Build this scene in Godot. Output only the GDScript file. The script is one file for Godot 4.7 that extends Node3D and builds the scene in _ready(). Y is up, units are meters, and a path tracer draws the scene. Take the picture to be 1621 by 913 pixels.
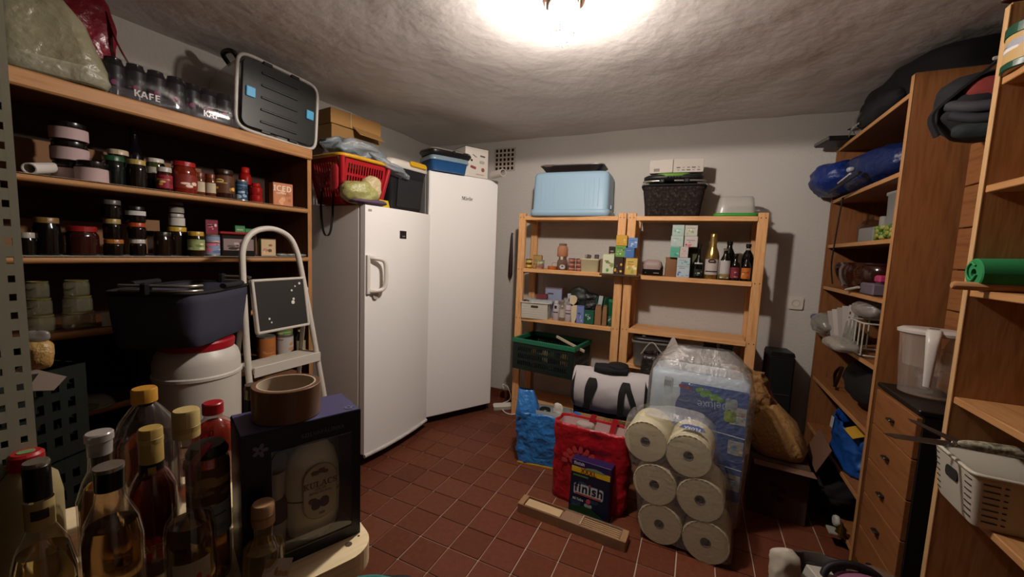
extends Node3D
# A cellar pantry: two white freezers, pine rack, brown shelf wall, bookcase, drawers; one caged ceiling lamp.

var mats := {}
var tex := {}
var taken := {}
var rng := RandomNumberGenerator.new()

# ---------------------------------------------------------------- materials
func c(h: String) -> Color: return Color.html(h)

func m(h: String, rough := 0.6, metal := 0.0) -> StandardMaterial3D:
	var k := "%s_%.2f_%.2f" % [h, rough, metal]
	if not mats.has(k):
		var s := StandardMaterial3D.new()
		s.albedo_color = c(h); s.roughness = rough; s.metallic = metal
		s.metallic_specular = 0.45
		mats[k] = s
	return mats[k]

func glass(h: String, alpha := 0.12) -> StandardMaterial3D:
	var k := "gl_%s_%.2f" % [h, alpha]
	if not mats.has(k):
		var s := StandardMaterial3D.new()
		s.albedo_color = Color(c(h), alpha); s.roughness = 0.04
		s.transparency = BaseMaterial3D.TRANSPARENCY_ALPHA
		mats[k] = s
	return mats[k]

func film(h: String, alpha := 0.25, rough := 0.3) -> StandardMaterial3D:   # milky plastic, drawn by its alpha
	var k := "fi_%s_%.2f_%.2f" % [h, alpha, rough]
	if not mats.has(k):
		var s := StandardMaterial3D.new()
		s.albedo_color = Color(c(h), alpha); s.roughness = rough
		s.transparency = BaseMaterial3D.TRANSPARENCY_ALPHA
		s.cull_mode = BaseMaterial3D.CULL_DISABLED
		mats[k] = s
	return mats[k]

func crink(h: String, rough := 0.3, alpha := 1.0, sc := 5.0, strength := 0.9) -> StandardMaterial3D:   # creased sheet
	var k := "cr_%s_%.2f_%.2f_%.1f" % [h, rough, alpha, sc]
	if not mats.has(k):
		var s := StandardMaterial3D.new()
		s.albedo_color = Color(c(h), alpha); s.roughness = rough
		s.normal_enabled = true; s.normal_scale = strength
		if not tex.has("crinkle"):
			var n := FastNoiseLite.new(); n.noise_type = FastNoiseLite.TYPE_CELLULAR; n.frequency = 0.018; n.seed = 9
			n.cellular_return_type = FastNoiseLite.RETURN_DISTANCE; n.fractal_type = FastNoiseLite.FRACTAL_FBM; n.fractal_octaves = 3
			n.domain_warp_enabled = true; n.domain_warp_amplitude = 25.0; n.domain_warp_frequency = 0.01
			var t := NoiseTexture2D.new(); t.width = 512; t.height = 512; t.seamless = true; t.noise = n; t.as_normal_map = true; t.bump_strength = 14.0
			tex["crinkle"] = t
		s.normal_texture = tex["crinkle"]; s.uv1_triplanar = true; s.uv1_scale = Vector3.ONE * sc
		if alpha < 1.0:
			s.transparency = BaseMaterial3D.TRANSPARENCY_ALPHA; s.cull_mode = BaseMaterial3D.CULL_DISABLED
		mats[k] = s
	return mats[k]

func liquid(h: String) -> StandardMaterial3D:
	var k := "liq_" + h
	if not mats.has(k):
		var s := StandardMaterial3D.new()
		s.albedo_color = Color(c(h), 0.0); s.roughness = 0.02
		s.refraction_enabled = true; s.refraction_scale = 0.034
		mats[k] = s
	return mats[k]

func noise_tex(key: String, freq: float, ramp: Array, as_normal := false, bump := 4.0, oct := 4, kind := FastNoiseLite.TYPE_SIMPLEX_SMOOTH) -> NoiseTexture2D:
	if not tex.has(key):
		var n := FastNoiseLite.new()
		n.noise_type = kind; n.frequency = freq; n.fractal_octaves = oct; n.seed = key.length() * 7 + 3
		var t := NoiseTexture2D.new()
		t.width = 512; t.height = 512; t.seamless = true; t.noise = n
		if as_normal:
			t.as_normal_map = true; t.bump_strength = bump
		elif ramp.size() > 1:
			var g := Gradient.new()
			var cols := PackedColorArray(); var offs := PackedFloat32Array()
			for i in ramp.size():
				cols.append(c(ramp[i])); offs.append(float(i) / (ramp.size() - 1))
			g.colors = cols; g.offsets = offs
			t.color_ramp = g
		tex[key] = t
	return tex[key]

func wood(key: String, ramp: Array, axis: int, rough := 0.55) -> StandardMaterial3D:
	var k := "wood_%s_%d" % [key, axis]
	if not mats.has(k):
		var s := StandardMaterial3D.new()
		s.albedo_texture = noise_tex("wood_" + key, 0.012, ramp, false, 1.0, 5)
		s.normal_enabled = true; s.normal_texture = noise_tex("wood_grain", 0.02, [], true, 2.0, 5); s.normal_scale = 0.25
		s.roughness = rough; s.uv1_triplanar = true; s.metallic_specular = 0.4
		var sc := Vector3(6, 6, 6)
		sc[axis] = 0.55
		s.uv1_scale = sc
		mats[k] = s
	return mats[k]

func rough_mat(key: String, h: String, sc: float, scale_n: float, rough := 0.9, freq := 0.03, ramp := []) -> StandardMaterial3D:
	var k := "rm_" + key
	if not mats.has(k):
		var s := StandardMaterial3D.new()
		s.albedo_color = c(h); s.roughness = rough
		if ramp.size() > 1:
			s.albedo_texture = noise_tex("al_" + key, 0.008, ramp)
		s.normal_enabled = true; s.normal_texture = noise_tex("nm_" + key, freq, [], true, 6.0, 5); s.normal_scale = scale_n
		s.uv1_triplanar = true; s.uv1_scale = Vector3.ONE * sc; s.metallic_specular = 0.3
		mats[k] = s
	return mats[k]

# a small printed picture: a ground colour with blots and bars of the given inks
func art(key: String, ground: String, inks: Array, n := 9, bars := 3) -> StandardMaterial3D:
	var k := "art_" + key
	if not mats.has(k):
		var r := RandomNumberGenerator.new(); r.seed = hash(key)
		var w := 96; var h := 96
		var im := Image.create(w, h, false, Image.FORMAT_RGB8)
		im.fill(c(ground))
		for i in n:
			var cx := r.randf_range(0.1, 0.9) * w; var cy := r.randf_range(0.3, 0.9) * h
			var rx := r.randf_range(5, 17); var ry := r.randf_range(4, 13)
			var ink: Color = c(inks[i % inks.size()])
			for y in range(maxi(0, int(cy - ry)), mini(h, int(cy + ry))):
				for x in range(maxi(0, int(cx - rx)), mini(w, int(cx + rx))):
					if pow((x - cx) / rx, 2) + pow((y - cy) / ry, 2) < 1.0:
						im.set_pixel(x, y, ink.lightened(0.15 * r.randf()))
		for i in bars:
			var y := int(r.randf_range(0.06, 0.45) * h)
			im.fill_rect(Rect2i(int(w * 0.15), y, int(w * r.randf_range(0.3, 0.7)), 5), c(inks[(i + 1) % inks.size()]).darkened(0.25))
		var s := StandardMaterial3D.new()
		s.albedo_texture = ImageTexture.create_from_image(im); s.roughness = 0.5; s.metallic_specular = 0.35
		mats[k] = s
	return mats[k]

# ---------------------------------------------------------------- mesh making
func begin() -> SurfaceTool:
	var st := SurfaceTool.new(); st.begin(Mesh.PRIMITIVE_TRIANGLES); return st

func done(st: SurfaceTool) -> ArrayMesh:
	st.generate_normals(); return st.commit()

func tri(st: SurfaceTool, a: Vector3, b: Vector3, d: Vector3, g := -1) -> void:   # a, b, d run counter-clockwise as seen from outside
	st.set_smooth_group(g)
	st.set_uv(Vector2.ZERO)
	st.add_vertex(a); st.add_vertex(d); st.add_vertex(b)

func quad(st: SurfaceTool, a: Vector3, b: Vector3, d: Vector3, e: Vector3, g := -1) -> void:
	tri(st, a, b, d, g); tri(st, a, d, e, g)

func quad_uv(st: SurfaceTool, p: Array, uv: Array, g := -1) -> void:
	st.set_smooth_group(g)
	for i in [0, 2, 1, 0, 3, 2]:
		st.set_uv(uv[i]); st.add_vertex(p[i])

# box between half-axes, chamfered by b
func abox(st: SurfaceTool, o: Vector3, ax: Vector3, ay: Vector3, az: Vector3, b := 0.0) -> void:
	if ax.cross(ay).dot(az) < 0: az = -az
	if b <= 0.0:
		quad(st, o - ax - ay + az, o + ax - ay + az, o + ax + ay + az, o - ax + ay + az)
		quad(st, o + ax - ay - az, o - ax - ay - az, o - ax + ay - az, o + ax + ay - az)
		quad(st, o + ax - ay + az, o + ax - ay - az, o + ax + ay - az, o + ax + ay + az)
		quad(st, o - ax - ay - az, o - ax - ay + az, o - ax + ay + az, o - ax + ay - az)
		quad(st, o - ax + ay + az, o + ax + ay + az, o + ax + ay - az, o - ax + ay - az)
		quad(st, o - ax - ay - az, o + ax - ay - az, o + ax - ay + az, o - ax - ay + az)
		return
	var A := [ax, ay, az]
	var inn := []
	for v in A:
		inn.append(v * maxf(0.0, 1.0 - b / maxf(v.length(), 1e-5)))
	var P := func(sx: float, sy: float, sz: float, face: int) -> Vector3:
		var s := [sx, sy, sz]; var r := o
		for i in 3:
			r += (A[i] if i == face else inn[i]) * s[i]
		return r
	var put := func(q: Array) -> void:
		var n: Vector3 = (q[1] - q[0]).cross(q[2] - q[0])
		var mid: Vector3 = (q[0] + q[1] + q[2]) / 3.0 - o
		if n.dot(mid) < 0: q.reverse()
		if q.size() == 3: tri(st, q[0], q[1], q[2])
		else: quad(st, q[0], q[1], q[2], q[3])
	for f in 3:
		for s in [-1.0, 1.0]:
			var q := []
			for uv in [[-1.0, -1.0], [1.0, -1.0], [1.0, 1.0], [-1.0, 1.0]]:
				var t := [0.0, 0.0, 0.0]
				t[f] = s; t[(f + 1) % 3] = uv[0]; t[(f + 2) % 3] = uv[1]
				q.append(P.call(t[0], t[1], t[2], f))
			put.call(q)
	for f in 3:   # the twelve edges
		var g := (f + 1) % 3; var e := (f + 2) % 3
		for s in [-1.0, 1.0]:
			for r in [-1.0, 1.0]:
				var lo := [0.0, 0.0, 0.0]; var hi := [0.0, 0.0, 0.0]
				lo[f] = s; lo[g] = r; lo[e] = -1.0
				hi[f] = s; hi[g] = r; hi[e] = 1.0
				put.call([P.call(lo[0], lo[1], lo[2], f), P.call(hi[0], hi[1], hi[2], f), P.call(hi[0], hi[1], hi[2], g), P.call(lo[0], lo[1], lo[2], g)])
	for sx in [-1.0, 1.0]:
		for sy in [-1.0, 1.0]:
			for sz in [-1.0, 1.0]:
				put.call([P.call(sx, sy, sz, 0), P.call(sx, sy, sz, 1), P.call(sx, sy, sz, 2)])

var box_cache := {}
func bx(size: Vector3, b := 0.002) -> ArrayMesh:   # its base centre at the origin
	var k := "%.4f_%.4f_%.4f_%.4f" % [size.x, size.y, size.z, b]
	if not box_cache.has(k):
		var st := begin()
		abox(st, Vector3(0, size.y / 2, 0), Vector3(size.x / 2, 0, 0), Vector3(0, size.y / 2, 0), Vector3(0, 0, size.z / 2), minf(b, 0.45 * minf(size.x, minf(size.y, size.z))))
		box_cache[k] = done(st)
	return box_cache[k]

func v2(a: Array) -> PackedVector2Array:
	var r := PackedVector2Array()
	for i in range(0, a.size(), 2): r.append(Vector2(a[i], a[i + 1]))
	return r

# profile: x radius, y height, from bottom to top
func lathe_into(st: SurfaceTool, prof: PackedVector2Array, seg := 24, o := Vector3.ZERO, sq := Vector2.ONE) -> void:
	var g := 1
	for i in prof.size() - 1:
		if i > 0:
			var d0 := (prof[i] - prof[i - 1]).normalized(); var d1 := (prof[i + 1] - prof[i]).normalized()
			if d0.dot(d1) < 0.75: g += 1
		var a := prof[i]; var b := prof[i + 1]
		for s in seg:
			var t0 := TAU * s / seg; var t1 := TAU * (s + 1) / seg
			var e0 := Vector3(sin(t0) * sq.x, 0, cos(t0) * sq.y); var e1 := Vector3(sin(t1) * sq.x, 0, cos(t1) * sq.y)
			var p0 := o + e0 * a.x + Vector3(0, a.y, 0); var p1 := o + e1 * a.x + Vector3(0, a.y, 0)
			var q0 := o + e0 * b.x + Vector3(0, b.y, 0); var q1 := o + e1 * b.x + Vector3(0, b.y, 0)
			if a.x > 1e-6: tri(st, p0, p1, q1 if b.x > 1e-6 else q0, g)
			if b.x > 1e-6: tri(st, p0, q1, q0, g)

func lathe(a: Array, seg := 24, sq := Vector2.ONE) -> ArrayMesh:
	var st := begin(); lathe_into(st, v2(a), seg, Vector3.ZERO, sq); return done(st)

func cyl(r: float, h: float, b := 0.001, seg := 24) -> ArrayMesh:
	return lathe([0, 0, r - b, 0, r, b, r, h - b, r - b, h, 0, h], seg)

# curved or flat patch with a picture on it, in front of a cylinder of radius r, centred on +z
func arc_patch(r: float, y0: float, y1: float, a: float, seg := 10, sq := Vector2.ONE) -> ArrayMesh:
	var st := begin()
	for i in seg:
		var t0 := a * (float(i) / seg - 0.5); var t1 := a * (float(i + 1) / seg - 0.5)
		var u0 := float(i) / seg; var u1 := float(i + 1) / seg
		quad_uv(st, [Vector3(sin(t0) * r * sq.x, y0, cos(t0) * r * sq.y), Vector3(sin(t1) * r * sq.x, y0, cos(t1) * r * sq.y), Vector3(sin(t1) * r * sq.x, y1, cos(t1) * r * sq.y), Vector3(sin(t0) * r * sq.x, y1, cos(t0) * r * sq.y)],
			[Vector2(u0, 1), Vector2(u1, 1), Vector2(u1, 0), Vector2(u0, 0)], 1)
	return done(st)

func plate(w: float, h: float) -> ArrayMesh:   # a printed sheet in the xy plane, base centred
	var st := begin()
	quad_uv(st, [Vector3(-w / 2, 0, 0), Vector3(w / 2, 0, 0), Vector3(w / 2, h, 0), Vector3(-w / 2, h, 0)], [Vector2(0, 1), Vector2(1, 1), Vector2(1, 0), Vector2(0, 0)])
	var t := 0.0006
	quad_uv(st, [Vector3(w / 2, 0, -t), Vector3(-w / 2, 0, -t), Vector3(-w / 2, h, -t), Vector3(w / 2, h, -t)], [Vector2(0, 1), Vector2(1, 1), Vector2(1, 0), Vector2(0, 0)])
	return done(st)

func tube_into(st: SurfaceTool, pts: Array, r: float, seg := 8, closed := false) -> void:
	var n := pts.size()
	var rings := []
	var up := Vector3.UP
	for i in n:
		var d: Vector3
		if closed: d = pts[(i + 1) % n] - pts[(i - 1 + n) % n]
		else: d = pts[mini(i + 1, n - 1)] - pts[maxi(i - 1, 0)]
		d = d.normalized()
		if absf(d.dot(up)) > 0.97: up = Vector3.RIGHT if absf(d.x) < 0.9 else Vector3.BACK
		var s := d.cross(up).normalized(); var t := s.cross(d).normalized()
		up = t
		var ring := []
		for k in seg:
			var a := TAU * k / seg
			ring.append(pts[i] + (s * cos(a) + t * sin(a)) * r)
		rings.append(ring)
	for i in (n if closed else n - 1):
		var A: Array = rings[i]; var B: Array = rings[(i + 1) % n]
		var off := 0
		if closed and i == n - 1:
			var best := 1e9
			for k in seg:
				var dd: float = A[0].distance_to(B[k])
				if dd < best: best = dd; off = k
		for k in seg:
			var k1 := (k + 1) % seg
			quad(st, A[k1], A[k], B[(k + off) % seg], B[(k1 + off) % seg], 1)
	if not closed:
		for e in [0, n - 1]:
			for k in range(1, seg - 1):
				if e == 0: tri(st, rings[e][0], rings[e][k], rings[e][k + 1], 2)
				else: tri(st, rings[e][0], rings[e][k + 1], rings[e][k], 3)

func tube(pts: Array, r: float, seg := 8, closed := false) -> ArrayMesh:
	var st := begin(); tube_into(st, pts, r, seg, closed); return done(st)

func curve(pts: Array, steps := 6) -> Array:   # Catmull-Rom through the points
	var out := []
	for i in pts.size() - 1:
		var p0: Vector3 = pts[maxi(i - 1, 0)]; var p1: Vector3 = pts[i]; var p2: Vector3 = pts[i + 1]; var p3: Vector3 = pts[mini(i + 2, pts.size() - 1)]
		for s in steps:
			out.append(p1.cubic_interpolate(p2, p0, p3, float(s) / steps))
	out.append(pts[-1])
	return out

# a flat strap swept along points: width along wdir, thickness t
func strap(pts: Array, wdir: Vector3, w: float, t := 0.003) -> ArrayMesh:
	var st := begin()
	for i in pts.size() - 1:
		var d: Vector3 = pts[i + 1] - pts[i]
		var nrm := d.cross(wdir).normalized()
		abox(st, (pts[i] + pts[i + 1]) / 2.0, d / 2.0 * 1.04, wdir.normalized() * w / 2, nrm * t / 2)
	return done(st)

# rings of equal length joined into a skin; cap ends
func loft(rings: Array, cap0 := true, cap1 := true, g := 1) -> ArrayMesh:
	var st := begin()
	var n: int = rings[0].size()
	for i in rings.size() - 1:
		for k in n:
			var k1 := (k + 1) % n
			quad(st, rings[i][k], rings[i][k1], rings[i + 1][k1], rings[i + 1][k], g)
	for e in [0, 1]:
		if (cap0 if e == 0 else cap1):
			var ring: Array = rings[0 if e == 0 else rings.size() - 1]
			var mid := Vector3.ZERO
			for p in ring: mid += p
			mid /= n
			for k in n:
				if e == 0: tri(st, mid, ring[(k + 1) % n], ring[k], 5)
				else: tri(st, mid, ring[k], ring[(k + 1) % n], 6)
	return done(st)

func sring(a: float, b: float, y: float, ex := 4.0, n := 40, o := Vector2.ZERO) -> Array:   # rounded-square ring
	var r := []
	for k in n:
		var t := TAU * k / n
		var s := sin(t); var q := cos(t)
		r.append(Vector3(o.x + a * signf(s) * pow(absf(s), 2.0 / ex), y, o.y + b * signf(q) * pow(absf(q), 2.0 / ex)))
	return r

func crumple(rings: Array, amp: float, freq: float, sd: int, keep_base := true) -> Array:
	var n := FastNoiseLite.new(); n.seed = sd; n.frequency = freq; n.noise_type = FastNoiseLite.TYPE_SIMPLEX_SMOOTH; n.fractal_type = FastNoiseLite.FRACTAL_RIDGED; n.fractal_octaves = 3
	for i in rings.size():
		var mid := Vector3.ZERO
		for p in rings[i]: mid += p
		mid /= rings[i].size()
		for k in rings[i].size():
			var p: Vector3 = rings[i][k]
			var d := p - mid; d.y = 0
			var v := n.get_noise_3d(p.x * 100, p.y * 100, p.z * 100)
			var v2_ := n.get_noise_3d(p.z * 100 + 50, p.x * 100, p.y * 100)
			rings[i][k] = p + d.normalized() * amp * v + Vector3(0, (0.0 if keep_base and i <= 1 else 0.5) * amp * v2_, 0)
	return rings

# an open bag: outside up, over the rim, inside down. a,b half sizes at the base; a1,b1 at the rim
func bag_mesh(a: float, b: float, h: float, a1: float, b1: float, amp: float, sd: int, ex := 5.0, lean := Vector2.ZERO, n := 56, lv := 22) -> ArrayMesh:
	var rings := [sring(a * 0.2, b * 0.2, 0.0, ex, n), sring(a * 0.97, b * 0.97, 0.0, ex, n)]
	for i in range(1, lv + 1):
		var t := float(i) / lv
		rings.append(sring(lerpf(a, a1, t), lerpf(b, b1, t), h * t, lerpf(ex, ex * 0.8, t), n, lean * t))
	rings = crumple(rings, amp, 0.08, sd)
	var back := []
	for i in range(rings.size() - 1, 2, -3):
		var r := []
		var mid := Vector3.ZERO
		for p in rings[i]: mid += p
		mid /= n
		for p in rings[i]: r.append(mid + (p - mid) * 0.975 + Vector3(0, -0.002, 0))
		back.append(r)
	return loft(rings + back, true, true)

func blob(a: float, h: float, b: float, amp: float, sd: int, ex := 2.6, freq := 0.07, n := 36, lv := 18) -> ArrayMesh:   # a closed soft heap, base at 0
	var rings := []
	for i in lv + 1:
		var t := float(i) / lv
		var y := h * t
		var s := pow(maxf(0.0, 1.0 - pow(absf(2 * t - 1), ex)), 1.0 / ex)
		s = maxf(s, 0.12)
		rings.append(sring(a * s, b * s, y, 2.6, n))
	return loft(crumple(rings, amp, freq, sd), true, true)

# a wall of bars with openings: corner o, edges u and v, thickness t; nx by ny openings, bars take the fraction fx, fy
func lattice(st: SurfaceTool, o: Vector3, u: Vector3, v: Vector3, t: Vector3, nx: int, ny: int, fx := 0.4, fy := 0.3, mx := 0.06, my := 0.08) -> void:
	var bw := (1.0 - 2 * mx) / nx * fx; var bh := (1.0 - 2 * my) / ny * fy
	for i in nx + 1:
		var x := mx + (1.0 - 2 * mx) * i / nx
		var w := bw if i > 0 and i < nx else mx + bw / 2
		if i == 0: x = (mx + bw / 2) / 2
		elif i == nx: x = 1.0 - (mx + bw / 2) / 2
		abox(st, o + u * x + v * 0.5, u * w / 2, v / 2, t / 2)
	for j in ny + 1:
		var y := my + (1.0 - 2 * my) * j / ny
		var w := bh if j > 0 and j < ny else my + bh / 2
		if j == 0: y = (my + bh / 2) / 2
		elif j == ny: y = 1.0 - (my + bh / 2) / 2
		abox(st, o + u * 0.5 + v * y, u / 2, v * w / 2, t / 2 * 0.96)

func prism(poly: PackedVector2Array, d: float) -> ArrayMesh:   # outline in xy (counter-clockwise), depth d along z, centred
	var st := begin()
	var n := poly.size()
	var idx := Geometry2D.triangulate_polygon(poly)
	for i in range(0, idx.size(), 3):
		var a := poly[idx[i]]; var b := poly[idx[i + 1]]; var e := poly[idx[i + 2]]
		if (b - a).cross(e - a) < 0:
			var s := b; b = e; e = s
		tri(st, Vector3(a.x, a.y, d / 2), Vector3(b.x, b.y, d / 2), Vector3(e.x, e.y, d / 2))
		tri(st, Vector3(a.x, a.y, -d / 2), Vector3(e.x, e.y, -d / 2), Vector3(b.x, b.y, -d / 2))
	for i in n:
		var a := poly[i]; var b := poly[(i + 1) % n]
		quad(st, Vector3(a.x, a.y, -d / 2), Vector3(b.x, b.y, -d / 2), Vector3(b.x, b.y, d / 2), Vector3(a.x, a.y, d / 2))
	return done(st)

func rrect(w: float, h: float, r: float, n := 5) -> PackedVector2Array:
	var p := PackedVector2Array()
	for q in 4:
		var cx := (w / 2 - r) * (1 if q in [0, 3] else -1); var cy := (h / 2 - r) * (1 if q in [0, 1] else -1)
		for k in n + 1:
			var a := PI / 2 * (q + float(k) / n)
			p.append(Vector2(cx + r * cos(a), cy + r * sin(a)))
	return p

var fonts := {}
func words(txt: String, size: float, depth := 0.0008, face := "Droid Sans", bold := true) -> TextMesh:
	var k := face + str(bold)
	if not fonts.has(k):
		var f := SystemFont.new(); f.font_names = PackedStringArray([face]); f.font_weight = 700 if bold else 400
		fonts[k] = f
	var t := TextMesh.new()
	t.text = txt; t.font = fonts[k]; t.font_size = 32; t.pixel_size = size / 32.0; t.depth = depth; t.curve_step = 1.5
	return t

# ---------------------------------------------------------------- things and parts
func numbered(called: String) -> String:
	var n: int = taken.get(called, 0)
	taken[called] = n + 1
	return called if n == 0 else "%s_%03d" % [called, n]

func tag(o: Node3D, label: String, cat: String, group := "") -> Node3D:
	o.set_meta("label", label); o.set_meta("category", cat)
	if group: o.set_meta("group", group)
	return o

func T(called: String, label: String, cat: String, at: Vector3, yaw := 0.0, group := "") -> Node3D:   # yaw in degrees
	var o := Node3D.new(); o.name = numbered(called); add_child(o, true)
	o.position = at; o.rotation.y = deg_to_rad(yaw)
	return tag(o, label, cat, group)

func P(parent: Node3D, called: String, mesh: Mesh, mt: Material, at := Vector3.ZERO, rot := Vector3.ZERO) -> MeshInstance3D:
	var o := MeshInstance3D.new(); o.name = called; o.mesh = mesh; o.material_override = mt
	o.cast_shadow = GeometryInstance3D.SHADOW_CASTING_SETTING_ON
	parent.add_child(o, true)
	o.position = at; o.rotation_degrees = rot
	return o

func S(called: String, mesh: Mesh, mt: Material, at := Vector3.ZERO) -> MeshInstance3D:   # a piece of the setting
	var o := P(self, called, mesh, mt, at)
	o.set_meta("kind", "structure")
	return o

func V(x: float, y: float, z: float) -> Vector3: return Vector3(x, y, z)
func eye(at: Vector3, off := 0.0) -> float: return rad_to_deg(atan2(-at.x, -at.z)) + off   # turned towards the room's middle

# ---------------------------------------------------------------- kinds of goods
func jar(label: String, at: Vector3, r: float, h: float, lid: String, body: String, lab := "", lo := 0.2, hi := 0.65, group := "", pic: Material = null) -> Node3D:
	var t := T("jar", label, "jar", at, eye(at, rng.randf_range(-12, 12)), group)
	var lh := minf(0.016, h * 0.2)
	var y := h - lh
	P(t, "glass_body", lathe([0, 0, r * 0.86, 0, r, r * 0.14, r, y * 0.74, r * 0.97, y * 0.84, r * 0.84, y * 0.95, r * 0.82, y]), m(body, 0.12))
	P(t, "lid", lathe([r * 0.8, y - 0.003, r * 0.9, y - 0.003, r * 0.9, h - 0.002, r * 0.86, h, r * 0.7, h - 0.001, 0, h - 0.0015]), m(lid, 0.35))
	if lab: P(t, "paper_label", arc_patch(r * 1.012, h * lo, h * hi, 2.6), pic if pic else m(lab, 0.7))
	return t

func can(label: String, at: Vector3, r: float, h: float, ink: Material, rim := "b9b4a8", group := "") -> Node3D:
	var t := T("tin_can", label, "can", at, eye(at, rng.randf_range(-10, 10)), group)
	P(t, "can_body", lathe([0, 0.002, r * 0.93, 0.002, r, 0, r * 1.01, 0.003, r * 0.98, 0.006, r * 0.98, h - 0.006, r * 1.01, h - 0.003, r, h, r * 0.93, h - 0.003, 0, h - 0.003]), m(rim, 0.3, 0.8))
	P(t, "printed_wrap", arc_patch(r * 1.005, 0.008, h - 0.008, TAU * 0.98, 24), ink)
	return t

func carton(label: String, at: Vector3, s: Vector3, yaw: float, body: Material, face: Material = null, group := "", called := "carton") -> Node3D:
	var t := T(called, label, "box", at, yaw, group)
	P(t, "box_body", bx(s, 0.0015), body)
	if face:
		P(t, "printed_panel", plate(s.x * 0.94, s.y * 0.92), face, V(0, s.y * 0.04, s.z / 2 + 0.0009))
	P(t, "top_flap", bx(V(s.x * 0.98, 0.0012, s.z * 0.5), 0.0004), body, V(0, s.y, s.z * 0.22))
	return t

# prof: outline of the glass from base to mouth; cap: outline of the stopper from y0; fill: liquid colour and level
func bottle(label: String, at: Vector3, prof: Array, gl: Material, capm: Material, cap: Array, group := "", yaw := 0.0) -> Node3D:
	var t := T("bottle", label, "bottle", at, eye(at) + yaw, group)
	P(t, "glass_body", lathe(prof, 28), gl)
	P(t, "cap", lathe(cap, 24), capm)
	return t

# ---------------------------------------------------------------- the scene
const LAMP := Vector3(-0.53, 2.157, -1.495)

func _ready() -> void:
	rng.seed = 11
	var cam := Camera3D.new(); cam.name = "camera"
	cam.fov = 71.99; cam.near = 0.02; cam.far = 50
	cam.position = V(0, 1.340, 0); cam.rotation = V(-0.09554, 0.43510, 0.04102)
	add_child(cam)
	var we := WorldEnvironment.new(); we.name = "environment"
	var e := Environment.new()
	e.background_mode = Environment.BG_COLOR; e.background_color = Color(0, 0, 0)
	e.tonemap_mode = Environment.TONE_MAPPER_LINEAR; e.tonemap_exposure = 1.0
	e.sdfgi_enabled = true; e.ssao_enabled = true; e.ssil_enabled = true
	we.environment = e; add_child(we)
	shell()
	ceiling_lamp()
	freezers()
	shelf_wall()
	pine_rack()
	bookcase()
	drawers()
	near_shelf()
	jars_upper()
	jars_lower()
	shelf_top()
	freezer_tops()
	ladder_corner()
	rack_top()
	rack_middle()
	rack_low()
	floor_goods()
	bookcase_goods()
	near_shelf_goods()
	table_goods()

func oak(a := 1) -> StandardMaterial3D: return wood("oak", ["3f2412", "5c381f", "6b4426", "553219"], a)
func pine(a := 1) -> StandardMaterial3D: return wood("pine", ["c0854e", "d69c64", "dfac76", "ca8e54"], a)
func alder(a := 1) -> StandardMaterial3D: return wood("alder", ["6f4324", "80502b", "885832", "774829"], a)  # tones lowered to carry the light falloff at the right
func beech(a := 1) -> StandardMaterial3D: return wood("beech", ["96673c", "a87748", "b08152", "9c6d40"], a)  # toned down for the weaker light on the near shelf
func birch(a := 0) -> StandardMaterial3D: return wood("birch", ["d8bf90", "e6cfa2", "ecd8b0", "dcc497"], a)

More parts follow.
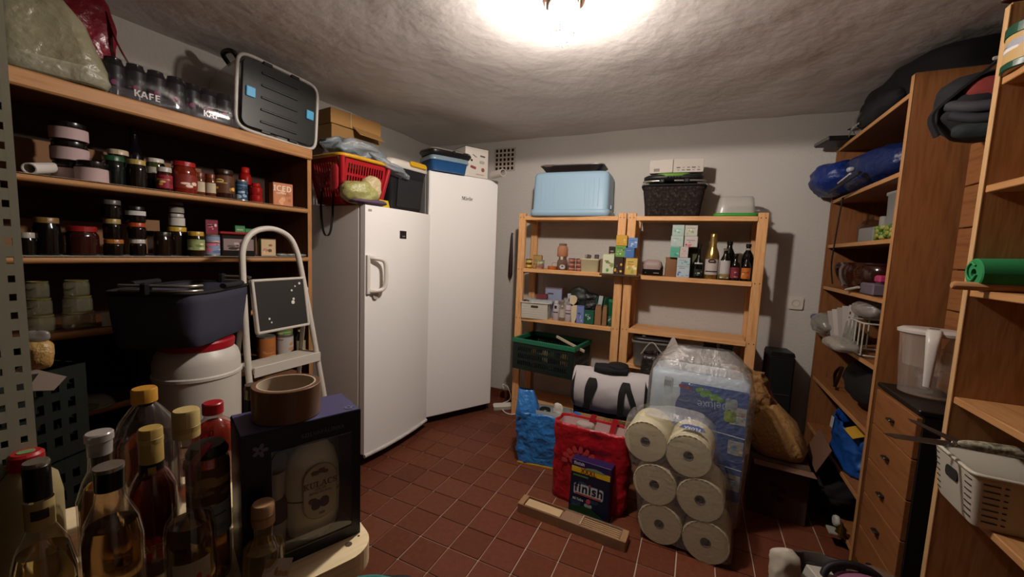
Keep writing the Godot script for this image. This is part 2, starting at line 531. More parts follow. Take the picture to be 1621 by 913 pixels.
func shell() -> void:
	var plaster := rough_mat("plaster", "c0bbb3", 1.6, 0.22, 0.95, 0.05)
	var rough_plaster := rough_mat("rough_plaster", "e2ddd8", 0.8, 0.2, 0.95, 0.02)
	S("wall_back", bx(V(3.9, 2.5, 0.12), 0), plaster, V(-0.6, -0.05, -3.23))
	S("wall_left", bx(V(0.12, 2.5, 4.5), 0), plaster, V(-2.42, -0.05, -1.05))
	S("wall_right", bx(V(0.12, 2.5, 4.5), 0), plaster, V(1.28, -0.05, -1.05))
	S("wall_front", bx(V(3.9, 2.5, 0.12), 0), rough_mat("dark_board", "2e2018", 3, 0.3, 0.8), V(-0.6, -0.05, 1.1))  # unseen wall, coloured dark to cut bounced light
	# the ceiling is hand-trowelled: a gently uneven sheet with thickness
	var st := begin()
	var n := FastNoiseLite.new(); n.seed = 5; n.frequency = 0.55; n.fractal_octaves = 4
	var nx := 60; var nz := 66
	var pt := func(i: int, j: int) -> Vector3:
		var x := -2.42 + 3.76 * i / nx; var z := -3.25 + 4.4 * j / nz
		return V(x, 2.283 + 0.012 * n.get_noise_2d(x * 3, z * 3), z)
	for i in nx:
		for j in nz:
			quad(st, pt.call(i, j), pt.call(i + 1, j), pt.call(i + 1, j + 1), pt.call(i, j + 1), 1)
	abox(st, V(-0.54, 2.4, -1.05), V(1.9, 0, 0), V(0, 0.08, 0), V(0, 0, 2.25))
	S("ceiling", done(st), rough_plaster)
	# floor: grout bed with one mesh for every tile in view
	var fl := S("floor", bx(V(3.9, 0.1, 4.5), 0), rough_mat("grout", "b89f8c", 8, 0.4, 0.95, 0.05), V(-0.6, -0.1045, -1.05))
	var tiles := []
	for v in 5:
		tiles.append(rough_mat("tile%d" % v, "ffffff", 6.0, 0.25, 0.42, 0.04, [["633624", "72412d"], ["5c311f", "693a28"], ["673a27", "74432e"], ["5f3422", "6b3a27"], ["643628", "703e2b"]][v]))
	var tm := bx(V(0.1497, 0.006, 0.1497), 0.0012)
	var rest := begin()
	var listed := []
	for i in range(-5, 20):
		for j in range(-18, 10):
			var x := (i - 10.922 + 0.5) * 0.155; var z := -(j + 11.092 + 0.5) * 0.155
			if x < -2.4 or x > 1.3 or z < -3.2 or z > 1.1: continue
			var d := x * -0.4226 + z * -0.906
			var lat := (x * 0.906 - z * 0.4226) / maxf(d, 0.01)
			listed.append([x, z, d > 1.25 and absf(lat) < 1.45 and x > -1.85 and x < 0.78])
	for a in listed:
		var at := V(a[0] + rng.randf_range(-0.0006, 0.0006), -0.0052 + rng.randf_range(-0.0004, 0.0004), a[1] + rng.randf_range(-0.0006, 0.0006))
		var k := rng.randi() % 5
		if a[2]:
			P(fl, "tile", tm, tiles[k], at - fl.position, V(0, 90 * (rng.randi() % 4), 0))
		else:
			abox(rest, at - fl.position + V(0, 0.003, 0), V(0.0749, 0, 0), V(0, 0.003, 0), V(0, 0, 0.0749))
	P(fl, "outer_tiles", done(rest), tiles[0]).set_meta("kind", "stuff")
	# tiled skirting
	for w in [["baseboard_back", V(0, 0, -3.165), 0.0], ["baseboard_left", V(-2.353, 0, 0), 90.0], ["baseboard_right", V(1.213, 0, 0), -90.0]]:
		var b := Node3D.new(); b.name = w[0]; add_child(b); b.set_meta("kind", "structure"); b.position = w[1]; b.rotation_degrees.y = w[2]
		for i in 24:
			var x := -2.27 + i * 0.155 if w[2] == 0.0 else (i * 0.155 if w[2] < 0 else 3.1 - i * 0.155) * -1.0
			if w[2] == -90.0: x = -3.08 + i * 0.155
			elif w[2] == 90.0: x = 3.08 - i * 0.155
			if w[2] == 0.0 and x > 1.15: continue
			P(b, "tile", bx(V(0.152, 0.078, 0.012), 0.0015), tiles[i % 5], V(x, 0, 0))
	# ventilation grille: a plastered frame round five by five holes
	var g := T("vent_grille", "square plastered vent grille with five rows of holes high on the back wall", "vent", V(-1.592, 2.122, -3.168))
	var s2 := begin()
	lattice(s2, V(-0.098, -0.098, 0), V(0.196, 0, 0), V(0, 0.196, 0), V(0, 0, 0.014), 5, 5, 0.36, 0.34, 0.02, 0.02)
	P(g, "grating", done(s2), m("b3a594", 0.9))
	P(g, "dark_duct", bx(V(0.185, 0.185, 0.002), 0), m("0b0a09", 1.0), V(0, -0.0925, 0.0))
	# the socket
	var so := T("wall_socket", "white square wall socket on the back wall beside the bookcase", "socket", V(0.603, 1.07, -3.17))
	P(so, "cover_plate", prism(rrect(0.082, 0.082, 0.012), 0.012), m("cfc8ba", 0.4), V(0, 0, 0.006))
	var ring := lathe([0.0, 0.0, 0.0185, 0.0, 0.0195, 0.012, 0.0215, 0.013, 0.0225, 0.011], 28)
	P(so, "round_recess", ring, m("bdb6a8", 0.45), V(0, 0, 0.002), V(90, 0, 0))
	for sx in [-0.0095, 0.0095]:
		P(so, "pin_hole", cyl(0.0026, 0.001, 0.0002, 12), m("161412", 0.9), V(sx, 0, 0.0025), V(90, 0, 0))
	P(so, "centre_screw", cyl(0.003, 0.0012, 0.0003, 12), m("8d8a84", 0.3, 0.9), V(0, 0, 0.0025), V(90, 0, 0))
	# loose mains cable and extension block by the wall
	var ex := T("extension_lead", "white extension lead coiled at the wall beside the tall freezer", "cable", V(-1.39, 0, -2.96))
	P(ex, "socket_block", prism(rrect(0.23, 0.05, 0.012), 0.035), m("d8d3c6", 0.4), V(0.02, 0.03, 0.02), V(-70, 24, 8))
	P(ex, "cord", tube(curve([V(-0.08, 0.16, -0.1), V(-0.02, 0.17, -0.06), V(0.035, 0.11, -0.02), V(0.0, 0.05, -0.05), V(-0.05, 0.02, 0.0), V(0.05, 0.008, 0.1), V(0.13, 0.01, 0.08), V(0.11, 0.05, -0.02), V(0.06, 0.05, -0.04)], 8), 0.0042, 8), m("e2ddd1", 0.45))
	P(ex, "plug", lathe([0, 0, 0.016, 0, 0.02, 0.01, 0.02, 0.03, 0.009, 0.045, 0, 0.046]), m("d8d3c6", 0.4), V(-0.08, 0.12, -0.12), V(20, 0, 0))

func ceiling_lamp() -> void:
	var t := T("ceiling_lamp", "glowing caged bulkhead lamp fixed to the rough ceiling", "lamp", V(LAMP.x, 2.275, LAMP.z))
	P(t, "base_plate", lathe([0, -0.012, 0.07, -0.012, 0.078, -0.006, 0.078, 0.006, 0, 0.006], 32), m("4a3527", 0.6))
	P(t, "collar", lathe([0.05, -0.012, 0.05, -0.05, 0.056, -0.05, 0.058, -0.045, 0.056, -0.012], 40), m("f2eee6", 0.4))
	var gm := StandardMaterial3D.new()
	gm.albedo_color = c("fff4e4"); gm.emission_enabled = true; gm.emission = c("ffeedd"); gm.emission_energy_multiplier = 1.4
	P(t, "glass_globe", lathe([0, -0.142, 0.018, -0.14, 0.034, -0.132, 0.047, -0.116, 0.056, -0.095, 0.058, -0.07, 0.052, -0.045, 0, -0.045], 32), gm)
	var wire := m("f2ede2", 0.35, 0.0)
	for k in 6:
		var a := TAU * k / 6 + 0.2
		var d := V(sin(a), 0, cos(a))
		P(t, "cage_wire", tube(curve([d * 0.0715 + V(0, -0.02, 0), d * 0.0715 + V(0, -0.082, 0), d * 0.057 + V(0, -0.122, 0), d * 0.03 + V(0, -0.15, 0), d * 0.004 + V(0, -0.155, 0)], 5), 0.0022, 6), wire)
	for q in [[0.0715, -0.084], [0.052, -0.13]]:
		var pts := []
		for k in 28: pts.append(V(sin(TAU * k / 28) * q[0], q[1], cos(TAU * k / 28) * q[0]))
		P(t, "cage_ring", tube(pts, 0.0022, 6, true), wire)
	var l := OmniLight3D.new(); l.name = "lamp_light"
	l.position = LAMP; l.light_color = c("fff3ea"); l.light_energy = 0.75; l.light_size = 0.045
	l.omni_range = 12; l.omni_attenuation = 2.0; l.shadow_enabled = true
	add_child(l)
	# the bulb's own throw, down and out: an LED bulb gives little towards its cap
	var sp := SpotLight3D.new(); sp.name = "lamp_throw"
	sp.position = LAMP; sp.rotation_degrees = V(-90, 0, 0); sp.light_color = c("fff3ea"); sp.light_energy = 1.55; sp.light_size = 0.045
	sp.spot_range = 12; sp.spot_attenuation = 2.0; sp.spot_angle = 89.0; sp.spot_angle_attenuation = 0.04; sp.shadow_enabled = true
	add_child(sp)

func freezers() -> void:
	var wht := rough_mat("enamel", "f0eeea", 14, 0.06, 0.35, 0.05)
	var gap := m("6f655a", 0.7)
	# the lower one, doors towards +x
	var t := T("upright_freezer", "shorter white upright freezer with a bow handle beside the shelf wall", "freezer", V(-2.05, 0, -2.015), 90)
	P(t, "cabinet", bx(V(0.605, 1.51, 0.54), 0.006), rough_mat("enamel_side", "e8e3dc", 14, 0.06, 0.45, 0.05), V(0, 0.055, 0))
	P(t, "kick_plate", bx(V(0.58, 0.06, 0.5), 0.002), m("1c1a18", 0.6), V(0, 0, 0.01))
	# bowed door
	var st := begin()
	var n := 16
	var w := 0.605; var y0 := 0.075; var y1 := 1.565
	for i in n:
		var u0 := -1.0 + 2.0 * i / n; var u1 := -1.0 + 2.0 * (i + 1) / n
		var z0 := 0.315 + 0.022 * (1 - u0 * u0); var z1 := 0.315 + 0.022 * (1 - u1 * u1)
		var a := u0 * w / 2; var b := u1 * w / 2
		quad(st, V(a, y0, z0), V(b, y0, z1), V(b, y1, z1), V(a, y1, z0), 1)
		quad(st, V(a, y1, z0), V(b, y1, z1), V(b, y1, 0.278), V(a, y1, 0.278), 2)
		quad(st, V(a, y0, 0.278), V(b, y0, 0.278), V(b, y0, z1), V(a, y0, z0), 3)
	quad(st, V(-w / 2, y0, 0.278), V(-w / 2, y0, 0.315), V(-w / 2, y1, 0.315), V(-w / 2, y1, 0.278), 4)
	quad(st, V(w / 2, y0, 0.315), V(w / 2, y0, 0.278), V(w / 2, y1, 0.278), V(w / 2, y1, 0.315), 5)
	var d := P(t, "door", done(st), wht)
	P(d, "bottom_trim", tube([V(-0.3, 0.066, 0.316), V(-0.15, 0.066, 0.334), V(0, 0.066, 0.339), V(0.15, 0.066, 0.334), V(0.3, 0.066, 0.316)], 0.012, 10), m("cfcac2", 0.4))
	P(t, "door_seal", bx(V(0.59, 1.47, 0.012), 0.001), gap, V(0, 0.085, 0.2735))
	var hs := begin()
	tube_into(hs, curve([V(-0.285, 1.262, 0.31), V(-0.262, 1.262, 0.345), V(-0.215, 1.25, 0.372), V(-0.2, 1.21, 0.377), V(-0.2, 1.12, 0.377), V(-0.215, 1.08, 0.37), V(-0.262, 1.07, 0.345), V(-0.285, 1.07, 0.31)], 6), 0.0125, 12)
	abox(hs, V(-0.287, 1.166, 0.322), V(0.012, 0, 0), V(0, 0.115, 0), V(0, 0, 0.012), 0.004)
	P(t, "handle", done(hs), m("d9d4ca", 0.35))
	P(t, "handle_latch", lathe([0, 0, 0.02, 0.0, 0.022, 0.008, 0.0, 0.009], 18), m("b9b2a6", 0.4), V(-0.235, 1.04, 0.328), V(90, 0, 0))
	P(t, "badge", bx(V(0.062, 0.05, 0.003), 0.0006), m("1a1714", 0.35), V(-0.005, 1.385, 0.3365))
	P(t, "badge_mark", bx(V(0.026, 0.006, 0.001), 0.0002), m("8f8a80", 0.4), V(0, 1.398, 0.3385))
	P(t, "rating_sticker", bx(V(0.036, 0.013, 0.001), 0.0003), m("a9a49a", 0.5), V(-0.265, 1.53, 0.3205))
	# the tall one stands across the corner
	var f := Basis(V(0, 1, 0), deg_to_rad(60.97))
	var mid := V(-1.624, 0, -2.592) + f * V(0, 0, -0.31)
	t = T("upright_freezer", "tall plain white freezer angled across the room's corner", "freezer", mid, 60.97)
	P(t, "cabinet", bx(V(0.585, 1.825, 0.555), 0.006), rough_mat("enamel_side", "e8e3dc", 14, 0.06, 0.45, 0.05), V(0, 0.05, -0.02))
	P(t, "kick_plate", bx(V(0.56, 0.055, 0.5), 0.002), m("141210", 0.6), V(0, 0, 0.02))
	P(t, "door", bx(V(0.585, 1.815, 0.052), 0.007), wht, V(0, 0.065, 0.29))
	P(t, "door_seal", bx(V(0.57, 1.79, 0.012), 0.001), gap, V(0, 0.075, 0.26))
	P(t, "hinge_cover", bx(V(0.012, 0.04, 0.05), 0.002), m("2a2622", 0.5), V(-0.296, 1.15, 0.285))
	P(t, "maker_lettering", words("Miele", 0.034, 0.001, "Droid Serif"), m("4a443d", 0.4), V(0.015, 1.712, 0.3165))

func shelf_wall() -> void:
	var t := T("shelf_unit", "long dark brown veneered shelf unit covering the left wall", "shelf", V(-2.165, 0, -0.62))
	var o := oak(2); var up := oak(1)
	P(t, "back_panel", bx(V(0.008, 1.78, 1.86), 0), m("3b2416", 0.7), V(-0.185, 0.03, 0))
	for z in [-0.925, 0.93]:
		P(t, "side_panel", bx(V(0.37, 1.83, 0.022), 0.002), up, V(0, 0, z))
		P(t, "edge_band", bx(V(0.004, 1.8, 0.024), 0.0008), beech(1), V(0.186, 0.01, z))
	for y in [1.808, 1.498, 1.232, 0.968, 0.672, 0.36, 0.06]:
		var b := P(t, "shelf_board", bx(V(0.36, 0.024, 1.83), 0.002), o, V(0, y, 0))
		P(b, "rounded_lip", tube([V(0.184, 0.012, -0.912), V(0.184, 0.012, 0.912)], 0.013, 10), beech(2))
	P(t, "top_moulding", bx(V(0.03, 0.055, 1.87), 0.006), beech(2), V(0.19, 1.79, 0))
	P(t, "cornice_board", bx(V(0.38, 0.012, 1.87), 0.002), o, V(-0.005, 1.836, 0))

func pine_rack() -> void:
	for q in [["left pine rack section with four shelves under the light blue cool box", -1.3, -0.478], ["right pine rack section with four shelves holding bottles and boxed teas", -0.468, 0.368]]:
		var xa: float = q[1]; var xb: float = q[2]
		var t := T("pine_rack", q[0], "shelf", V((xa + xb) / 2, 0, -3.02))
		var hw := (xb - xa) / 2
		var ys := [1.588, 1.184, 0.795, 0.41, 0.12] if xa < -1 else [1.588, 1.184, 0.802, 0.55, 0.12]
		for s in [-1, 1]:
			for z in [0.13, -0.13]:
				var p := P(t, "post", bx(V(0.056, 1.632, 0.032), 0.003), pine(1), V(s * (hw - 0.028), 0, z))
				if z > 0:
					for y in ys:
						for dx in [-0.013, 0.013]:
							P(p, "screw", cyl(0.0034, 0.0015, 0.0004, 8), m("2b2018", 0.5, 0.6), V(dx, y + 0.012, 0.016), V(90, 0, 0))
			for y in ys:
				P(t, "side_rail", bx(V(0.02, 0.04, 0.23), 0.002), pine(2), V(s * (hw - 0.028), y - 0.022, 0))
		for y in ys:
			var b := P(t, "shelf_board", bx(V(2 * hw - 0.116, 0.02, 0.27), 0.003), pine(0), V(0, y, 0.008))
			P(b, "front_batten", bx(V(2 * hw - 0.112, 0.03, 0.02), 0.002), pine(0), V(0, -0.008, 0.133))

func bookcase() -> void:
	var t := T("bookcase", "tall brown bookcase with open shelves on the right wall by the corner", "bookcase", V(0.96, 0, -2.65))
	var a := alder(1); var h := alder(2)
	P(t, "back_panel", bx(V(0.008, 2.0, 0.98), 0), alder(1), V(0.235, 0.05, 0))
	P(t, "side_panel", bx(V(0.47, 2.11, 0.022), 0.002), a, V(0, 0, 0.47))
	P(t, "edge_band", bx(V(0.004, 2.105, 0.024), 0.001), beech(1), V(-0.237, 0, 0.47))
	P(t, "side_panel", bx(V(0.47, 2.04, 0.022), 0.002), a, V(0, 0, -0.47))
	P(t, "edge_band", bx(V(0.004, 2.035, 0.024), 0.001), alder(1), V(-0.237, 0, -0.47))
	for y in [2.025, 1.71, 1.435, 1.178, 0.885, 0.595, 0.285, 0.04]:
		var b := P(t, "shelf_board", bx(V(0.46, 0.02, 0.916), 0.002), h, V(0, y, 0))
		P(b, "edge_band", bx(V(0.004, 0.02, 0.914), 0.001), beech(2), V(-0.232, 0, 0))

func drawers() -> void:
	var t := T("drawer_chest", "low five-drawer chest with black top and sides darkened for shade, next to the bookcase", "chest", V(0.97, 0, -1.955), -90)
	var blk := m("0f0d0c", 0.55)
	P(t, "carcass", bx(V(0.345, 0.835, 0.47), 0.002), blk)  # black stands for the side that gets no light
	P(t, "black_top", bx(V(0.35, 0.018, 0.5), 0.003), m("131110", 0.4), V(0, 0.837, 0))
	for i in 5:
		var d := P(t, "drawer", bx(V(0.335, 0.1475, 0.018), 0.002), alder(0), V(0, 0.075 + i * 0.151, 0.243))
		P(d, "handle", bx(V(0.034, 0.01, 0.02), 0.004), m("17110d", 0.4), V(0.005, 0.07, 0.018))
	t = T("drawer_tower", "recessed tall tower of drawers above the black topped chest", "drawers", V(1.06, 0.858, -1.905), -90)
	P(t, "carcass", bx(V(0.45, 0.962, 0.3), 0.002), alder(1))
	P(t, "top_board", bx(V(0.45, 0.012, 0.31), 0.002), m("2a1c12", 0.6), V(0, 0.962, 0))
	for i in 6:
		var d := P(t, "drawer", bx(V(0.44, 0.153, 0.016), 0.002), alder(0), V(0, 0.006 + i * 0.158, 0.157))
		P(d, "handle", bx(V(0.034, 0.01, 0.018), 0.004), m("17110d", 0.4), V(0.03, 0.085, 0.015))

func near_shelf() -> void:
	var t := T("open_shelf_unit", "light beech open shelf unit at the right edge, nearest the camera", "shelf", V(0.86, 0, -1.12), -90)
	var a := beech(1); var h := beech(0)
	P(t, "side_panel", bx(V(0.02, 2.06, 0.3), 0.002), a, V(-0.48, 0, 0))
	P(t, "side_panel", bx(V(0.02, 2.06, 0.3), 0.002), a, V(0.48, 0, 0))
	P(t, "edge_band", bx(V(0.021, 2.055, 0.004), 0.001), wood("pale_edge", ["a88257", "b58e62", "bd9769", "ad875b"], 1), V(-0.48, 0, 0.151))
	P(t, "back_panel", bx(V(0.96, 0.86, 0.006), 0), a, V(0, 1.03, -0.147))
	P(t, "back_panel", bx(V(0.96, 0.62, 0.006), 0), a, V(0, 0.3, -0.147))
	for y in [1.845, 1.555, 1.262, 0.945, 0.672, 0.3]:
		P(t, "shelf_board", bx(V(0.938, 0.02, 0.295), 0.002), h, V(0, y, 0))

# ---------------------------------------------------------------- preserves on the shelf wall
func jars_upper() -> void:
	var y := 1.5225
	# three dark pots with wide pinkish bands, two stacked and one in front
	for a in [[-2.115, y, -0.66, "dark lidded pot with a wide pale pink band, bottom of the left stack", 0.05, 0.072],
			[-2.115, y + 0.073, -0.66, "dark lidded pot with a wide pale pink band, middle of the left stack", 0.05, 0.072],
			[-2.115, y + 0.146, -0.66, "dark lidded pot with a wide pale pink band, top of the left stack", 0.05, 0.066],
			[-2.04, y, -0.69, "short dark pot with a pale pink band standing in front of the pot stack", 0.044, 0.078]]:
		var t := T("preserve_pot", a[3], "pot", V(a[0], a[1], a[2]), 70)
		P(t, "pot_body", lathe([0, 0, a[4] * 0.94, 0, a[4], 0.006, a[4], a[5] * 0.68, a[4] * 0.96, a[5] * 0.72], 28), m("120d0b", 0.3))
		P(t, "lid", lathe([a[4] * 0.9, a[5] * 0.7, a[4] * 0.93, a[5] * 0.74, a[4] * 0.9, a[5] * 0.97, a[4] * 0.8, a[5], 0, a[5]], 28), m("17110f", 0.25))
		P(t, "paper_band", arc_patch(a[4] * 1.006, a[5] * 0.06, a[5] * 0.66, 4.4, 22), m("b39a98", 0.75))
	var t := T("paper_roll", "white rolled paper lying at the left end of the jar shelf", "paper", V(-2.06, y + 0.019, -0.575), 12)
	P(t, "rolled_sheet", lathe([0.0145, 0, 0.018, 0, 0.018, 0.2, 0.0145, 0.2, 0.0145, 0], 20), m("c9c3bb", 0.8), V(0.05, 0, 0.06), V(-80, 40, 0))
	jar("dark green jar with a green lid, right of the banded pots", V(-2.05, y, -0.755), 0.034, 0.112, "1d4a2c", "0d120c")
	jar("dark jar with a cream paper lid behind the green lidded jar", V(-2.13, y, -0.8), 0.035, 0.15, "b9a88b", "14100b")
	t = T("bottle", "tall slim dark bottle catching the light behind the jars", "bottle", V(-2.15, y, -0.86), 80)
	P(t, "glass_body", lathe([0, 0, 0.026, 0, 0.028, 0.01, 0.028, 0.14, 0.022, 0.165, 0.0125, 0.19, 0.0115, 0.236], 24), m("100b12", 0.05))
	P(t, "cap", lathe([0.011, 0.225, 0.0135, 0.225, 0.0135, 0.256, 0.011, 0.258, 0, 0.258], 20), m("2b2326", 0.2))
	jar("dark jam jar with a gold lid beside the green lidded jar", V(-2.045, y, -0.822), 0.031, 0.112, "a48d4e", "160f0a")
	jar("squat lower jar with a dark lid carrying the white lidded olive jar", V(-2.13, y, -0.92), 0.033, 0.075, "3b3026", "191009")
	jar("olive green jar with a white lid on top of another jar", V(-2.13, y + 0.075, -0.92), 0.032, 0.068, "c4bdae", "3c4420", "b7b2a0", 0.05, 0.45)
	jar("small jar with a dark red label and a silver lid", V(-2.035, y, -0.908), 0.027, 0.1, "b3ada2", "3a1209", "7d1e2c", 0.15, 0.68, "", art("redlab", "8a2433", ["c98f2c", "5b1120", "d9b06a"], 6, 2))
	jar("big jar of red preserve with a red lid and oval cream label", V(-2.05, y, -0.985), 0.046, 0.138, "9c1f1c", "6d1f10", "b99a84", 0.18, 0.6, "", art("bigred", "7c2a22", ["d8c1a8", "a33d32", "d8c1a8"], 4, 1))
	for k in 2:
		jar(["narrow amber jar with a cream label right of the big red jar", "second narrow amber jar with a cream label, nearest the chocolate spread"][k], V(-2.055 + 0.01 * k, y, -1.045 - 0.042 * k), 0.0225, 0.106, "6b2d16", "5a2a12", "b8ab90", 0.2, 0.62)
	jar("hazelnut spread jar with a brown lid and yellow label", V(-2.035, y, -1.137), 0.041, 0.135, "2c1a12", "2e170c", "d2a548", 0.2, 0.78, "", art("choco", "5a3720", ["d9a93e", "3a2012", "e9c878", "8b5a2a"], 7, 2))
	var blue := art("bluecan", "2b4a66", ["7fa0b8", "14283c", "9fb4bf"], 6, 3)
	can("slim blue tin beside the spread jar", V(-2.03, y, -1.213), 0.025, 0.1, blue)
	for a in [[V(-2.09, y, -1.268), 0.175, "taller red ribbed bottle behind the blue tin"], [V(-2.03, y, -1.283), 0.098, "shorter red bottle in front of the taller red one"]]:
		t = T("red_bottle", a[2], "bottle", a[0], 75)
		var h: float = a[1]
		P(t, "bottle_body", lathe([0, 0, 0.025, 0, 0.028, 0.005, 0.028, h * 0.35, 0.025, h * 0.4, 0.028, h * 0.45, 0.028, h * 0.72, 0.022, h * 0.82, 0.016, h * 0.85], 24), m("8f1410", 0.25))
		P(t, "cap", lathe([0.017, h * 0.84, 0.019, h * 0.85, 0.019, h * 0.98, 0.016, h, 0, h], 20), m("a51c15", 0.3))
	t = carton("orange carton of iced drink with white lettering, last on the jar shelf", V(-2.03, y, -1.415), V(0.098, 0.118, 0.05), 78, m("b9744c", 0.6), art("iced", "c07a50", ["d99a6c", "a2562f"], 7, 0))
	P(t, "lettering", words("ICED", 0.04), m("e4cdb5", 0.6), V(-0.004, 0.09, 0.0262))
	P(t, "lettering", words("coffee", 0.016), m("e4cdb5", 0.6), V(-0.01, 0.066, 0.0262))
	# folded kraft board leaning at the back, seen behind the jars
	for a in [[V(-2.3, y, -0.78), V(0.8, 0.16, 0.006), "brown cardboard sheet leaning against the back of the upper jar shelf"], [V(-2.3, 1.2565, -0.7), V(0.5, 0.13, 0.006), "brown cardboard sheet leaning behind the lower jars at the left"], [V(-2.3, 1.2565, -1.3), V(0.3, 0.11, 0.006), "brown cardboard sheet leaning behind the lower jars by the ladder"]]:
		tag(P(self, numbered("cardboard_sheet"), bx(a[1], 0.001), m("8a6444", 0.85), a[0], V(0, 90, 0)), a[2], "cardboard")
	paper_lining(y, "white patterned lining paper peeping over the upper jar shelf", 0.0)

func paper_lining(y: float, label: String, sh: float) -> void:
	var st := begin()
	var n := 46
	for i in n:
		var z0 := -0.45 - 1.06 * i / n; var z1 := -0.45 - 1.06 * (i + 0.93) / n
		abox(st, V(-2.06, y + 0.0005 + sh, (z0 + z1) / 2), V(0.094, 0, 0), V(0, 0.0004, 0), V(0, 0, (z1 - z0) / 2))
	tag(P(self, numbered("shelf_lining"), done(st), m("b9b0a2", 0.8)), label, "lining")

func jars_lower() -> void:
	var y := 1.2575
	jar("small dark jar with a silver lid at the left end of the lower jar shelf", V(-2.05, y, -0.525), 0.02, 0.076, "a8a298", "13100c")
	jar("large nearly black preserving jar with a worn gold lid", V(-2.055, y, -0.572), 0.034, 0.13, "7b5f33", "0b0908")
	jar("wide dark red jar with a bright red lid", V(-2.06, y, -0.66), 0.045, 0.106, "8d1d1b", "2e110c")
	jar("squat jar with an orange lid under two dark jars", V(-2.045, y, -0.742), 0.031, 0.062, "a0642c", "0e0a08")
	jar("dark jar with a dull gold lid in the middle of three stacked", V(-2.05, y + 0.0625, -0.742), 0.027, 0.078, "968046", "0d0907")
	jar("dark jar with a broad clip lid topping the three jar stack", V(-2.05, y + 0.141, -0.742), 0.03, 0.07, "56504a", "110c09")
	jar("small dark white lidded jar at the base of the stack by the kraft tag", V(-2.04, y, -0.812), 0.026, 0.066, "b8b3ab", "100c0a")
	jar("dark jar with a red orange lid between two stacked jars", V(-2.04, y + 0.0665, -0.812), 0.029, 0.064, "a8421c", "120c0a")
	jar("dark jar with a white band lid on top of the red orange lidded jar", V(-2.045, y + 0.131, -0.812), 0.031, 0.064, "151211", "130e0b", "c2bfba", 0.45, 0.72)
	var t := T("kraft_tag", "blank brown kraft tag stuck above a dark jar", "tag", V(-2.09, y + 0.1, -0.878), 72)
	P(t, "tag_card", bx(V(0.052, 0.045, 0.002), 0.0008), m("8d6848", 0.85), V(0, 0.002, 0.02))
	P(t, "tag_holder", bx(V(0.02, 0.003, 0.03), 0.0008), m("6d4f36", 0.85))
	jar("plain dark jar under the kraft tag", V(-2.05, y, -0.9), 0.031, 0.1, "1e1815", "1c110b")
	jar("dark jar with a wide yellow lid carrying two small jars", V(-2.075, y, -0.963), 0.037, 0.124, "bb9a35", "1b120b")
	jar("small jar with a white label standing on the yellow lid", V(-2.075, y + 0.1245, -0.963), 0.029, 0.056, "a8a49c", "201812", "bdb8ae", 0.1, 0.7)
	jar("small grey banded jar at the very top of the yellow lidded stack", V(-2.075, y + 0.181, -0.963), 0.027, 0.05, "6b665e", "211b16", "8b857a", 0.1, 0.6)
	jar("jar with a yellow lid and a green picture label in the front row", V(-2.01, y, -1.003), 0.031, 0.108, "b7912f", "23180c", "8d9a56", 0.25, 0.68, "", art("pickles", "96a068", ["5d7a34", "c9cfa0", "7d8d4a"], 8, 2))
	can("slim tin with blue and pink picture print beside the pickles", V(-2.035, y, -1.078), 0.031, 0.098, art("dessert", "8493ad", ["c4384a", "d9b48c", "54668c", "d86a78"], 9, 2))
	carton("small pink carton balanced on the blue and pink tin", V(-2.035, y + 0.0985, -1.078), V(0.046, 0.066, 0.04), 68, m("5d2c33", 0.6), art("pinkcarton", "8a3a48", ["d98a8f", "e6c4b4", "3f1a28"], 6, 2))
	t = T("jar_tray", "long black tray of preserves with a red rim and pictured front", "tray", V(-2.05, y, -1.195), 76)
	P(t, "tray_body", bx(V(0.15, 0.105, 0.07), 0.008), m("120e0d", 0.3))
	P(t, "red_rim", bx(V(0.154, 0.012, 0.074), 0.004), m("97201f", 0.4), V(0, 0.104, 0))
	P(t, "picture_label", plate(0.125, 0.055), art("tray", "8b7a76", ["2a1f1e", "b9a59c", "5d4340"], 7, 1), V(0, 0.028, 0.0362))
	for k in 2:
		carton(["green and white packet behind the ladder's hoop, left one", "green and white packet behind the ladder's hoop, right one"][k], V(-2.14, y, -1.262 - 0.05 * k), V(0.045, 0.15 - 0.012 * k, 0.03), 78, m("3d7a4a", 0.6), art("greenpack%d" % k, "4c8c58", ["cfe0c4", "2f6a3c", "e2e8d0"], 6, 2))
	carton("small brown carton with a cheese and mushroom picture behind the ladder", V(-2.035, y, -1.338), V(0.07, 0.09, 0.04), 74, m("63432a", 0.6), art("mush", "c9b08a", ["8a5a34", "e0b870", "b9756a", "5f3f2a"], 6, 0))
	t = T("foil_scraps", "crumpled grey foil wrappers at the right end of the lower jar shelf", "foil", V(-2.03, y, -1.46), 80)
	for k in 3: P(t, "foil_piece", blob(0.028, 0.014, 0.02, 0.006, 40 + k), m("8f928b", 0.35, 0.3), V(-0.04 + 0.045 * k, 0, 0.006 * k))
	paper_lining(y - 0.001, "white patterned lining paper peeping over the lower jar shelf", 0.0)
	# empty glasses on the dim shelf below, stacked jar on jar
	y = 0.993
	var gl := glass("8f8c70", 0.2)
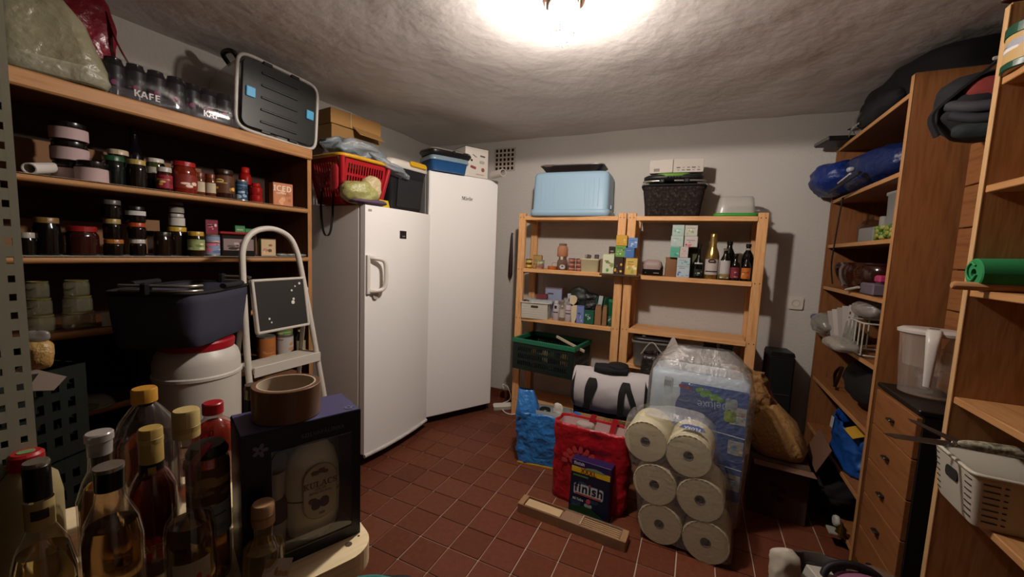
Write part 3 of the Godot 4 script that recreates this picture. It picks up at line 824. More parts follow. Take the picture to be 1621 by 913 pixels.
	for s in [[-0.54, 0.036, "left"], [-0.635, 0.044, "right"]]:
		for k in 3:
			var r: float = s[1] * (1.0 - 0.12 * k)
			t = T("glass_jar", "empty clear glass jar, %s of the %s stack on the dim shelf" % [["bottom", "middle", "top"][k], s[2]], "jar", V(-2.05, y + 0.0585 * k, s[0]), 70, "")
			P(t, "glass_body", lathe([0, 0, r * 0.9, 0, r, 0.006, r, 0.044, r * 0.9, 0.052, r * 0.9, 0.0575, r * 0.86, 0.0575, r * 0.86, 0.05, r * 0.95, 0.043, r * 0.95, 0.006, 0, 0.004], 28), gl)
			P(t, "rim", lathe([r * 0.89, 0.052, r * 0.93, 0.0535, r * 0.93, 0.057, r * 0.88, 0.058], 28), m("9a8a50", 0.3, 0.6))
	tag(P(self, numbered("price_card"), bx(V(0.026, 0.05, 0.001), 0.0003), m("c8c4ba", 0.8), V(-1.99, 0.995, -0.69), V(-4, 70, 0)), "small white card standing by the stacked glass jars", "card")
	tag(P(self, numbered("folded_cloth"), blob(0.09, 0.022, 0.05, 0.006, 77), m("6d7562", 0.9), V(-1.99, 0.7, -0.56), V(0, 70, 0)), "small greyish cloth lying on the dim lower shelf", "cloth")
	t = T("white_cup", "white rimmed bowl upside down on the dark low shelf", "bowl", V(-2.02, 0.6965, -0.64))
	P(t, "bowl", lathe([0.062, 0, 0.066, 0.002, 0.06, 0.02, 0.04, 0.036, 0.0, 0.04], 26), m("8f8d88", 0.4))
	P(t, "rim", lathe([0.061, 0.0, 0.068, 0.0, 0.068, 0.005, 0.061, 0.005], 26), m("a9a7a2", 0.35))
	# tins behind the ladder
	y = 0.6975
	can("orange fruit tin behind the ladder's tread, left of the tall tins", V(-2.05, y, -1.333), 0.044, 0.138, art("orangecan", "b8713c", ["c98048", "a8602e", "d9a45a", "b0492c"], 7, 0))
	can("white and dark vegetable tin with a green band behind the ladder", V(-2.05, y, -1.437), 0.044, 0.125, art("vegcan", "b9b4ae", ["1d1f3a", "c08858", "2b2a26", "6d9a4a"], 8, 1))
	can("low green tin stacked on the vegetable tin behind the ladder", V(-2.05, y + 0.126, -1.437), 0.041, 0.05, art("greentin", "5a8a48", ["8aa860", "a0503a", "d0c890"], 5, 1))
	t = T("bottle", "small dark sauce bottle with a cream label behind the ladder", "bottle", V(-2.01, y, -1.505), 72)
	P(t, "glass_body", lathe([0, 0, 0.023, 0, 0.025, 0.005, 0.025, 0.105, 0.02, 0.122, 0.011, 0.138, 0.01, 0.158], 24), m("0f0d09", 0.08))
	P(t, "cap", lathe([0.009, 0.152, 0.0125, 0.152, 0.0125, 0.172, 0.01, 0.174, 0, 0.174], 18), m("1b1b16", 0.4))
	P(t, "paper_label", arc_patch(0.0255, 0.028, 0.088, 2.4), m("a39c74", 0.7))
	P(t, "neck_band", arc_patch(0.0135, 0.138, 0.15, 5.5, 14), m("c8c29a", 0.6))
	carton("tall white packet with a dark mark at the shelf unit's far end", V(-2.05, y, -1.555), V(0.03, 0.17, 0.04), 75, m("8f8a82", 0.7), art("tallpack", "a9a49c", ["2a2522", "7a2f22", "55504a"], 4, 2))

func shelf_top() -> void:
	var y := 1.8485
	# crinkled bags at the left
	var t := T("plastic_bag", "big translucent greenish plastic bag sagging over the shelf's left end", "bag", V(-2.03, y, -0.605), 78)
	var sheet := []
	for q in [[0.11, 0.06, 0.0, 0.0], [0.118, 0.075, 0.015, 0.0], [0.115, 0.07, 0.06, 0.0], [0.105, 0.06, 0.12, -0.008], [0.09, 0.055, 0.2, -0.022], [0.07, 0.045, 0.28, -0.045], [0.05, 0.03, 0.36, -0.06], [0.03, 0.012, 0.4, -0.065]]:
		sheet.append(sring(q[0], q[1], q[2], 4.5, 56, Vector2(q[3], 0)))
	P(t, "bag_film", loft(crumple(sheet, 0.02, 0.04, 21)), crink("8f8b70", 0.3, 0.75, 1.3, 0.6))
	P(t, "folded_hem", loft(crumple([sring(0.115, 0.075, 0.0, 4, 56), sring(0.128, 0.088, 0.02, 4, 56), sring(0.12, 0.078, 0.05, 4, 56)], 0.012, 0.08, 23), false, false), crink("a3a088", 0.28, 0.6, 1.8, 0.7), V(0.0, 0.001, 0.004))
	t = T("foil_bag", "dark red foil sack with ribbon handle behind the translucent bag", "bag", V(-2.15, y, -0.665), 74)
	P(t, "sack", blob(0.14, 0.39, 0.055, 0.014, 31, 4.5, 0.045), crink("6a0f1e", 0.3, 1.0, 1.0, 0.5))
	P(t, "ribbon", strap(curve([V(0.12, 0.32, 0.03), V(0.135, 0.24, 0.05), V(0.16, 0.17, 0.06), V(0.2, 0.1, 0.06), V(0.24, 0.06, 0.05)], 5), V(0, 0, 1), 0.022, 0.002), m("6a1420", 0.28))
	# shrink-wrapped drink cans
	for k in 2:
		t = T("can_pack", ["shrink wrapped pack of black cans next to the red sack", "shrink wrapped pack of black cans against the clear storage crate"][k], "cans", V(-2.06, y, [-0.86, -1.085][k]), 84)
		var w: float = [0.25, 0.2][k]
		for i in ([4, 3][k]):
			for j in 2:
				var d := P(t, "drink_can", lathe([0, 0.001, 0.022, 0.001, 0.03, 0.01, 0.03, 0.125, 0.024, 0.14, 0.025, 0.143, 0, 0.14], 20), m("141114", 0.25, 0.3), V(-w / 2 + 0.033 + i * 0.062, 0, 0.03 - j * 0.062))
				if j == 0:
					P(d, "printed_panel", arc_patch(0.0304, 0.03, 0.115, 2.2), art("energy", "121014", ["6a2346", "2a262c", "3a3640", "3a4a3a"], 6, 0))
		P(t, "shrink_film", loft(crumple([sring(w / 2 + 0.006, 0.07, 0.0, 6, 48), sring(w / 2 + 0.008, 0.072, 0.02, 6, 48), sring(w / 2 + 0.006, 0.07, 0.08, 6, 48), sring(w / 2 + 0.004, 0.068, 0.125, 6, 48), sring(w / 2 - 0.01, 0.052, 0.145, 6, 48)], 0.006, 0.1, 60 + k)), glass("7f7d82", 0.02))
		P(t, "film_hem", loft(crumple([sring(w / 2 + 0.007, 0.074, 0.002, 6, 48), sring(w / 2 + 0.012, 0.078, 0.022, 6, 48), sring(w / 2 + 0.008, 0.072, 0.036, 6, 48)], 0.007, 0.14, 66 + k), false, false), film("8a868a", 0.16, 0.26))
		P(t, "lettering", words(["KAFE", "KAF"][k], 0.034), m("b9b6b4", 0.3), V(-0.01, 0.03, 0.0745))
	# storage crate lying on its side, lid towards the room
	t = T("storage_crate", "clear storage crate on its side with a black lid and blue clips", "crate", V(-2.13, y + 0.004, -1.388), 86)
	t.rotation_degrees.z = -3.0
	t.scale = Vector3.ONE * 0.93
	var body := []
	for q in [[0.0, 1.0], [0.02, 1.005], [0.17, 0.95], [0.33, 0.86], [0.36, 0.84], [0.365, 0.5]]:
		var r := []
		for p in sring(0.215 * q[1], 0.185 * q[1], 0.0, 7.0, 44): r.append(V(p.x, 0.188 + p.z, 0.15 - q[0]))
		r.reverse()
		body.append(r)
	P(t, "crate_body", loft(body, false, true), film("b5b1a8", 0.55, 0.3))
	var rim := begin()
	var rp := []
	for p in sring(0.219, 0.188, 0.0, 8.0, 56): rp.append(V(p.x, 0.188 + p.z, 0.152))
	tube_into(rim, rp, 0.009, 8, true)
	P(t, "crate_rim", done(rim), film("c4c0b8", 0.8, 0.3))
	P(t, "lid", prism(rrect(0.395, 0.335, 0.035), 0.022), m("14130f", 0.4), V(0, 0.188, 0.157))
	for k in 5:
		P(t, "lid_rib", bx(V(0.2, 0.012, 0.008), 0.003), m("1d1c18", 0.45), V(-0.01, 0.055 + k * 0.062, 0.17))
	for s in [-1, 1]:
		P(t, "side_clip", bx(V(0.045, 0.05, 0.012), 0.003), m("4b9cc4", 0.4), V(s * 0.162, 0.165, 0.172))
		for y2 in [0.006, 0.356]:
			P(t, "black_latch", bx(V(0.05, 0.02, 0.02), 0.004), m("191816", 0.4), V(s * 0.075, y2, 0.155))
	P(t, "carry_handle", tube(curve([V(-0.16, 0.36, 0.06), V(-0.2, 0.395, 0.06), V(-0.2, 0.4, -0.03), V(-0.16, 0.36, -0.04)], 5), 0.012, 8), m("14130f", 0.45))
	# open flat cardboard boxes over the basket
	t = T("cardboard_box", "upper flat brown cardboard box piled above the red basket", "box", V(-2.13, 2.05, -1.925), 82)
	P(t, "box_body", bx(V(0.36, 0.088, 0.26), 0.002), m("97703c", 0.8), V(0, 0.0, 0))
	P(t, "lid_edge", bx(V(0.004, 0.09, 0.265), 0.001), m("cdb282", 0.8), V(-0.05, 0.0, 0.004))
	t = T("cardboard_box", "lower flat brown cardboard box with an open flap above the red basket", "box", V(-2.13, 1.945, -1.92), 85)
	P(t, "box_body", bx(V(0.36, 0.1, 0.25), 0.002), m("8c6838", 0.8))
	P(t, "open_flap", bx(V(0.19, 0.004, 0.09), 0.001), m("9a7442", 0.8), V(0.06, 0.09, 0.16), V(38, 0, 0))
	tag(P(self, "rolled_sleeve", lathe([0, 0, 0.028, 0.004, 0.03, 0.02, 0.03, 0.22, 0.02, 0.235, 0, 0.236], 18), m("24392a", 0.7), V(-2.02, 1.915, -1.9), V(0, 86, 90)), "dark green rolled sleeve under the flat cardboard boxes", "roll")

func freezer_tops() -> void:
	var y := 1.5665
	# red shopping basket with yellow rim
	var t := T("shopping_basket", "red slotted plastic basket with a yellow rim on the shorter freezer", "basket", V(-1.96, y, -1.815), 84)
	var red := m("a31820", 0.35)
	var st := begin()
	var w := 0.335; var d := 0.3; var h := 0.25; var fl := 0.045
	for s in [1.0, -1.0]:
		lattice(st, V(-w / 2 * 0.84, 0.01, s * (d / 2 - fl)), V(w * 0.84, 0, 0), V(0, h, s * fl), V(0, 0, 0.004), 14, 3, 0.42, 0.22, 0.05, 0.1)
		lattice(st, V(s * (w / 2 - fl * 0.8), 0.01, -d / 2 * 0.82), V(0, 0, d * 0.82), V(s * fl, h, 0), V(0.004, 0, 0), 10, 3, 0.42, 0.22, 0.05, 0.1)
	for s in [1.0, -1.0]:
		for q in [1.0, -1.0]:
			tube_into(st, [V(s * (w / 2 - fl * 0.9), 0.005, q * (d / 2 - fl)), V(s * w / 2, h + 0.01, q * d / 2)], 0.016, 8)
	P(t, "slotted_walls", done(st), red)
	P(t, "base", bx(V(w * 0.8, 0.008, d * 0.72), 0.003), red)
	var rim := begin()
	var pts := []
	for p in sring(w / 2 + 0.012, d / 2 + 0.012, h + 0.015, 8.0, 48): pts.append(p)
	tube_into(rim, pts, 0.0115, 8, true)
	P(t, "yellow_rim", done(rim), m("cf9a22", 0.4))
	P(t, "handle", lathe([0, 0, 0.026, 0.004, 0.034, 0.02, 0.034, 0.12, 0.022, 0.14, 0, 0.142], 20, Vector2(0.3, 1.0)), m("b02a34", 0.4), V(-w / 2 - 0.012, 0.07, 0.1))
	# film bags in it
	t = T("plastic_bag", "crinkled clear and bluish plastic bags heaped on the red basket", "bag", V(-1.93, y + 0.27, -1.86), 84)
	P(t, "clear_film", blob(0.19, 0.12, 0.11, 0.05, 91, 2.4, 0.07), crink("98a5ab", 0.25, 0.5, 6.0, 1.2), V(-0.03, -0.01, 0))
	P(t, "hanging_film", blob(0.15, 0.05, 0.06, 0.03, 92, 2.4, 0.09), crink("a9b4ba", 0.25, 0.5, 6.0, 1.2), V(0.13, -0.035, 0.1), V(0, 0, -16))
	# yellow green bag and purple cloth, and the hanging strap
	t = T("produce_bag", "pale yellow green bag squeezed between shelf unit and red basket", "bag", V(-1.79, y, -1.725), 72)
	P(t, "bag_film", blob(0.1, 0.13, 0.06, 0.02, 95, 2.6, 0.06), crink("a5a264", 0.3, 0.92, 6.0))
	P(t, "bag_neck", blob(0.055, 0.15, 0.04, 0.014, 96, 2.4, 0.07), crink("c7b48a", 0.35, 0.95, 6.0), V(0.045, 0.02, 0.01), V(0, 0, -14))
	tag(P(self, "purple_cloth", blob(0.11, 0.032, 0.055, 0.012, 97, 2.6, 0.06), m("5c4a5e", 0.9), V(-1.765, y, -1.76), V(0, 78, 0)), "dull purple cloth bunched on the front edge of the shorter freezer", "cloth")
	t = T("shoulder_strap", "black woven strap hanging in a loop down the shorter freezer's side", "strap", V(-1.985, y, -1.69), 0)
	P(t, "webbing", strap(curve([V(-0.035, 0.2, -0.02), V(-0.06, 0.05, 0.012), V(-0.062, -0.08, 0.012), V(-0.045, -0.16, 0.012), V(-0.02, -0.185, 0.012), V(0.01, -0.165, 0.012), V(0.028, -0.08, 0.012), V(0.04, 0.06, 0.012), V(0.03, 0.2, -0.02)], 6), V(0.5, 0, 0.85), 0.03, 0.003), m("0d0c0d", 0.85))
	tag(P(self, "yellow_tag", bx(V(0.075, 0.05, 0.002), 0.0006), m("c8a91f", 0.5), V(-1.76, y, -1.9), V(-18, 88, 0)), "bright yellow printed tag under the red basket's corner", "tag")
	# black bin with white lid
	t = T("storage_bin", "black bin with a white lid and yellow handle on the shorter freezer", "bin", V(-1.985, y, -2.185), 84)
	var rings := []
	for q in [[0.0, 0.86], [0.01, 0.88], [0.26, 1.0], [0.272, 1.03], [0.285, 1.03]]:
		rings.append(sring(0.17 * q[1], 0.19 * q[1], q[0], 7.0, 40))
	P(t, "bin_body", loft(rings), m("1b1b1c", 0.4))
	P(t, "front_panel", bx(V(0.22, 0.19, 0.004), 0.002), m("242425", 0.45), V(0.01, 0.03, 0.176), V(5, 0, 0))
	P(t, "lid", loft([sring(0.182, 0.2, 0.28, 7, 40), sring(0.186, 0.204, 0.285, 7, 40), sring(0.184, 0.202, 0.32, 7, 40), sring(0.165, 0.18, 0.335, 7, 40), sring(0.05, 0.05, 0.338, 7, 40)]), m("cac4b8", 0.4))
	P(t, "yellow_grip", prism(rrect(0.15, 0.034, 0.014), 0.03), m("cd9f1e", 0.4), V(0.06, 0.316, 0.2), V(-20, 0, 0))
	# on the tall freezer
	y = 1.881
	var yaw := 60.97
	t = T("storage_box", "flat blue storage box with a clear lid on the tall freezer", "box", V(-1.75, y, -2.49), yaw)
	P(t, "box_body", loft([sring(0.135, 0.1, 0.0, 8, 40), sring(0.145, 0.11, 0.07, 8, 40), sring(0.148, 0.113, 0.072, 8, 40)]), m("1f4f80", 0.35))
	P(t, "clear_lid", loft([sring(0.153, 0.118, 0.07, 8, 40), sring(0.155, 0.12, 0.075, 8, 40), sring(0.15, 0.115, 0.1, 8, 40), sring(0.13, 0.095, 0.106, 8, 40)], false, true), film("8fa6b4", 0.7, 0.25))
	t = T("black_appliance", "low black appliance with grey top lying over the blue box", "appliance", V(-1.745, y + 0.108, -2.5), yaw + 4)
	P(t, "shell", loft([sring(0.16, 0.1, 0.0, 6, 40), sring(0.175, 0.115, 0.025, 6, 40), sring(0.17, 0.11, 0.036, 6, 40), sring(0.12, 0.07, 0.04, 6, 40)]), m("151311", 0.35))
	P(t, "grey_top", loft([sring(0.172, 0.112, 0.034, 6, 40), sring(0.165, 0.106, 0.046, 6, 40), sring(0.1, 0.06, 0.05, 6, 40)], false, true), m("7d766e", 0.5))
	P(t, "latch", bx(V(0.04, 0.02, 0.016), 0.004), m("1c1a18", 0.4), V(0.1, 0.02, 0.112))
	P(t, "foot", cyl(0.012, 0.01, 0.002, 12), m("0e0d0c", 0.5), V(0, 0.028, 0.113), V(90, 0, 0))
	t = carton("white carton printed with kitchen tool pictures on the tall freezer", V(-1.64, y, -2.7), V(0.2, 0.215, 0.15), yaw, m("cfc8bd", 0.6), null, "", "appliance_carton")
	for a in [[-0.02, 0.155, 0.04, 0.008, "7d766c", 25.0], [0.05, 0.16, 0.045, 0.012, "5b544c", 4.0], [-0.045, 0.12, 0.018, 0.016, "2b2723", 0.0], [0.045, 0.115, 0.045, 0.022, "a59d92", 0.0], [-0.03, 0.07, 0.05, 0.02, "8a3f38", 12.0], [0.055, 0.06, 0.028, 0.03, "8a4a40", -8.0], [0.03, 0.022, 0.07, 0.006, "b08a80", 0.0]]:
		P(t, "printed_picture", prism(rrect(a[2], a[3], minf(a[2], a[3]) * 0.45), 0.0012), m(a[4], 0.6), V(a[0], a[1], 0.0756), V(0, 0, -a[5]))
	P(t, "lid_edge", bx(V(0.202, 0.003, 0.152), 0.001), m("2b2622", 0.6), V(0, 0.2145, 0))
	tag(P(self, "paper_scroll", lathe([0.024, 0, 0.028, 0, 0.028, 0.14, 0.024, 0.14, 0.024, 0], 20), m("b9b2a8", 0.8), V(-1.485, y + 0.03, -2.76), V(90, yaw, 0)), "short grey paper scroll at the tall freezer's right corner", "paper")

# ---------------------------------------------------------------- ladder, drum and carrier basket by the shelf wall
func ladder_corner() -> void:
	var t := T("step_ladder", "white folding step ladder with a round top hoop before the shelf unit", "ladder", V(-1.52, 0, -1.165))
	var wht := m("c4bdb1", 0.45)
	var at := func(y: float, z: float) -> Vector3: return V(-0.175 - 0.15 * (y - 1.2) - 0.03, y, z)   # the leaning plane of the front frame
	var hoop := [at.call(0.02, -0.225), at.call(0.5, -0.19), at.call(0.9, 0.165 - 0.325), at.call(1.2, -0.135), at.call(1.3, -0.12), at.call(1.36, -0.09), at.call(1.39, -0.03), at.call(1.388, 0.035), at.call(1.36, 0.09), at.call(1.3, 0.125), at.call(1.2, 0.137), at.call(0.9, 0.155), at.call(0.5, 0.17), at.call(0.02, 0.19)]
	P(t, "hoop_frame", tube(curve(hoop, 6), 0.0125, 10), wht)
	for y in [0.79, 0.545, 0.27]:
		var tr := P(t, "tread", bx(V(0.12, 0.03, 0.325 + (0.77 - y) * 0.09), 0.004), m("b7ae9f", 0.6), at.call(y - 0.015, -0.012) + V(-0.045, 0, 0))
		P(tr, "front_lip", bx(V(0.006, 0.045, 0.325 + (0.77 - y) * 0.09), 0.002), wht, V(0.062, -0.012, 0))
	var pl := P(t, "folded_platform", bx(V(0.014, 0.225, 0.25), 0.004), m("2a2724", 0.8), at.call(0.945, -0.008) + V(0.012, 0, 0), V(0, 4, 8))
	for q in [[V(0.02, 0.012, 0.262), V(0.002, 0.218, 0)], [V(0.02, 0.012, 0.262), V(0.002, -0.005, 0)]]:
		P(pl, "platform_frame", bx(q[0], 0.003), wht, q[1])
	for z in [-0.127, 0.127]:
		P(pl, "platform_frame", bx(V(0.02, 0.226, 0.012), 0.003), wht, V(0.002, 0, z))
	for q in [[0.2, -0.1, 0.006], [0.188, -0.075, 0.004], [0.17, -0.055, 0.005], [0.13, -0.06, 0.006], [0.115, -0.055, 0.009], [0.055, 0.07, 0.005], [0.038, 0.062, 0.004]]:
		P(pl, "paint_blot", cyl(q[2], 0.0012, 0.0004, 9), m("d6d1c8", 0.6), V(0.0068, q[0], q[1]), V(0, 0, -90))
	for z in [-0.15, 0.14]:
		P(t, "rear_leg", tube([at.call(1.12, z), V(-0.38, 0.02, z * 1.2)], 0.0105, 8), wht)
	P(t, "rear_brace", tube([V(-0.355, 0.2, -0.178), V(-0.355, 0.2, 0.166)], 0.008, 8), wht)
	# drum on a box
	t = T("plastic_drum", "white screw top plastic drum with a red lid, left of the ladder", "drum", V(-1.7, 0.585, -0.842))
	t.scale = V(1, 1.1, 1)
	P(t, "drum_body", lathe([0, 0, 0.118, 0, 0.128, 0.012, 0.132, 0.05, 0.1345, 0.215, 0.139, 0.219, 0.139, 0.228, 0.1345, 0.232, 0.134, 0.27, 0.126, 0.296, 0.112, 0.31, 0.108, 0.318, 0, 0.318], 48), m("c3beb4", 0.4))
	P(t, "red_lid", lathe([0.109, 0.312, 0.115, 0.313, 0.117, 0.336, 0.112, 0.342, 0, 0.342], 48), m("9c1220", 0.4))
	t = T("cardboard_box", "brown cardboard box under the white drum", "box", V(-1.735, 0.0, -0.81), 4)
	P(t, "box_body", bx(V(0.36, 0.58, 0.34), 0.003), m("6a4a35", 0.85))
	P(t, "top_flap", bx(V(0.36, 0.004, 0.17), 0.001), m("7a563e", 0.85), V(0, 0.58, 0.088))
	t = T("slatted_rack", "cream slatted plastic rack half hidden between drum and bottles", "rack", V(-1.41, 0.0, -0.87), 70)
	for y in [0.62, 0.56]:
		P(t, "slat", bx(V(0.3, 0.022, 0.024), 0.004), m("c2b18c", 0.6), V(0, y, 0.05))
		P(t, "slat", bx(V(0.3, 0.022, 0.024), 0.004), m("c2b18c", 0.6), V(0, y, -0.05))
	for s in [-1, 1]:
		for q in [-1, 1]:
			P(t, "leg", bx(V(0.022, 0.64, 0.02), 0.004), m("c2b18c", 0.6), V(0.13 * s, 0, 0.05 * q))
	carton("plain brown carton on the shelf wall's low board, seen through the ladder", V(-2.04, 0.3845, -1.33), V(0.26, 0.24, 0.2), 88, m("7a5236", 0.8))
	tag(P(self, "brown_wrapping", blob(0.08, 0.09, 0.06, 0.02, 88), crink("9a7454", 0.85, 1.0, 5.0), V(-1.98, 0.3845, -1.1), V(0, 70, 0)), "crumpled brown wrapping paper between drum and ladder", "paper")
	# carrier basket on the drum
	t = T("carrier_basket", "navy fabric carrier basket with aluminium frame resting on the drum", "basket", V(-1.738, 0.966, -0.841), 125.8)
	t.scale = V(1, 0.84, 1)
	var rings := []
	for q in [[0.0, 0.9], [0.008, 0.93], [0.06, 0.955], [0.12, 0.97], [0.18, 0.985], [0.215, 0.99]]:
		rings.append(sring(0.225 * q[1], 0.14 * q[1], q[0], 7.0, 56))
	rings = crumple(rings, 0.006, 0.05, 15)
	var inner := []
	for i in [5, 3, 0]:
		var r := []
		for p in rings[i]: r.append(V(p.x * 0.97, p.y + 0.004, p.z * 0.96))
		inner.append(r)
	P(t, "fabric_body", loft(rings + inner, true, true), rough_mat("navy_cloth", "3a3a47", 12, 0.5, 0.95, 0.08))
	var alu := m("a8a294", 0.28, 0.85)
	for q in [[0.232, 0.006], [0.252, 0.006]]:
		for a in [[4, 15], [40, 52]]:
			var pts := []
			for k in range(a[0], a[1]): 
				var p: Vector3 = sring(0.229, 0.142, q[0], 5.0, 56)[k]
				pts.append(p)
			P(t, "frame_tube", tube(pts, q[1], 8), alu)
	var g := []
	for p in sring(0.227, 0.14, 0.222, 6.0, 56): g.append(p)
	P(t, "black_piping", tube(g, 0.0075, 6, true), m("121214", 0.8))
	for s in [-1, 1]:
		P(t, "hinge", bx(V(0.03, 0.05, 0.024), 0.006), m("141416", 0.4), V(s * 0.232, 0.215, 0))
		P(t, "grip_sleeve", tube([V(-0.07, 0.238, s * 0.146), V(0.07, 0.238, s * 0.146)], 0.012, 10), m("17171c", 0.8))
	P(t, "zip_pocket", bx(V(0.13, 0.012, 0.003), 0.001), m("0d0d10", 0.6), V(0.13, 0.172, 0.136), V(-2, 0, 0))
	P(t, "string_tag", tube(curve([V(0.16, 0.235, 0.15), V(0.165, 0.2, 0.148), V(0.185, 0.168, 0.147), V(0.172, 0.195, 0.149), V(0.158, 0.225, 0.15)], 4), 0.0018, 5), m("b9b4a6", 0.7))

# ---------------------------------------------------------------- on and in the pine rack
func rack_top() -> void:
	var y := 1.6085
	var t := T("cool_box", "pale blue ribbed cool box standing upside down on the left rack", "cooler", V(-0.905, y, -3.0), 3)
	var blue := m("97b6c9", 0.45)
	P(t, "box_body", loft([sring(0.29, 0.15, 0.05, 9, 56), sring(0.288, 0.148, 0.06, 9, 56), sring(0.282, 0.143, 0.3, 9, 56), sring(0.272, 0.134, 0.318, 9, 56), sring(0.25, 0.115, 0.326, 9, 56)]), blue)
	P(t, "lid_band", loft([sring(0.285, 0.146, 0.0, 9, 56), sring(0.298, 0.157, 0.006, 9, 56), sring(0.3, 0.159, 0.044, 9, 56), sring(0.294, 0.153, 0.05, 9, 56), sring(0.28, 0.14, 0.051, 9, 56)]), blue)
	for s in [-1, 1]:
		for k in 4:
			P(t, "pressed_rib", bx(V(0.006, 0.2, 0.004), 0.0018), blue, V(s * (0.115 + 0.033 * k), 0.07, 0.1465), V(-1.2, 0, 0))
	for s in [-1, 1]: P(t, "hinge_lug", bx(V(0.012, 0.03, 0.05), 0.003), m("8eaec2", 0.45), V(s * 0.292, 0.06, 0.02))
	t = T("roasting_tin", "dark shallow roasting tin lying on the pale blue cool box", "tin", V(-0.905, y + 0.328, -2.98), 4)
	P(t, "tray", loft([sring(0.2, 0.1, 0.0, 8, 40), sring(0.235, 0.12, 0.042, 8, 40), sring(0.24, 0.125, 0.043, 8, 40), sring(0.232, 0.117, 0.04, 8, 40), sring(0.2, 0.098, 0.004, 8, 40)]), m("1d1210", 0.35))
	P(t, "rolled_rim", tube(sring(0.238, 0.123, 0.043, 8, 44), 0.004, 6, true), m("8a8178", 0.3, 0.7))
	P(t, "crumpled_foil", blob(0.05, 0.022, 0.04, 0.01, 33), m("8c6f66", 0.3, 0.5), V(-0.17, 0.03, 0.08))
	t = T("carrier_basket", "charcoal flecked carrier basket with silver frame on the right rack", "basket", V(-0.195, y, -3.0), 4)
	var rings := []
	for q in [[0.0, 0.84], [0.006, 0.86], [0.08, 0.9], [0.16, 0.945], [0.205, 0.97]]: rings.append(sring(0.2 * q[1], 0.135 * q[1], q[0], 6.0, 56))
	P(t, "fabric_body", loft(crumple(rings, 0.005, 0.05, 18)), rough_mat("fleck_cloth", "ffffff", 9, 0.5, 0.95, 0.08, ["17110f", "241c1a", "2f2725", "5d5552"]))
	var alu := m("c9c4b8", 0.25, 0.85)
	for q in [[0.214, 4, 24], [0.214, 32, 52], [0.232, 0, 10], [0.232, 46, 56]]:
		var r := sring(0.203, 0.138, q[0], 4.5, 56)
		P(t, "frame_tube", tube(r.slice(q[1], q[2]), 0.0065, 8), alu)
	P(t, "black_piping", tube(sring(0.2, 0.136, 0.206, 5.0, 48), 0.008, 6, true), m("121010", 0.8))
	for s in [-1, 1]: P(t, "frame_corner", bx(V(0.035, 0.03, 0.03), 0.008), m("151314", 0.5), V(s * 0.075, 0.216, 0.136))
	t = T("green_gadget", "flat black device with a lime green top on the charcoal basket", "device", V(-0.2, y + 0.238, -2.99), 4)
	P(t, "black_base", loft([sring(0.16, 0.085, 0.0, 3.2, 48), sring(0.19, 0.11, 0.012, 3.2, 48), sring(0.192, 0.112, 0.032, 3.2, 48), sring(0.175, 0.095, 0.042, 3.2, 48)]), m("1a1a19", 0.45))
	P(t, "green_cover", loft([sring(0.09, 0.1, 0.024, 3.0, 40), sring(0.115, 0.117, 0.03, 3.0, 40), sring(0.11, 0.1, 0.05, 3.0, 40), sring(0.08, 0.06, 0.056, 3.0, 40)]), m("5f8a2e", 0.5))
	for k in 5: P(t, "button", cyl(0.0055, 0.006, 0.001, 10), m("1b1d12", 0.5), V(-0.036 + 0.018 * k, 0.022, 0.1165), V(78, 0, 0))
	for a in [["left white carton with a barcode on top of the green device", -0.275, 0.15, -4, 0.0], ["right white carton with small print on top of the green device", -0.115, 0.185, 5, 0.008]]:
		t = carton(a[0], V(a[1], y + 0.296, -2.985 - a[4]), V(a[2], 0.088, 0.13), a[3], m("b9b0a6", 0.65))
		if a[3] < 0:
			for k in 9: P(t, "barcode_bar", bx(V(0.0016 + 0.0012 * (k % 3), 0.02, 0.0006), 0), m("5b534e", 0.7), V(-0.045 + k * 0.0042, 0.01, 0.0653))
		else:
			for k in 10: P(t, "small_print", bx(V(0.012 + 0.006 * (k % 3), 0.006, 0.0006), 0), m(["8a8178", "6d645d", "4a4440"][k % 3], 0.7), V(-0.06 + (k % 5) * 0.031, 0.012 + 0.016 * (k / 5), 0.0653))
		P(t, "red_edge", bx(V(a[2] * 0.5, 0.003, 0.02), 0.0008), m("7d4434", 0.7), V(0, 0.089, 0.03))
	t = T("food_container", "clear plastic container upside down on its bright green lid", "container", V(0.19, y, -2.985))
	P(t, "green_lid", loft([sring(0.115, 0.075, 0.0, 5, 48), sring(0.128, 0.088, 0.004, 5, 48), sring(0.128, 0.088, 0.02, 5, 48), sring(0.12, 0.08, 0.026, 5, 48)]), m("3f8f36", 0.45))
	P(t, "clear_tub", loft([sring(0.112, 0.074, 0.026, 5, 48), sring(0.108, 0.07, 0.05, 5, 48), sring(0.1, 0.064, 0.12, 5, 48), sring(0.092, 0.056, 0.132, 5, 48), sring(0.03, 0.02, 0.133, 5, 48)], false, true), film("c9c5bd", 0.5, 0.25))
	P(t, "lug", bx(V(0.05, 0.012, 0.03), 0.004), film("c9c5bd", 0.6, 0.25), V(0.115, 0.036, 0.0), V(0, 0, 12))

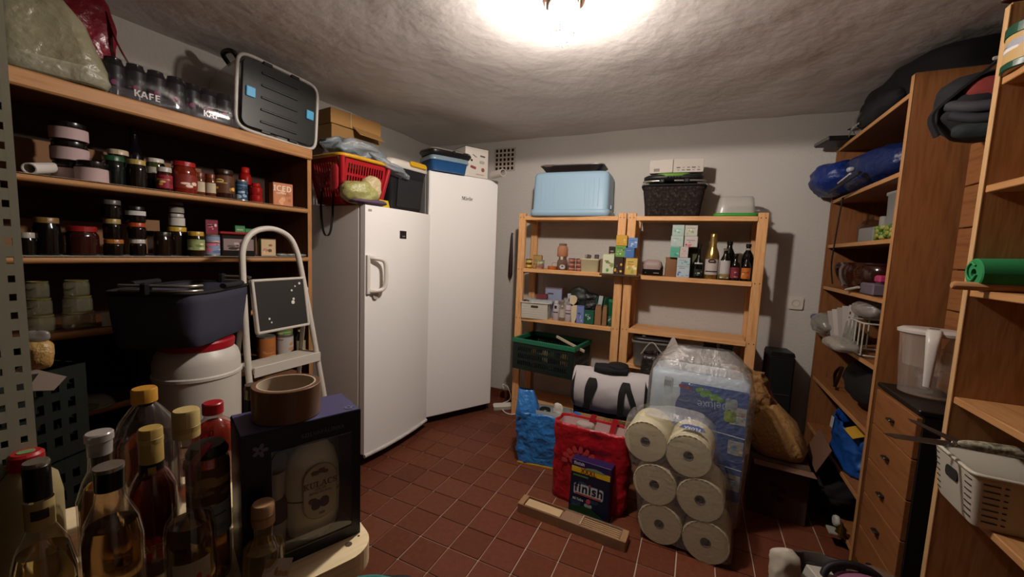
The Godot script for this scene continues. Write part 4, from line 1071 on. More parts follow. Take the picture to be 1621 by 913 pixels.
func rack_middle() -> void:
	var y := 1.2055
	var z := -2.925
	# left section
	var t := T("broom_handle", "dark brown tapered wooden pole hanging at the left rack's side", "pole", V(-1.482, 0.0, -3.142))
	P(t, "pole", lathe([0, 1.09, 0.012, 1.1, 0.019, 1.13, 0.017, 1.27, 0.009, 1.46, 0.005, 1.49, 0, 1.495], 16), m("2c1714", 0.5), V(0, 0, 0), V(0, 0, 0))
	P(t, "wall_nail", tube([V(0, 1.485, -0.03), V(0, 1.487, 0.01)], 0.003, 6), m("6f675e", 0.4, 0.6))
	P(t, "hanging_tip", lathe([0, 1.075, 0.004, 1.078, 0.004, 1.1, 0, 1.1], 10), m("6f675e", 0.4, 0.5))
	can("little yellow topped spread pot, lower of two stacked at the rack's left end", V(-1.222, y, z), 0.026, 0.036, art("spread", "c9a534", ["e2d08a", "a5782a", "8a5a2a"], 5, 0), "8a6a30")
	can("little yellow topped spread pot, upper of two stacked at the rack's left end", V(-1.22, y + 0.0365, z), 0.026, 0.036, art("spread2", "c7ae62", ["e8dba8", "7a5530", "a5853a"], 5, 0), "8a6a30")
	carton("small brown and yellow packet behind the yellow spread pots", V(-1.165, y, z - 0.05), V(0.07, 0.105, 0.03), 10, m("7a5a34", 0.7), art("packet", "a88a4a", ["5a3a24", "cfae5a", "7d6a3a"], 6, 1))
	can("reddish flat tin under the pale green tin", V(-1.125, y, z), 0.033, 0.033, art("flatred", "a06048", ["c98f6a", "6d3a2c", "d0b08a"], 5, 0))
	can("pale green flat tin on top of the reddish tin", V(-1.122, y + 0.0335, z), 0.031, 0.034, art("flatgreen", "a3aa7a", ["c9cfa5", "7d8a54", "d6d2b0"], 5, 0))
	t = T("orange_dish", "low orange dish with a wire bail jar lid behind it", "dish", V(-1.022, y, z))
	P(t, "dish", lathe([0, 0, 0.033, 0, 0.036, 0.004, 0.036, 0.026, 0.033, 0.026, 0.032, 0.006, 0, 0.004], 26), m("b5622c", 0.45))
	P(t, "wire_bail", tube(curve([V(-0.02, 0.02, -0.05), V(-0.02, 0.045, -0.05), V(0, 0.052, -0.05), V(0.02, 0.045, -0.05), V(0.02, 0.02, -0.05)], 4), 0.0018, 5), m("8a857c", 0.3, 0.8))
	P(t, "jar_lid", cyl(0.026, 0.02, 0.002, 20), glass("b5b8a8", 0.3), V(0, 0, -0.06))
	for k in 2:
		t = T("fruit_jar", ["lower peach jar with a round white label on the rack", "upper peach jar standing on another peach jar"][k], "jar", V(-0.942 - 0.003 * k, y + 0.1015 * k, z), eye(V(-0.94, 0, z)))
		P(t, "glass_body", lathe([0, 0, 0.036, 0, 0.041, 0.006, 0.041, 0.06, 0.036, 0.076, 0.028, 0.084, 0.028, 0.09], 28), m(["6d5142", "b3795a"][k], 0.15))
		P(t, "lid", lathe([0.026, 0.084, 0.03, 0.085, 0.03, 0.099, 0.027, 0.101, 0, 0.101], 26), m(["837a6d", "8d8578"][k], 0.3, 0.6))
		if k == 0:
			P(t, "round_label", prism(rrect(0.042, 0.034, 0.0165, 6), 0.001), m("b9b2b4", 0.6), V(0, 0.026, 0.0415))
			P(t, "label_mark", prism(rrect(0.016, 0.009, 0.004, 3), 0.0006), m("2d2422", 0.6), V(0, 0.03, 0.0423))
		else:
			P(t, "hanging_tag", bx(V(0.018, 0.034, 0.001), 0.0003), m("c9c2ae", 0.7), V(-0.004, -0.022, 0.034), V(6, 0, 0))
	for k in 3:
		for j in 2:
			can("small pink tin, %s of the %s column beside the peach jars" % [["bottom", "middle", "top"][k], ["front left", "rear right"][j]], V(-0.865 + 0.05 * j, y + 0.0315 * k, z + 0.008 - 0.03 * j), 0.0255, 0.031, art("salmon", "b56a5c", ["d99a88", "8a3f3a", "e0b4a0"], 5, 1), "a07a70", "pink tins stacked on the rack")
	t = T("cream_tub", "square cream plastic tub holding small packets on the rack", "tub", V(-0.725, y, z - 0.01), 4)
	P(t, "tub_body", loft([sring(0.062, 0.056, 0.0, 8, 44), sring(0.064, 0.058, 0.004, 8, 44), sring(0.07, 0.064, 0.085, 8, 44), sring(0.074, 0.068, 0.088, 8, 44), sring(0.074, 0.068, 0.098, 8, 44), sring(0.069, 0.063, 0.098, 8, 44), sring(0.06, 0.055, 0.01, 8, 44)]), m("c0b48e", 0.45))
	for q in [[-0.04, 0.01, -14, "3a2a20"], [-0.02, -0.01, 10, "8a8070"], [0.03, 0.0, -6, "2f2019"], [0.05, -0.01, 8, "35241b"]]:
		P(t, "packet", bx(V(0.03, 0.11, 0.012), 0.003), m(q[3], 0.4), V(q[0], 0.02, q[1]), V(-8, 0, q[2]))
	t = T("brown_packet", "slim brown packet wedged between cream tub and green tea box", "packet", V(-0.63, y, z - 0.01), 3)
	P(t, "packet_body", bx(V(0.045, 0.1, 0.05), 0.004), m("7a6046", 0.7))
	carton("tall white and green tea box at the front of the rack", V(-0.572, y, z + 0.095), V(0.078, 0.137, 0.05), 4, m("b9b894", 0.6), art("greentea", "c9cfae", ["6d9a48", "b9655a", "4f7d38", "8fb068"], 7, 1))
	carton("cream and black box standing behind the green tea box", V(-0.548, y, z + 0.045), V(0.07, 0.19, 0.045), 3, m("2a201b", 0.6), art("creamblack", "2b211c", ["d2b898", "d2b898"], 0, 3))
	carton("fruit tea box with an orange slice on its front", V(-0.5, y, z + 0.1), V(0.06, 0.117, 0.045), 2, m("33261f", 0.6), art("orangeslice", "3a2a22", ["d99a3a", "6d4a34", "e0b45a"], 5, 1))
	carton("green box lying across the orange slice tea box", V(-0.492, y + 0.1185, z + 0.095), V(0.07, 0.077, 0.05), 3, m("5a8a44", 0.6), art("greenbox", "6d9a50", ["a5c07a", "3f6d34", "c9d2a0"], 6, 2))
	carton("plain yellow box on top of the green box", V(-0.49, y + 0.1965, z + 0.095), V(0.074, 0.072, 0.05), 4, m("c0922f", 0.6), art("yellowbox", "c99a38", ["d6ae54", "b8862c"], 4, 0))
	carton("yellow tea box under the two blue boxes", V(-0.412, y, z + 0.095), V(0.078, 0.115, 0.05), -2, m("b99a4a", 0.6), art("yellowtea", "c9ab58", ["e0cf9a", "8a9a4a", "b57d2c"], 7, 1))
	carton("lower blue box with a white barcode panel beside the green box", V(-0.43, y + 0.116, z + 0.095), V(0.062, 0.068, 0.05), -3, m("4a6fa8", 0.6), art("bluebar", "4a70aa", ["c9cdd2", "7d98c0"], 0, 3))
	carton("upper blue box leaning at the top right of the tea stack", V(-0.415, y + 0.1845, z + 0.092), V(0.062, 0.068, 0.05), 4, m("5f80b0", 0.6), art("bluetop", "6a8aba", ["a9bcd6", "3f62a0", "c2cbd8"], 5, 1))
	tag(P(self, "bridge_board", bx(V(0.27, 0.012, 0.085), 0.002), m("4a3424", 0.6), V(-0.49, y - 0.0125, z + 0.095)), "thin dark board bridging both racks under the tea boxes", "board")
	# right section
	t = T("coffee_pack", "black and pink wrapped vacuum pack at the right rack's left end", "pack", V(-0.285, y, z), 3)
	P(t, "pack_body", loft(crumple([sring(0.062, 0.042, 0.0, 5, 40), sring(0.066, 0.046, 0.008, 5, 40), sring(0.066, 0.046, 0.06, 5, 40), sring(0.055, 0.038, 0.085, 5, 40), sring(0.03, 0.02, 0.1, 5, 40)], 0.005, 0.08, 61)), m("17120f", 0.3))
	P(t, "pink_wrap", loft(crumple([sring(0.06, 0.048, 0.045, 5, 40), sring(0.06, 0.049, 0.07, 5, 40), sring(0.054, 0.042, 0.094, 5, 40), sring(0.035, 0.025, 0.108, 5, 40)], 0.006, 0.09, 62), false, true), m("9a827b", 0.5))
	P(t, "silver_strip", bx(V(0.09, 0.005, 0.002), 0.0006), m("9c968c", 0.4), V(0, 0.018, 0.047))
	t = T("paper_bag", "small folded brown paper bag next to the pastel tea boxes", "bag", V(-0.168, y, z), 4)
	P(t, "bag_body", loft(crumple([sring(0.036, 0.026, 0.0, 7, 40), sring(0.036, 0.026, 0.05, 7, 40), sring(0.035, 0.02, 0.1, 6, 40), sring(0.036, 0.008, 0.132, 5, 40)], 0.005, 0.08, 63)), m("7a5430", 0.7))
	var tea := [
		["mint tea box in the top row, left", -0.137, 0.276, 0.074, 0.072, "a8bfb4", ["6d9a84", "c2d2c6", "8fb5a2"]],
		["herbal tea box in the top row with an olive picture", -0.06, 0.276, 0.076, 0.07, "bcbcae", ["8f9a5c", "b9a27c", "d2d0c4"]],
		["pale mint tea box in the second row, left", -0.14, 0.205, 0.078, 0.07, "afc2ba", ["c2d0c8", "9ab5aa"]],
		["tea box with a square red picture in the second row", -0.056, 0.205, 0.08, 0.07, "bfbab2", ["b8304a", "d05a6d"]],
		["bright teal tea box in the third row", -0.15, 0.132, 0.06, 0.0725, "5aa890", ["2f7a64", "7ac2aa", "3f8f78"]],
		["narrow white tea box with faint red writing in the third row", -0.092, 0.132, 0.05, 0.0725, "c2b2ac", ["b5857d", "d2c6c0"]],
		["tea box with a pale blue leaf picture above the bottom one", -0.09, 0.0725, 0.08, 0.059, "a9bfc2", ["7a9aa5", "c2a59a", "6d8f98"]],
		["bottom tea box with a square blue picture", -0.088, 0.0, 0.08, 0.072, "aebcc2", ["4f6da5", "7a92c0"]]]
	for a in tea:
		carton(a[0], V(a[1], y + a[2], z), V(a[3], a[4], 0.07), rng.randf_range(-3, 3), m("b9bab2", 0.65), art(a[0], a[5], a[6], 4, 1))
	carton("yellowish tea box behind the pastel tea boxes", V(-0.13, y, z - 0.075), V(0.1, 0.13, 0.05), 2, m("a89a3c", 0.7))
	carton("olive brown box behind the red pictured tea box", V(-0.04, y, z - 0.07), V(0.085, 0.2, 0.045), 2, m("4f4a30", 0.7))
	# bottles
	var dark := m("0d0d0b", 0.06)
	t = bottle("slim black bottle with a small white neck label, left of the gold bottle", V(0.002, y, z), [0, 0, 0.034, 0, 0.036, 0.006, 0.036, 0.085, 0.03, 0.11, 0.016, 0.14, 0.0125, 0.17, 0.0125, 0.205], dark, m("161513", 0.3), [0.0125, 0.195, 0.0145, 0.195, 0.0145, 0.225, 0, 0.226])
	P(t, "neck_label", arc_patch(0.0335, 0.09, 0.104, 1.6), m("b5b2ac", 0.6)); P(t, "round_label", arc_patch(0.0368, 0.018, 0.062, 1.5), art("roundlab", "23241f", ["8f9488", "5a6054", "b5b8ae"], 5, 0))
	t = bottle("large gold foil bottle with a white label on the right rack", V(0.08, y, z), [0, 0, 0.038, 0, 0.041, 0.006, 0.041, 0.15, 0.036, 0.175, 0.022, 0.21, 0.0175, 0.25, 0.0175, 0.28], m("9a7d45", 0.28, 0.75), m("a58a50", 0.3, 0.8), [0.018, 0.27, 0.021, 0.272, 0.021, 0.292, 0.017, 0.297, 0, 0.297])
	P(t, "gold_foil", loft(crumple([sring(0.0235, 0.0235, 0.2, 2, 28), sring(0.02, 0.02, 0.225, 2, 28), sring(0.019, 0.019, 0.25, 2, 28), sring(0.019, 0.019, 0.276, 2, 28)], 0.003, 0.3, 64), false, false), m("b5985a", 0.3, 0.8))
	P(t, "paper_label", arc_patch(0.0415, 0.03, 0.13, 2.4), m("b8aca4", 0.6)); P(t, "dark_strip", arc_patch(0.0418, 0.047, 0.055, 1.9), m("2a1712", 0.6))
	P(t, "oval_crest", prism(rrect(0.044, 0.024, 0.0118, 7), 0.001), m("24120f", 0.5), V(0, 0.118, 0.0415)); P(t, "crest_mark", prism(rrect(0.026, 0.006, 0.0028, 4), 0.0008), m("a58f84", 0.5), V(0, 0.118, 0.0422), V(0, 0, 5))
	t = bottle("dark beer bottle with a tall white label, next to the gold bottle", V(0.157, y, z + 0.01), [0, 0, 0.03, 0, 0.032, 0.005, 0.032, 0.115, 0.026, 0.135, 0.0135, 0.165, 0.0125, 0.2], dark, m("7d7468", 0.3, 0.6), [0.0125, 0.188, 0.0145, 0.189, 0.0145, 0.203, 0, 0.205])
	P(t, "paper_label", arc_patch(0.0325, 0.035, 0.125, 2.2), m("b4aeab", 0.6)); P(t, "label_picture", arc_patch(0.0327, 0.01, 0.04, 2.0), art("hops", "8a7548", ["c9c2a8", "5a4a2a", "a89058"], 5, 0))
	bottle("taller dark bottle without label behind the white labelled beer bottle", V(0.18, y, z - 0.075), [0, 0, 0.035, 0, 0.037, 0.006, 0.037, 0.15, 0.032, 0.175, 0.017, 0.21, 0.0145, 0.235], dark, m("0f100e", 0.25), [0.0145, 0.228, 0.018, 0.229, 0.018, 0.25, 0.015, 0.252, 0, 0.252])
	for a in [[0.215, "7d2f38", "small dark bottle with a dark red label on the right rack", ["c9a5a0", "5a1c26"], "cidr"], [0.277, "b9682c", "small dark bottle with an orange label at the rack's right post", ["d99a50", "8f4a20"], "ordr"]]:
		t = bottle(a[2], V(a[0], y, z + 0.01), [0, 0, 0.026, 0, 0.028, 0.005, 0.028, 0.088, 0.023, 0.108, 0.0125, 0.13, 0.0115, 0.162], m("120c09", 0.06), m("1a1512", 0.4), [0.0115, 0.155, 0.0138, 0.156, 0.0138, 0.172, 0, 0.173])
		P(t, "paper_label", arc_patch(0.0285, 0.016, 0.084, 2.2), art(a[4], a[1], a[3], 4, 1))
	t = bottle("taller dark bottle behind the orange labelled one", V(0.288, y, z - 0.075), [0, 0, 0.034, 0, 0.036, 0.006, 0.036, 0.145, 0.03, 0.168, 0.015, 0.195, 0.013, 0.225], dark, m("1a1716", 0.3), [0.013, 0.218, 0.016, 0.219, 0.016, 0.238, 0, 0.239])
	P(t, "neck_label", arc_patch(0.0155, 0.198, 0.21, 2.0), m("9c958c", 0.6))

func rack_low() -> void:
	var y := 0.8165
	var z := -2.93
	var t := T("storage_basket", "white perforated plastic basket full of papers on the left rack", "basket", V(-1.135, y, z), 6)
	var wht := m("c9c2b4", 0.45)
	var st := begin()
	for s in [1.0, -1.0]:
		lattice(st, V(-0.105, 0, s * 0.07), V(0.21, 0, 0), V(0, 0.125, s * 0.008), V(0, 0, 0.003), 24, 6, 0.72, 0.78, 0.03, 0.05)
		lattice(st, V(s * 0.105, 0, -0.07), V(0, 0, 0.14), V(s * 0.008, 0.125, 0), V(0.003, 0, 0), 14, 6, 0.72, 0.78, 0.03, 0.05)
	P(t, "holed_walls", done(st), wht)
	P(t, "rim", tube(sring(0.117, 0.082, 0.126, 9, 40), 0.006, 6, true), wht)
	P(t, "base", bx(V(0.21, 0.004, 0.14), 0.001), wht)
	P(t, "grip_hole", prism(rrect(0.06, 0.018, 0.008), 0.003), m("3a3028", 0.8), V(0, 0.095, 0.0775), V(-3, 0, 0))
	P(t, "folded_paper", blob(0.09, 0.05, 0.055, 0.022, 71), crink("9aa2a2", 0.7, 1.0, 5.0), V(0.03, 0.1, 0.01))
	P(t, "leaflet", bx(V(0.12, 0.003, 0.09), 0.001), m("b5a89a", 0.7), V(-0.05, 0.142, 0.0), V(6, 10, -8))
	tag(P(self, "red_carton", bx(V(0.088, 0.04, 0.05), 0.001), m("6d2f36", 0.6), V(-1.1, y + 0.15, z - 0.01), V(0, 8, 3)), "dark red carton lying on top of the white basket", "box")
	carton("lavender and brown carton standing behind the white basket", V(-1.03, y, z - 0.1), V(0.14, 0.24, 0.06), 5, m("77616a", 0.65), art("lavender", "8f98b0", ["a9b0c6", "6d5a60"], 4, 1))
	for a in [[-0.967, "first white spray bottle with a black square on its label", 0], [-0.868, "second white bottle with a dark crescent on its label", 1]]:
		t = T("bottle", a[1], "bottle", V(a[0], y, z + 0.02), 4)
		P(t, "bottle_body", lathe([0, 0, 0.024, 0, 0.027, 0.005, 0.027, 0.105, 0.022, 0.122, 0.012, 0.128, 0.012, 0.135], 24), m("b9aeb0", 0.4))
		P(t, "cap", lathe([0.011, 0.13, 0.016, 0.13, 0.015, 0.15, 0.01, 0.152, 0, 0.152], 18), m(["c4bcb4", "8f86a0"][a[2]], 0.4))
		P(t, "label_arc", arc_patch(0.0275, 0.06, 0.068, 1.5), m("33242a", 0.6))
		if a[2] == 0: P(t, "label_square", arc_patch(0.0275, 0.092, 0.116, 0.7), m("1e1817", 0.6))
		else: P(t, "label_band", arc_patch(0.0275, 0.085, 0.092, 1.7), m("8a4a56", 0.6))
	t = T("bottle", "clear glass bottle with a pale label between two white bottles", "bottle", V(-0.917, y, z + 0.02), 4)
	P(t, "glass_body", lathe([0, 0, 0.022, 0, 0.025, 0.004, 0.025, 0.1, 0.018, 0.118, 0.011, 0.13, 0.011, 0.15], 24), glass("a89c86", 0.4))
	P(t, "paper_label", arc_patch(0.0255, 0.028, 0.092, 2.6), m("b2a898", 0.6)); P(t, "cap", cyl(0.0135, 0.02, 0.002, 16), m("8f8576", 0.4), V(0, 0.142, 0))
	t = T("wooden_spatula", "cream plastic scraper with a curved head leaning on the bottles", "scraper", V(-0.822, y, z + 0.045), 2)
	P(t, "blade", prism(v2([-0.012, 0.0, 0.012, 0.0, 0.026, 0.08, 0.027, 0.12, 0.012, 0.135, -0.018, 0.13, -0.028, 0.118, -0.026, 0.08]), 0.008), m("c9b796", 0.5), V(0.0, 0, 0), V(-6, 0, -4))
	P(t, "curved_head", prism(v2([-0.02, 0.0, 0.012, -0.008, 0.03, 0.02, 0.03, 0.05, 0.01, 0.066, -0.024, 0.062, -0.03, 0.045]), 0.012), m("c6b493", 0.5), V(-0.018, 0.14, -0.018), V(-6, 0, -8))
	P(t, "black_grip", tube(curve([V(0.02, 0.17, -0.02), V(0.035, 0.155, -0.02), V(0.03, 0.135, -0.02)], 4), 0.006, 6), m("151311", 0.5))
	t = T("carrier_bags", "black rolled carrier bags pushed to the back of the left rack", "bags", V(-0.77, y, z - 0.1), 3)
	P(t, "bag_roll", blob(0.125, 0.225, 0.05, 0.02, 73, 3.0), crink("121311", 0.4, 1.0, 6.0)); P(t, "bag_fold", blob(0.07, 0.26, 0.03, 0.018, 74, 2.8), m("1b2019", 0.5), V(-0.05, 0, 0.03))
	P(t, "white_label", bx(V(0.03, 0.09, 0.002), 0.0006), m("b5b8c0", 0.6), V(0.115, 0.12, 0.05), V(0, 12, -6)); P(t, "white_label", bx(V(0.045, 0.09, 0.002), 0.0006), m("aaaeba", 0.6), V(-0.105, 0.12, 0.05), V(0, 6, 5))
	carton("lavender blue box standing by the black carrier bags", V(-0.77, y, z + 0.03), V(0.055, 0.132, 0.045), 4, m("5f6da0", 0.6), art("lavbox", "7482b0", ["9aa5c9", "4f5c8f"], 3, 3))
	carton("dark green box with pictured jars, right of the lavender box", V(-0.708, y, z + 0.02), V(0.078, 0.102, 0.05), 3, m("1f4f3c", 0.6), art("greenjar", "245a44", ["8fa59a", "b0b8aa", "14382a"], 5, 1))
	for a in [[-0.64, "brown card packet beside the dark green box", 0.05], [-0.592, "narrow brown bottle shaped packet by the right post", 0.034]]:
		t = T("card_packet", a[1], "packet", V(a[0], y, z + 0.02), 4)
		P(t, "packet_body", loft([sring(a[2] / 2, 0.02, 0, 6, 32), sring(a[2] / 2, 0.021, 0.1, 6, 32), sring(a[2] / 2 * 0.8, 0.016, 0.14, 5, 32)]), m("8a6440", 0.6))
		P(t, "top_fold", bx(V(a[2] * 0.7, 0.016, 0.006), 0.001), m("7a5636", 0.6), V(0, 0.138, 0))
	t = T("green_bottles", "group of dark green glass bottles at the back right of the left rack", "bottles", V(-0.6, y, z - 0.09))
	for k in 3:
		P(t, "glass_body", lathe([0, 0, 0.03, 0, 0.032, 0.005, 0.032, 0.17, 0.024, 0.2, 0.0, 0.21], 22), m("123d2a", 0.08), V(-0.07 + 0.064 * k, 0, 0.0))
	t = T("bottle", "green bottle with small labels in front of the other green bottles", "bottle", V(-0.553, y, z + 0.0), 5)
	P(t, "glass_body", lathe([0, 0, 0.019, 0, 0.021, 0.004, 0.021, 0.13, 0.02, 0.15, 0.02, 0.185, 0, 0.19], 22), m("1d5636", 0.1))
	P(t, "paper_label", arc_patch(0.0215, 0.025, 0.075, 2.2), art("greenlab", "35604a", ["a9b5a2", "c9cfbe"], 5, 1)); P(t, "cap", cyl(0.021, 0.022, 0.002, 18), m("2a7a4c", 0.35), V(0, 0.175, 0))
	# green folding crate
	y = 0.4305
	t = T("folding_crate", "dark green folding crate with slotted sides jutting out of the rack", "crate", V(-0.985, y, -2.9), -6)
	st = begin()
	var w := 0.5; var d := 0.33; var h := 0.215
	for s in [1.0, -1.0]:
		lattice(st, V(-w / 2, 0, s * d / 2), V(w, 0, 0), V(0, h, 0), V(0, 0, 0.006), 26, 3, 0.45, 0.35, 0.08, 0.12)
		lattice(st, V(s * w / 2, 0, -d / 2), V(0, 0, d), V(0, h, 0), V(0.006, 0, 0), 14, 3, 0.5, 0.4, 0.1, 0.14)
	P(t, "slotted_sides", done(st), m("14201b", 0.45))
	st = begin()
	for s in [1.0, -1.0]:
		abox(st, V(0, h + 0.008, s * d / 2), V(w / 2 + 0.012, 0, 0), V(0, 0.017, 0), V(0, 0, 0.011), 0.003)
		abox(st, V(s * w / 2, h + 0.008, 0), V(0.011, 0, 0), V(0, 0.017, 0), V(0, 0, d / 2 + 0.01), 0.003)
	P(t, "green_rim", done(st), m("1f6a4c", 0.4))
	P(t, "base", bx(V(w, 0.006, d), 0.002), m("14201b", 0.5))
	for k in 5:
		P(t, "bottle_inside", lathe([0, 0, 0.03, 0, 0.03, 0.1, 0.012, 0.14, 0.012, 0.17, 0, 0.171], 16), m(["6a4a30", "8a7a60", "3a4a34", "7d5a3c", "9a8f80"][k], 0.3), V(-0.14 + 0.08 * k, 0.007, 0.03 - 0.05 * (k % 2)))
	tag(P(self, "white_batten", bx(V(0.012, 0.02, 0.3), 0.002), m("c2b39a", 0.6), V(-0.83, y + 0.218, -2.86), V(10, 62, 0)), "white stick lying across the green folding crate", "stick")
	# lower right section
	y = 0.5705
	t = T("storage_box", "clear storage box with a dark lid under the right rack's empty shelf", "box", V(-0.24, y, -2.96), 4)
	P(t, "clear_body", loft([sring(0.12, 0.1, 0, 8, 44), sring(0.13, 0.11, 0.01, 8, 44), sring(0.142, 0.122, 0.165, 8, 44), sring(0.15, 0.13, 0.168, 8, 44), sring(0.15, 0.13, 0.182, 8, 44)]), film("a9a79f", 0.6, 0.3))
	P(t, "dark_lid", loft([sring(0.14, 0.12, 0.18, 8, 44), sring(0.146, 0.126, 0.186, 8, 44), sring(0.14, 0.12, 0.206, 8, 44), sring(0.1, 0.08, 0.208, 8, 44)]), m("191412", 0.4))
	for k in 3: P(t, "lid_clip", bx(V(0.022, 0.01, 0.02), 0.003), m("5f5a55", 0.4), V(-0.07 + 0.06 * k, 0.206, 0.08 - 0.05 * k), V(0, 30, 0))
	for k in 4:
		var i := k % 2; var j := k / 2
		jar("%s %s olive green jar of the block of four under the empty shelf" % [["lower", "upper"][j], ["left", "right"][i]], V(0.115 + 0.1 * i, y + 0.101 * j, -2.99 + 0.01 * i), 0.045, 0.1, "3a3f35", "2e3a22", "", 0.2, 0.6, "olive jars under the empty shelf")
	t = T("paint_tub", "round tub with a white lid and blue green print by the right post", "tub", V(0.235, y, -2.9), 5)
	P(t, "tub_body", lathe([0, 0, 0.036, 0, 0.038, 0.004, 0.043, 0.07], 28), m("4f8a9a", 0.5)); P(t, "printed_wrap", arc_patch(0.0438, 0.006, 0.066, 5.0, 20), art("tub", "5f9aa8", ["8fb86a", "c9a85a", "3f7a8a"], 6, 1))
	P(t, "white_lid", lathe([0.043, 0.068, 0.047, 0.069, 0.047, 0.08, 0.043, 0.082, 0.04, 0.079, 0, 0.079], 28), m("c9c5bc", 0.4))
	t = T("tinted_bag", "olive plastic bag with shiny folds beside the round tub", "bag", V(0.125, y, -2.875), 10)
	P(t, "bag_film", blob(0.07, 0.075, 0.028, 0.014, 81), crink("4f5238", 0.25, 0.9, 7.0)); P(t, "bag_knot", blob(0.02, 0.03, 0.015, 0.006, 82), film("7a7a5c", 0.85, 0.25), V(-0.03, 0.068, 0))

# ---------------------------------------------------------------- on the floor
func floor_goods() -> void:
	# blue shopping bag standing left, its gusset open
	var t := T("shopping_bag", "bright blue shopping bag with white lining standing by the rack's left post", "bag", V(-0.79, 0, -2.32), 8)
	P(t, "bag_body", bag_mesh(0.175, 0.08, 0.33, 0.19, 0.07, 0.022, 101, 6.0), crink("2f74b8", 0.35, 1.0, 1.4, 0.8))
	P(t, "side_peak", loft(crumple([sring(0.07, 0.075, 0.3, 5, 40, Vector2(-0.13, 0)), sring(0.062, 0.06, 0.37, 5, 40, Vector2(-0.135, 0)), sring(0.045, 0.012, 0.455, 4, 40, Vector2(-0.15, 0))], 0.012, 0.06, 102), false, false), crink("2f74b8", 0.35, 1.0, 1.4, 0.8))
	P(t, "lining", loft(crumple([sring(0.16, 0.05, 0.27, 5, 40), sring(0.165, 0.056, 0.325, 5, 40), sring(0.15, 0.05, 0.35, 5, 40)], 0.012, 0.08, 103), true, false), m("a9b0ac", 0.5))
	P(t, "yellow_hem", bx(V(0.335, 0.012, 0.004), 0.001), m("c99a24", 0.5), V(0, 0.002, 0.083))
	P(t, "white_packet", blob(0.03, 0.09, 0.02, 0.012, 104), m("c2bcb0", 0.6), V(0.06, 0.31, 0.02))
	P(t, "black_can_inside", cyl(0.035, 0.05, 0.004, 20), m("151515", 0.4), V(-0.02, 0.3, 0.0))
	t = T("shopping_bag", "second blue bag lying slack between duffel and red bag", "bag", V(-0.46, 0, -2.3), -6)
	P(t, "bag_body", bag_mesh(0.16, 0.08, 0.3, 0.17, 0.07, 0.024, 105, 5.0), crink("2b6aa5", 0.35, 1.0, 1.4, 0.8))
	# red bag
	t = T("shopping_bag", "red shopping bag with a floral emblem and pale lining, in front", "bag", V(-0.44, 0, -2.06), -2)
	P(t, "bag_body", bag_mesh(0.19, 0.075, 0.43, 0.2, 0.07, 0.016, 111, 6.0), crink("a3101e", 0.42, 1.0, 1.0, 0.5))
	P(t, "lining", loft(crumple([sring(0.18, 0.055, 0.37, 5, 44), sring(0.188, 0.062, 0.418, 5, 44)], 0.008, 0.08, 112), true, false), m("b59a96", 0.6))
	for s in [-1, 1]:
		P(t, "back_handle" if s > 0 else "handle", strap(curve([V(0.03 + s * 0.055, 0.37, -0.05 + 0.0 * s), V(0.035 + s * 0.06, 0.42, -0.052), V(0.045 + s * 0.058, 0.46, -0.055)], 4), V(1, 0, 0), 0.03, 0.004), m("a51824", 0.5))
	for k in 9:
		var a := PI * k / 8.0
		P(t, "emblem_petal", prism(rrect(0.035, 0.022, 0.0105, 4), 0.002), m("b03a3a", 0.4), V(-0.04 + 0.085 * cos(a), 0.235 + 0.075 * sin(a), 0.083), V(-3, 0, rad_to_deg(a)))
	P(t, "emblem_disc", prism(rrect(0.13, 0.075, 0.037, 7), 0.0016), m("ad3434", 0.4), V(-0.04, 0.26, 0.0825), V(-3, 0, 0))
	P(t, "paper_inside", blob(0.05, 0.05, 0.03, 0.01, 113), m("9a8a84", 0.7), V(-0.05, 0.38, 0.0))
	# dishwasher tablets
	t = T("detergent_box", "dark blue dishwasher tablet box with a yellow XXXL band", "box", V(-0.408, 0, -1.93), -4)
	t.rotation_degrees.x = -4
	P(t, "box_body", bx(V(0.205, 0.285, 0.07), 0.002), m("12142c", 0.4))
	P(t, "front_print", plate(0.2, 0.225), art("tablets", "11182e", ["16233f", "1c2f4a", "141c36"], 8, 0), V(0, 0.012, 0.0356))
	P(t, "purple_top", bx(V(0.206, 0.04, 0.071), 0.001), m("281b4a", 0.4), V(0, 0.2455, 0))
	P(t, "yellow_band", bx(V(0.2, 0.028, 0.001), 0.0003), m("c7a21c", 0.4), V(0, 0.222, 0.036))
	P(t, "lettering", words("XXXL", 0.034), m("7a2a18", 0.5), V(-0.01, 0.2365, 0.037))
	P(t, "lettering", words("finish", 0.021), m("c5c2cc", 0.5), V(-0.062, 0.268, 0.0365))
	P(t, "name_outline", prism(rrect(0.158, 0.062, 0.012), 0.0012), m("2a3c5c", 0.4), V(-0.004, 0.139, 0.0362))
	P(t, "name_ground", prism(rrect(0.152, 0.056, 0.01), 0.0012), m("a9b1bb", 0.4), V(-0.004, 0.139, 0.0367))
	P(t, "lettering", words("finish", 0.056, 0.0016), m("0c0e16", 0.4), V(-0.004, 0.146, 0.0376))
	P(t, "red_dot", cyl(0.006, 0.002, 0.0005, 14), m("b02a2a", 0.4), V(0.001, 0.17, 0.038), V(90, 0, 0))
	P(t, "red_line", bx(V(0.135, 0.009, 0.001), 0.0003), m("9a4a46", 0.4), V(-0.004, 0.1115, 0.0378))
	P(t, "small_print", words("86 Tabs", 0.016), m("b9bac0", 0.5), V(-0.055, 0.086, 0.0365))
	P(t, "tablet_ball", cyl(0.012, 0.002, 0.0006, 16), m("a83a48", 0.4), V(0.0, 0.09, 0.0372), V(90, 0, 0))
	P(t, "tablet_disc", prism(rrect(0.04, 0.017, 0.0083, 6), 0.001), m("8a8f92", 0.4), V(0.0, 0.068, 0.0368))
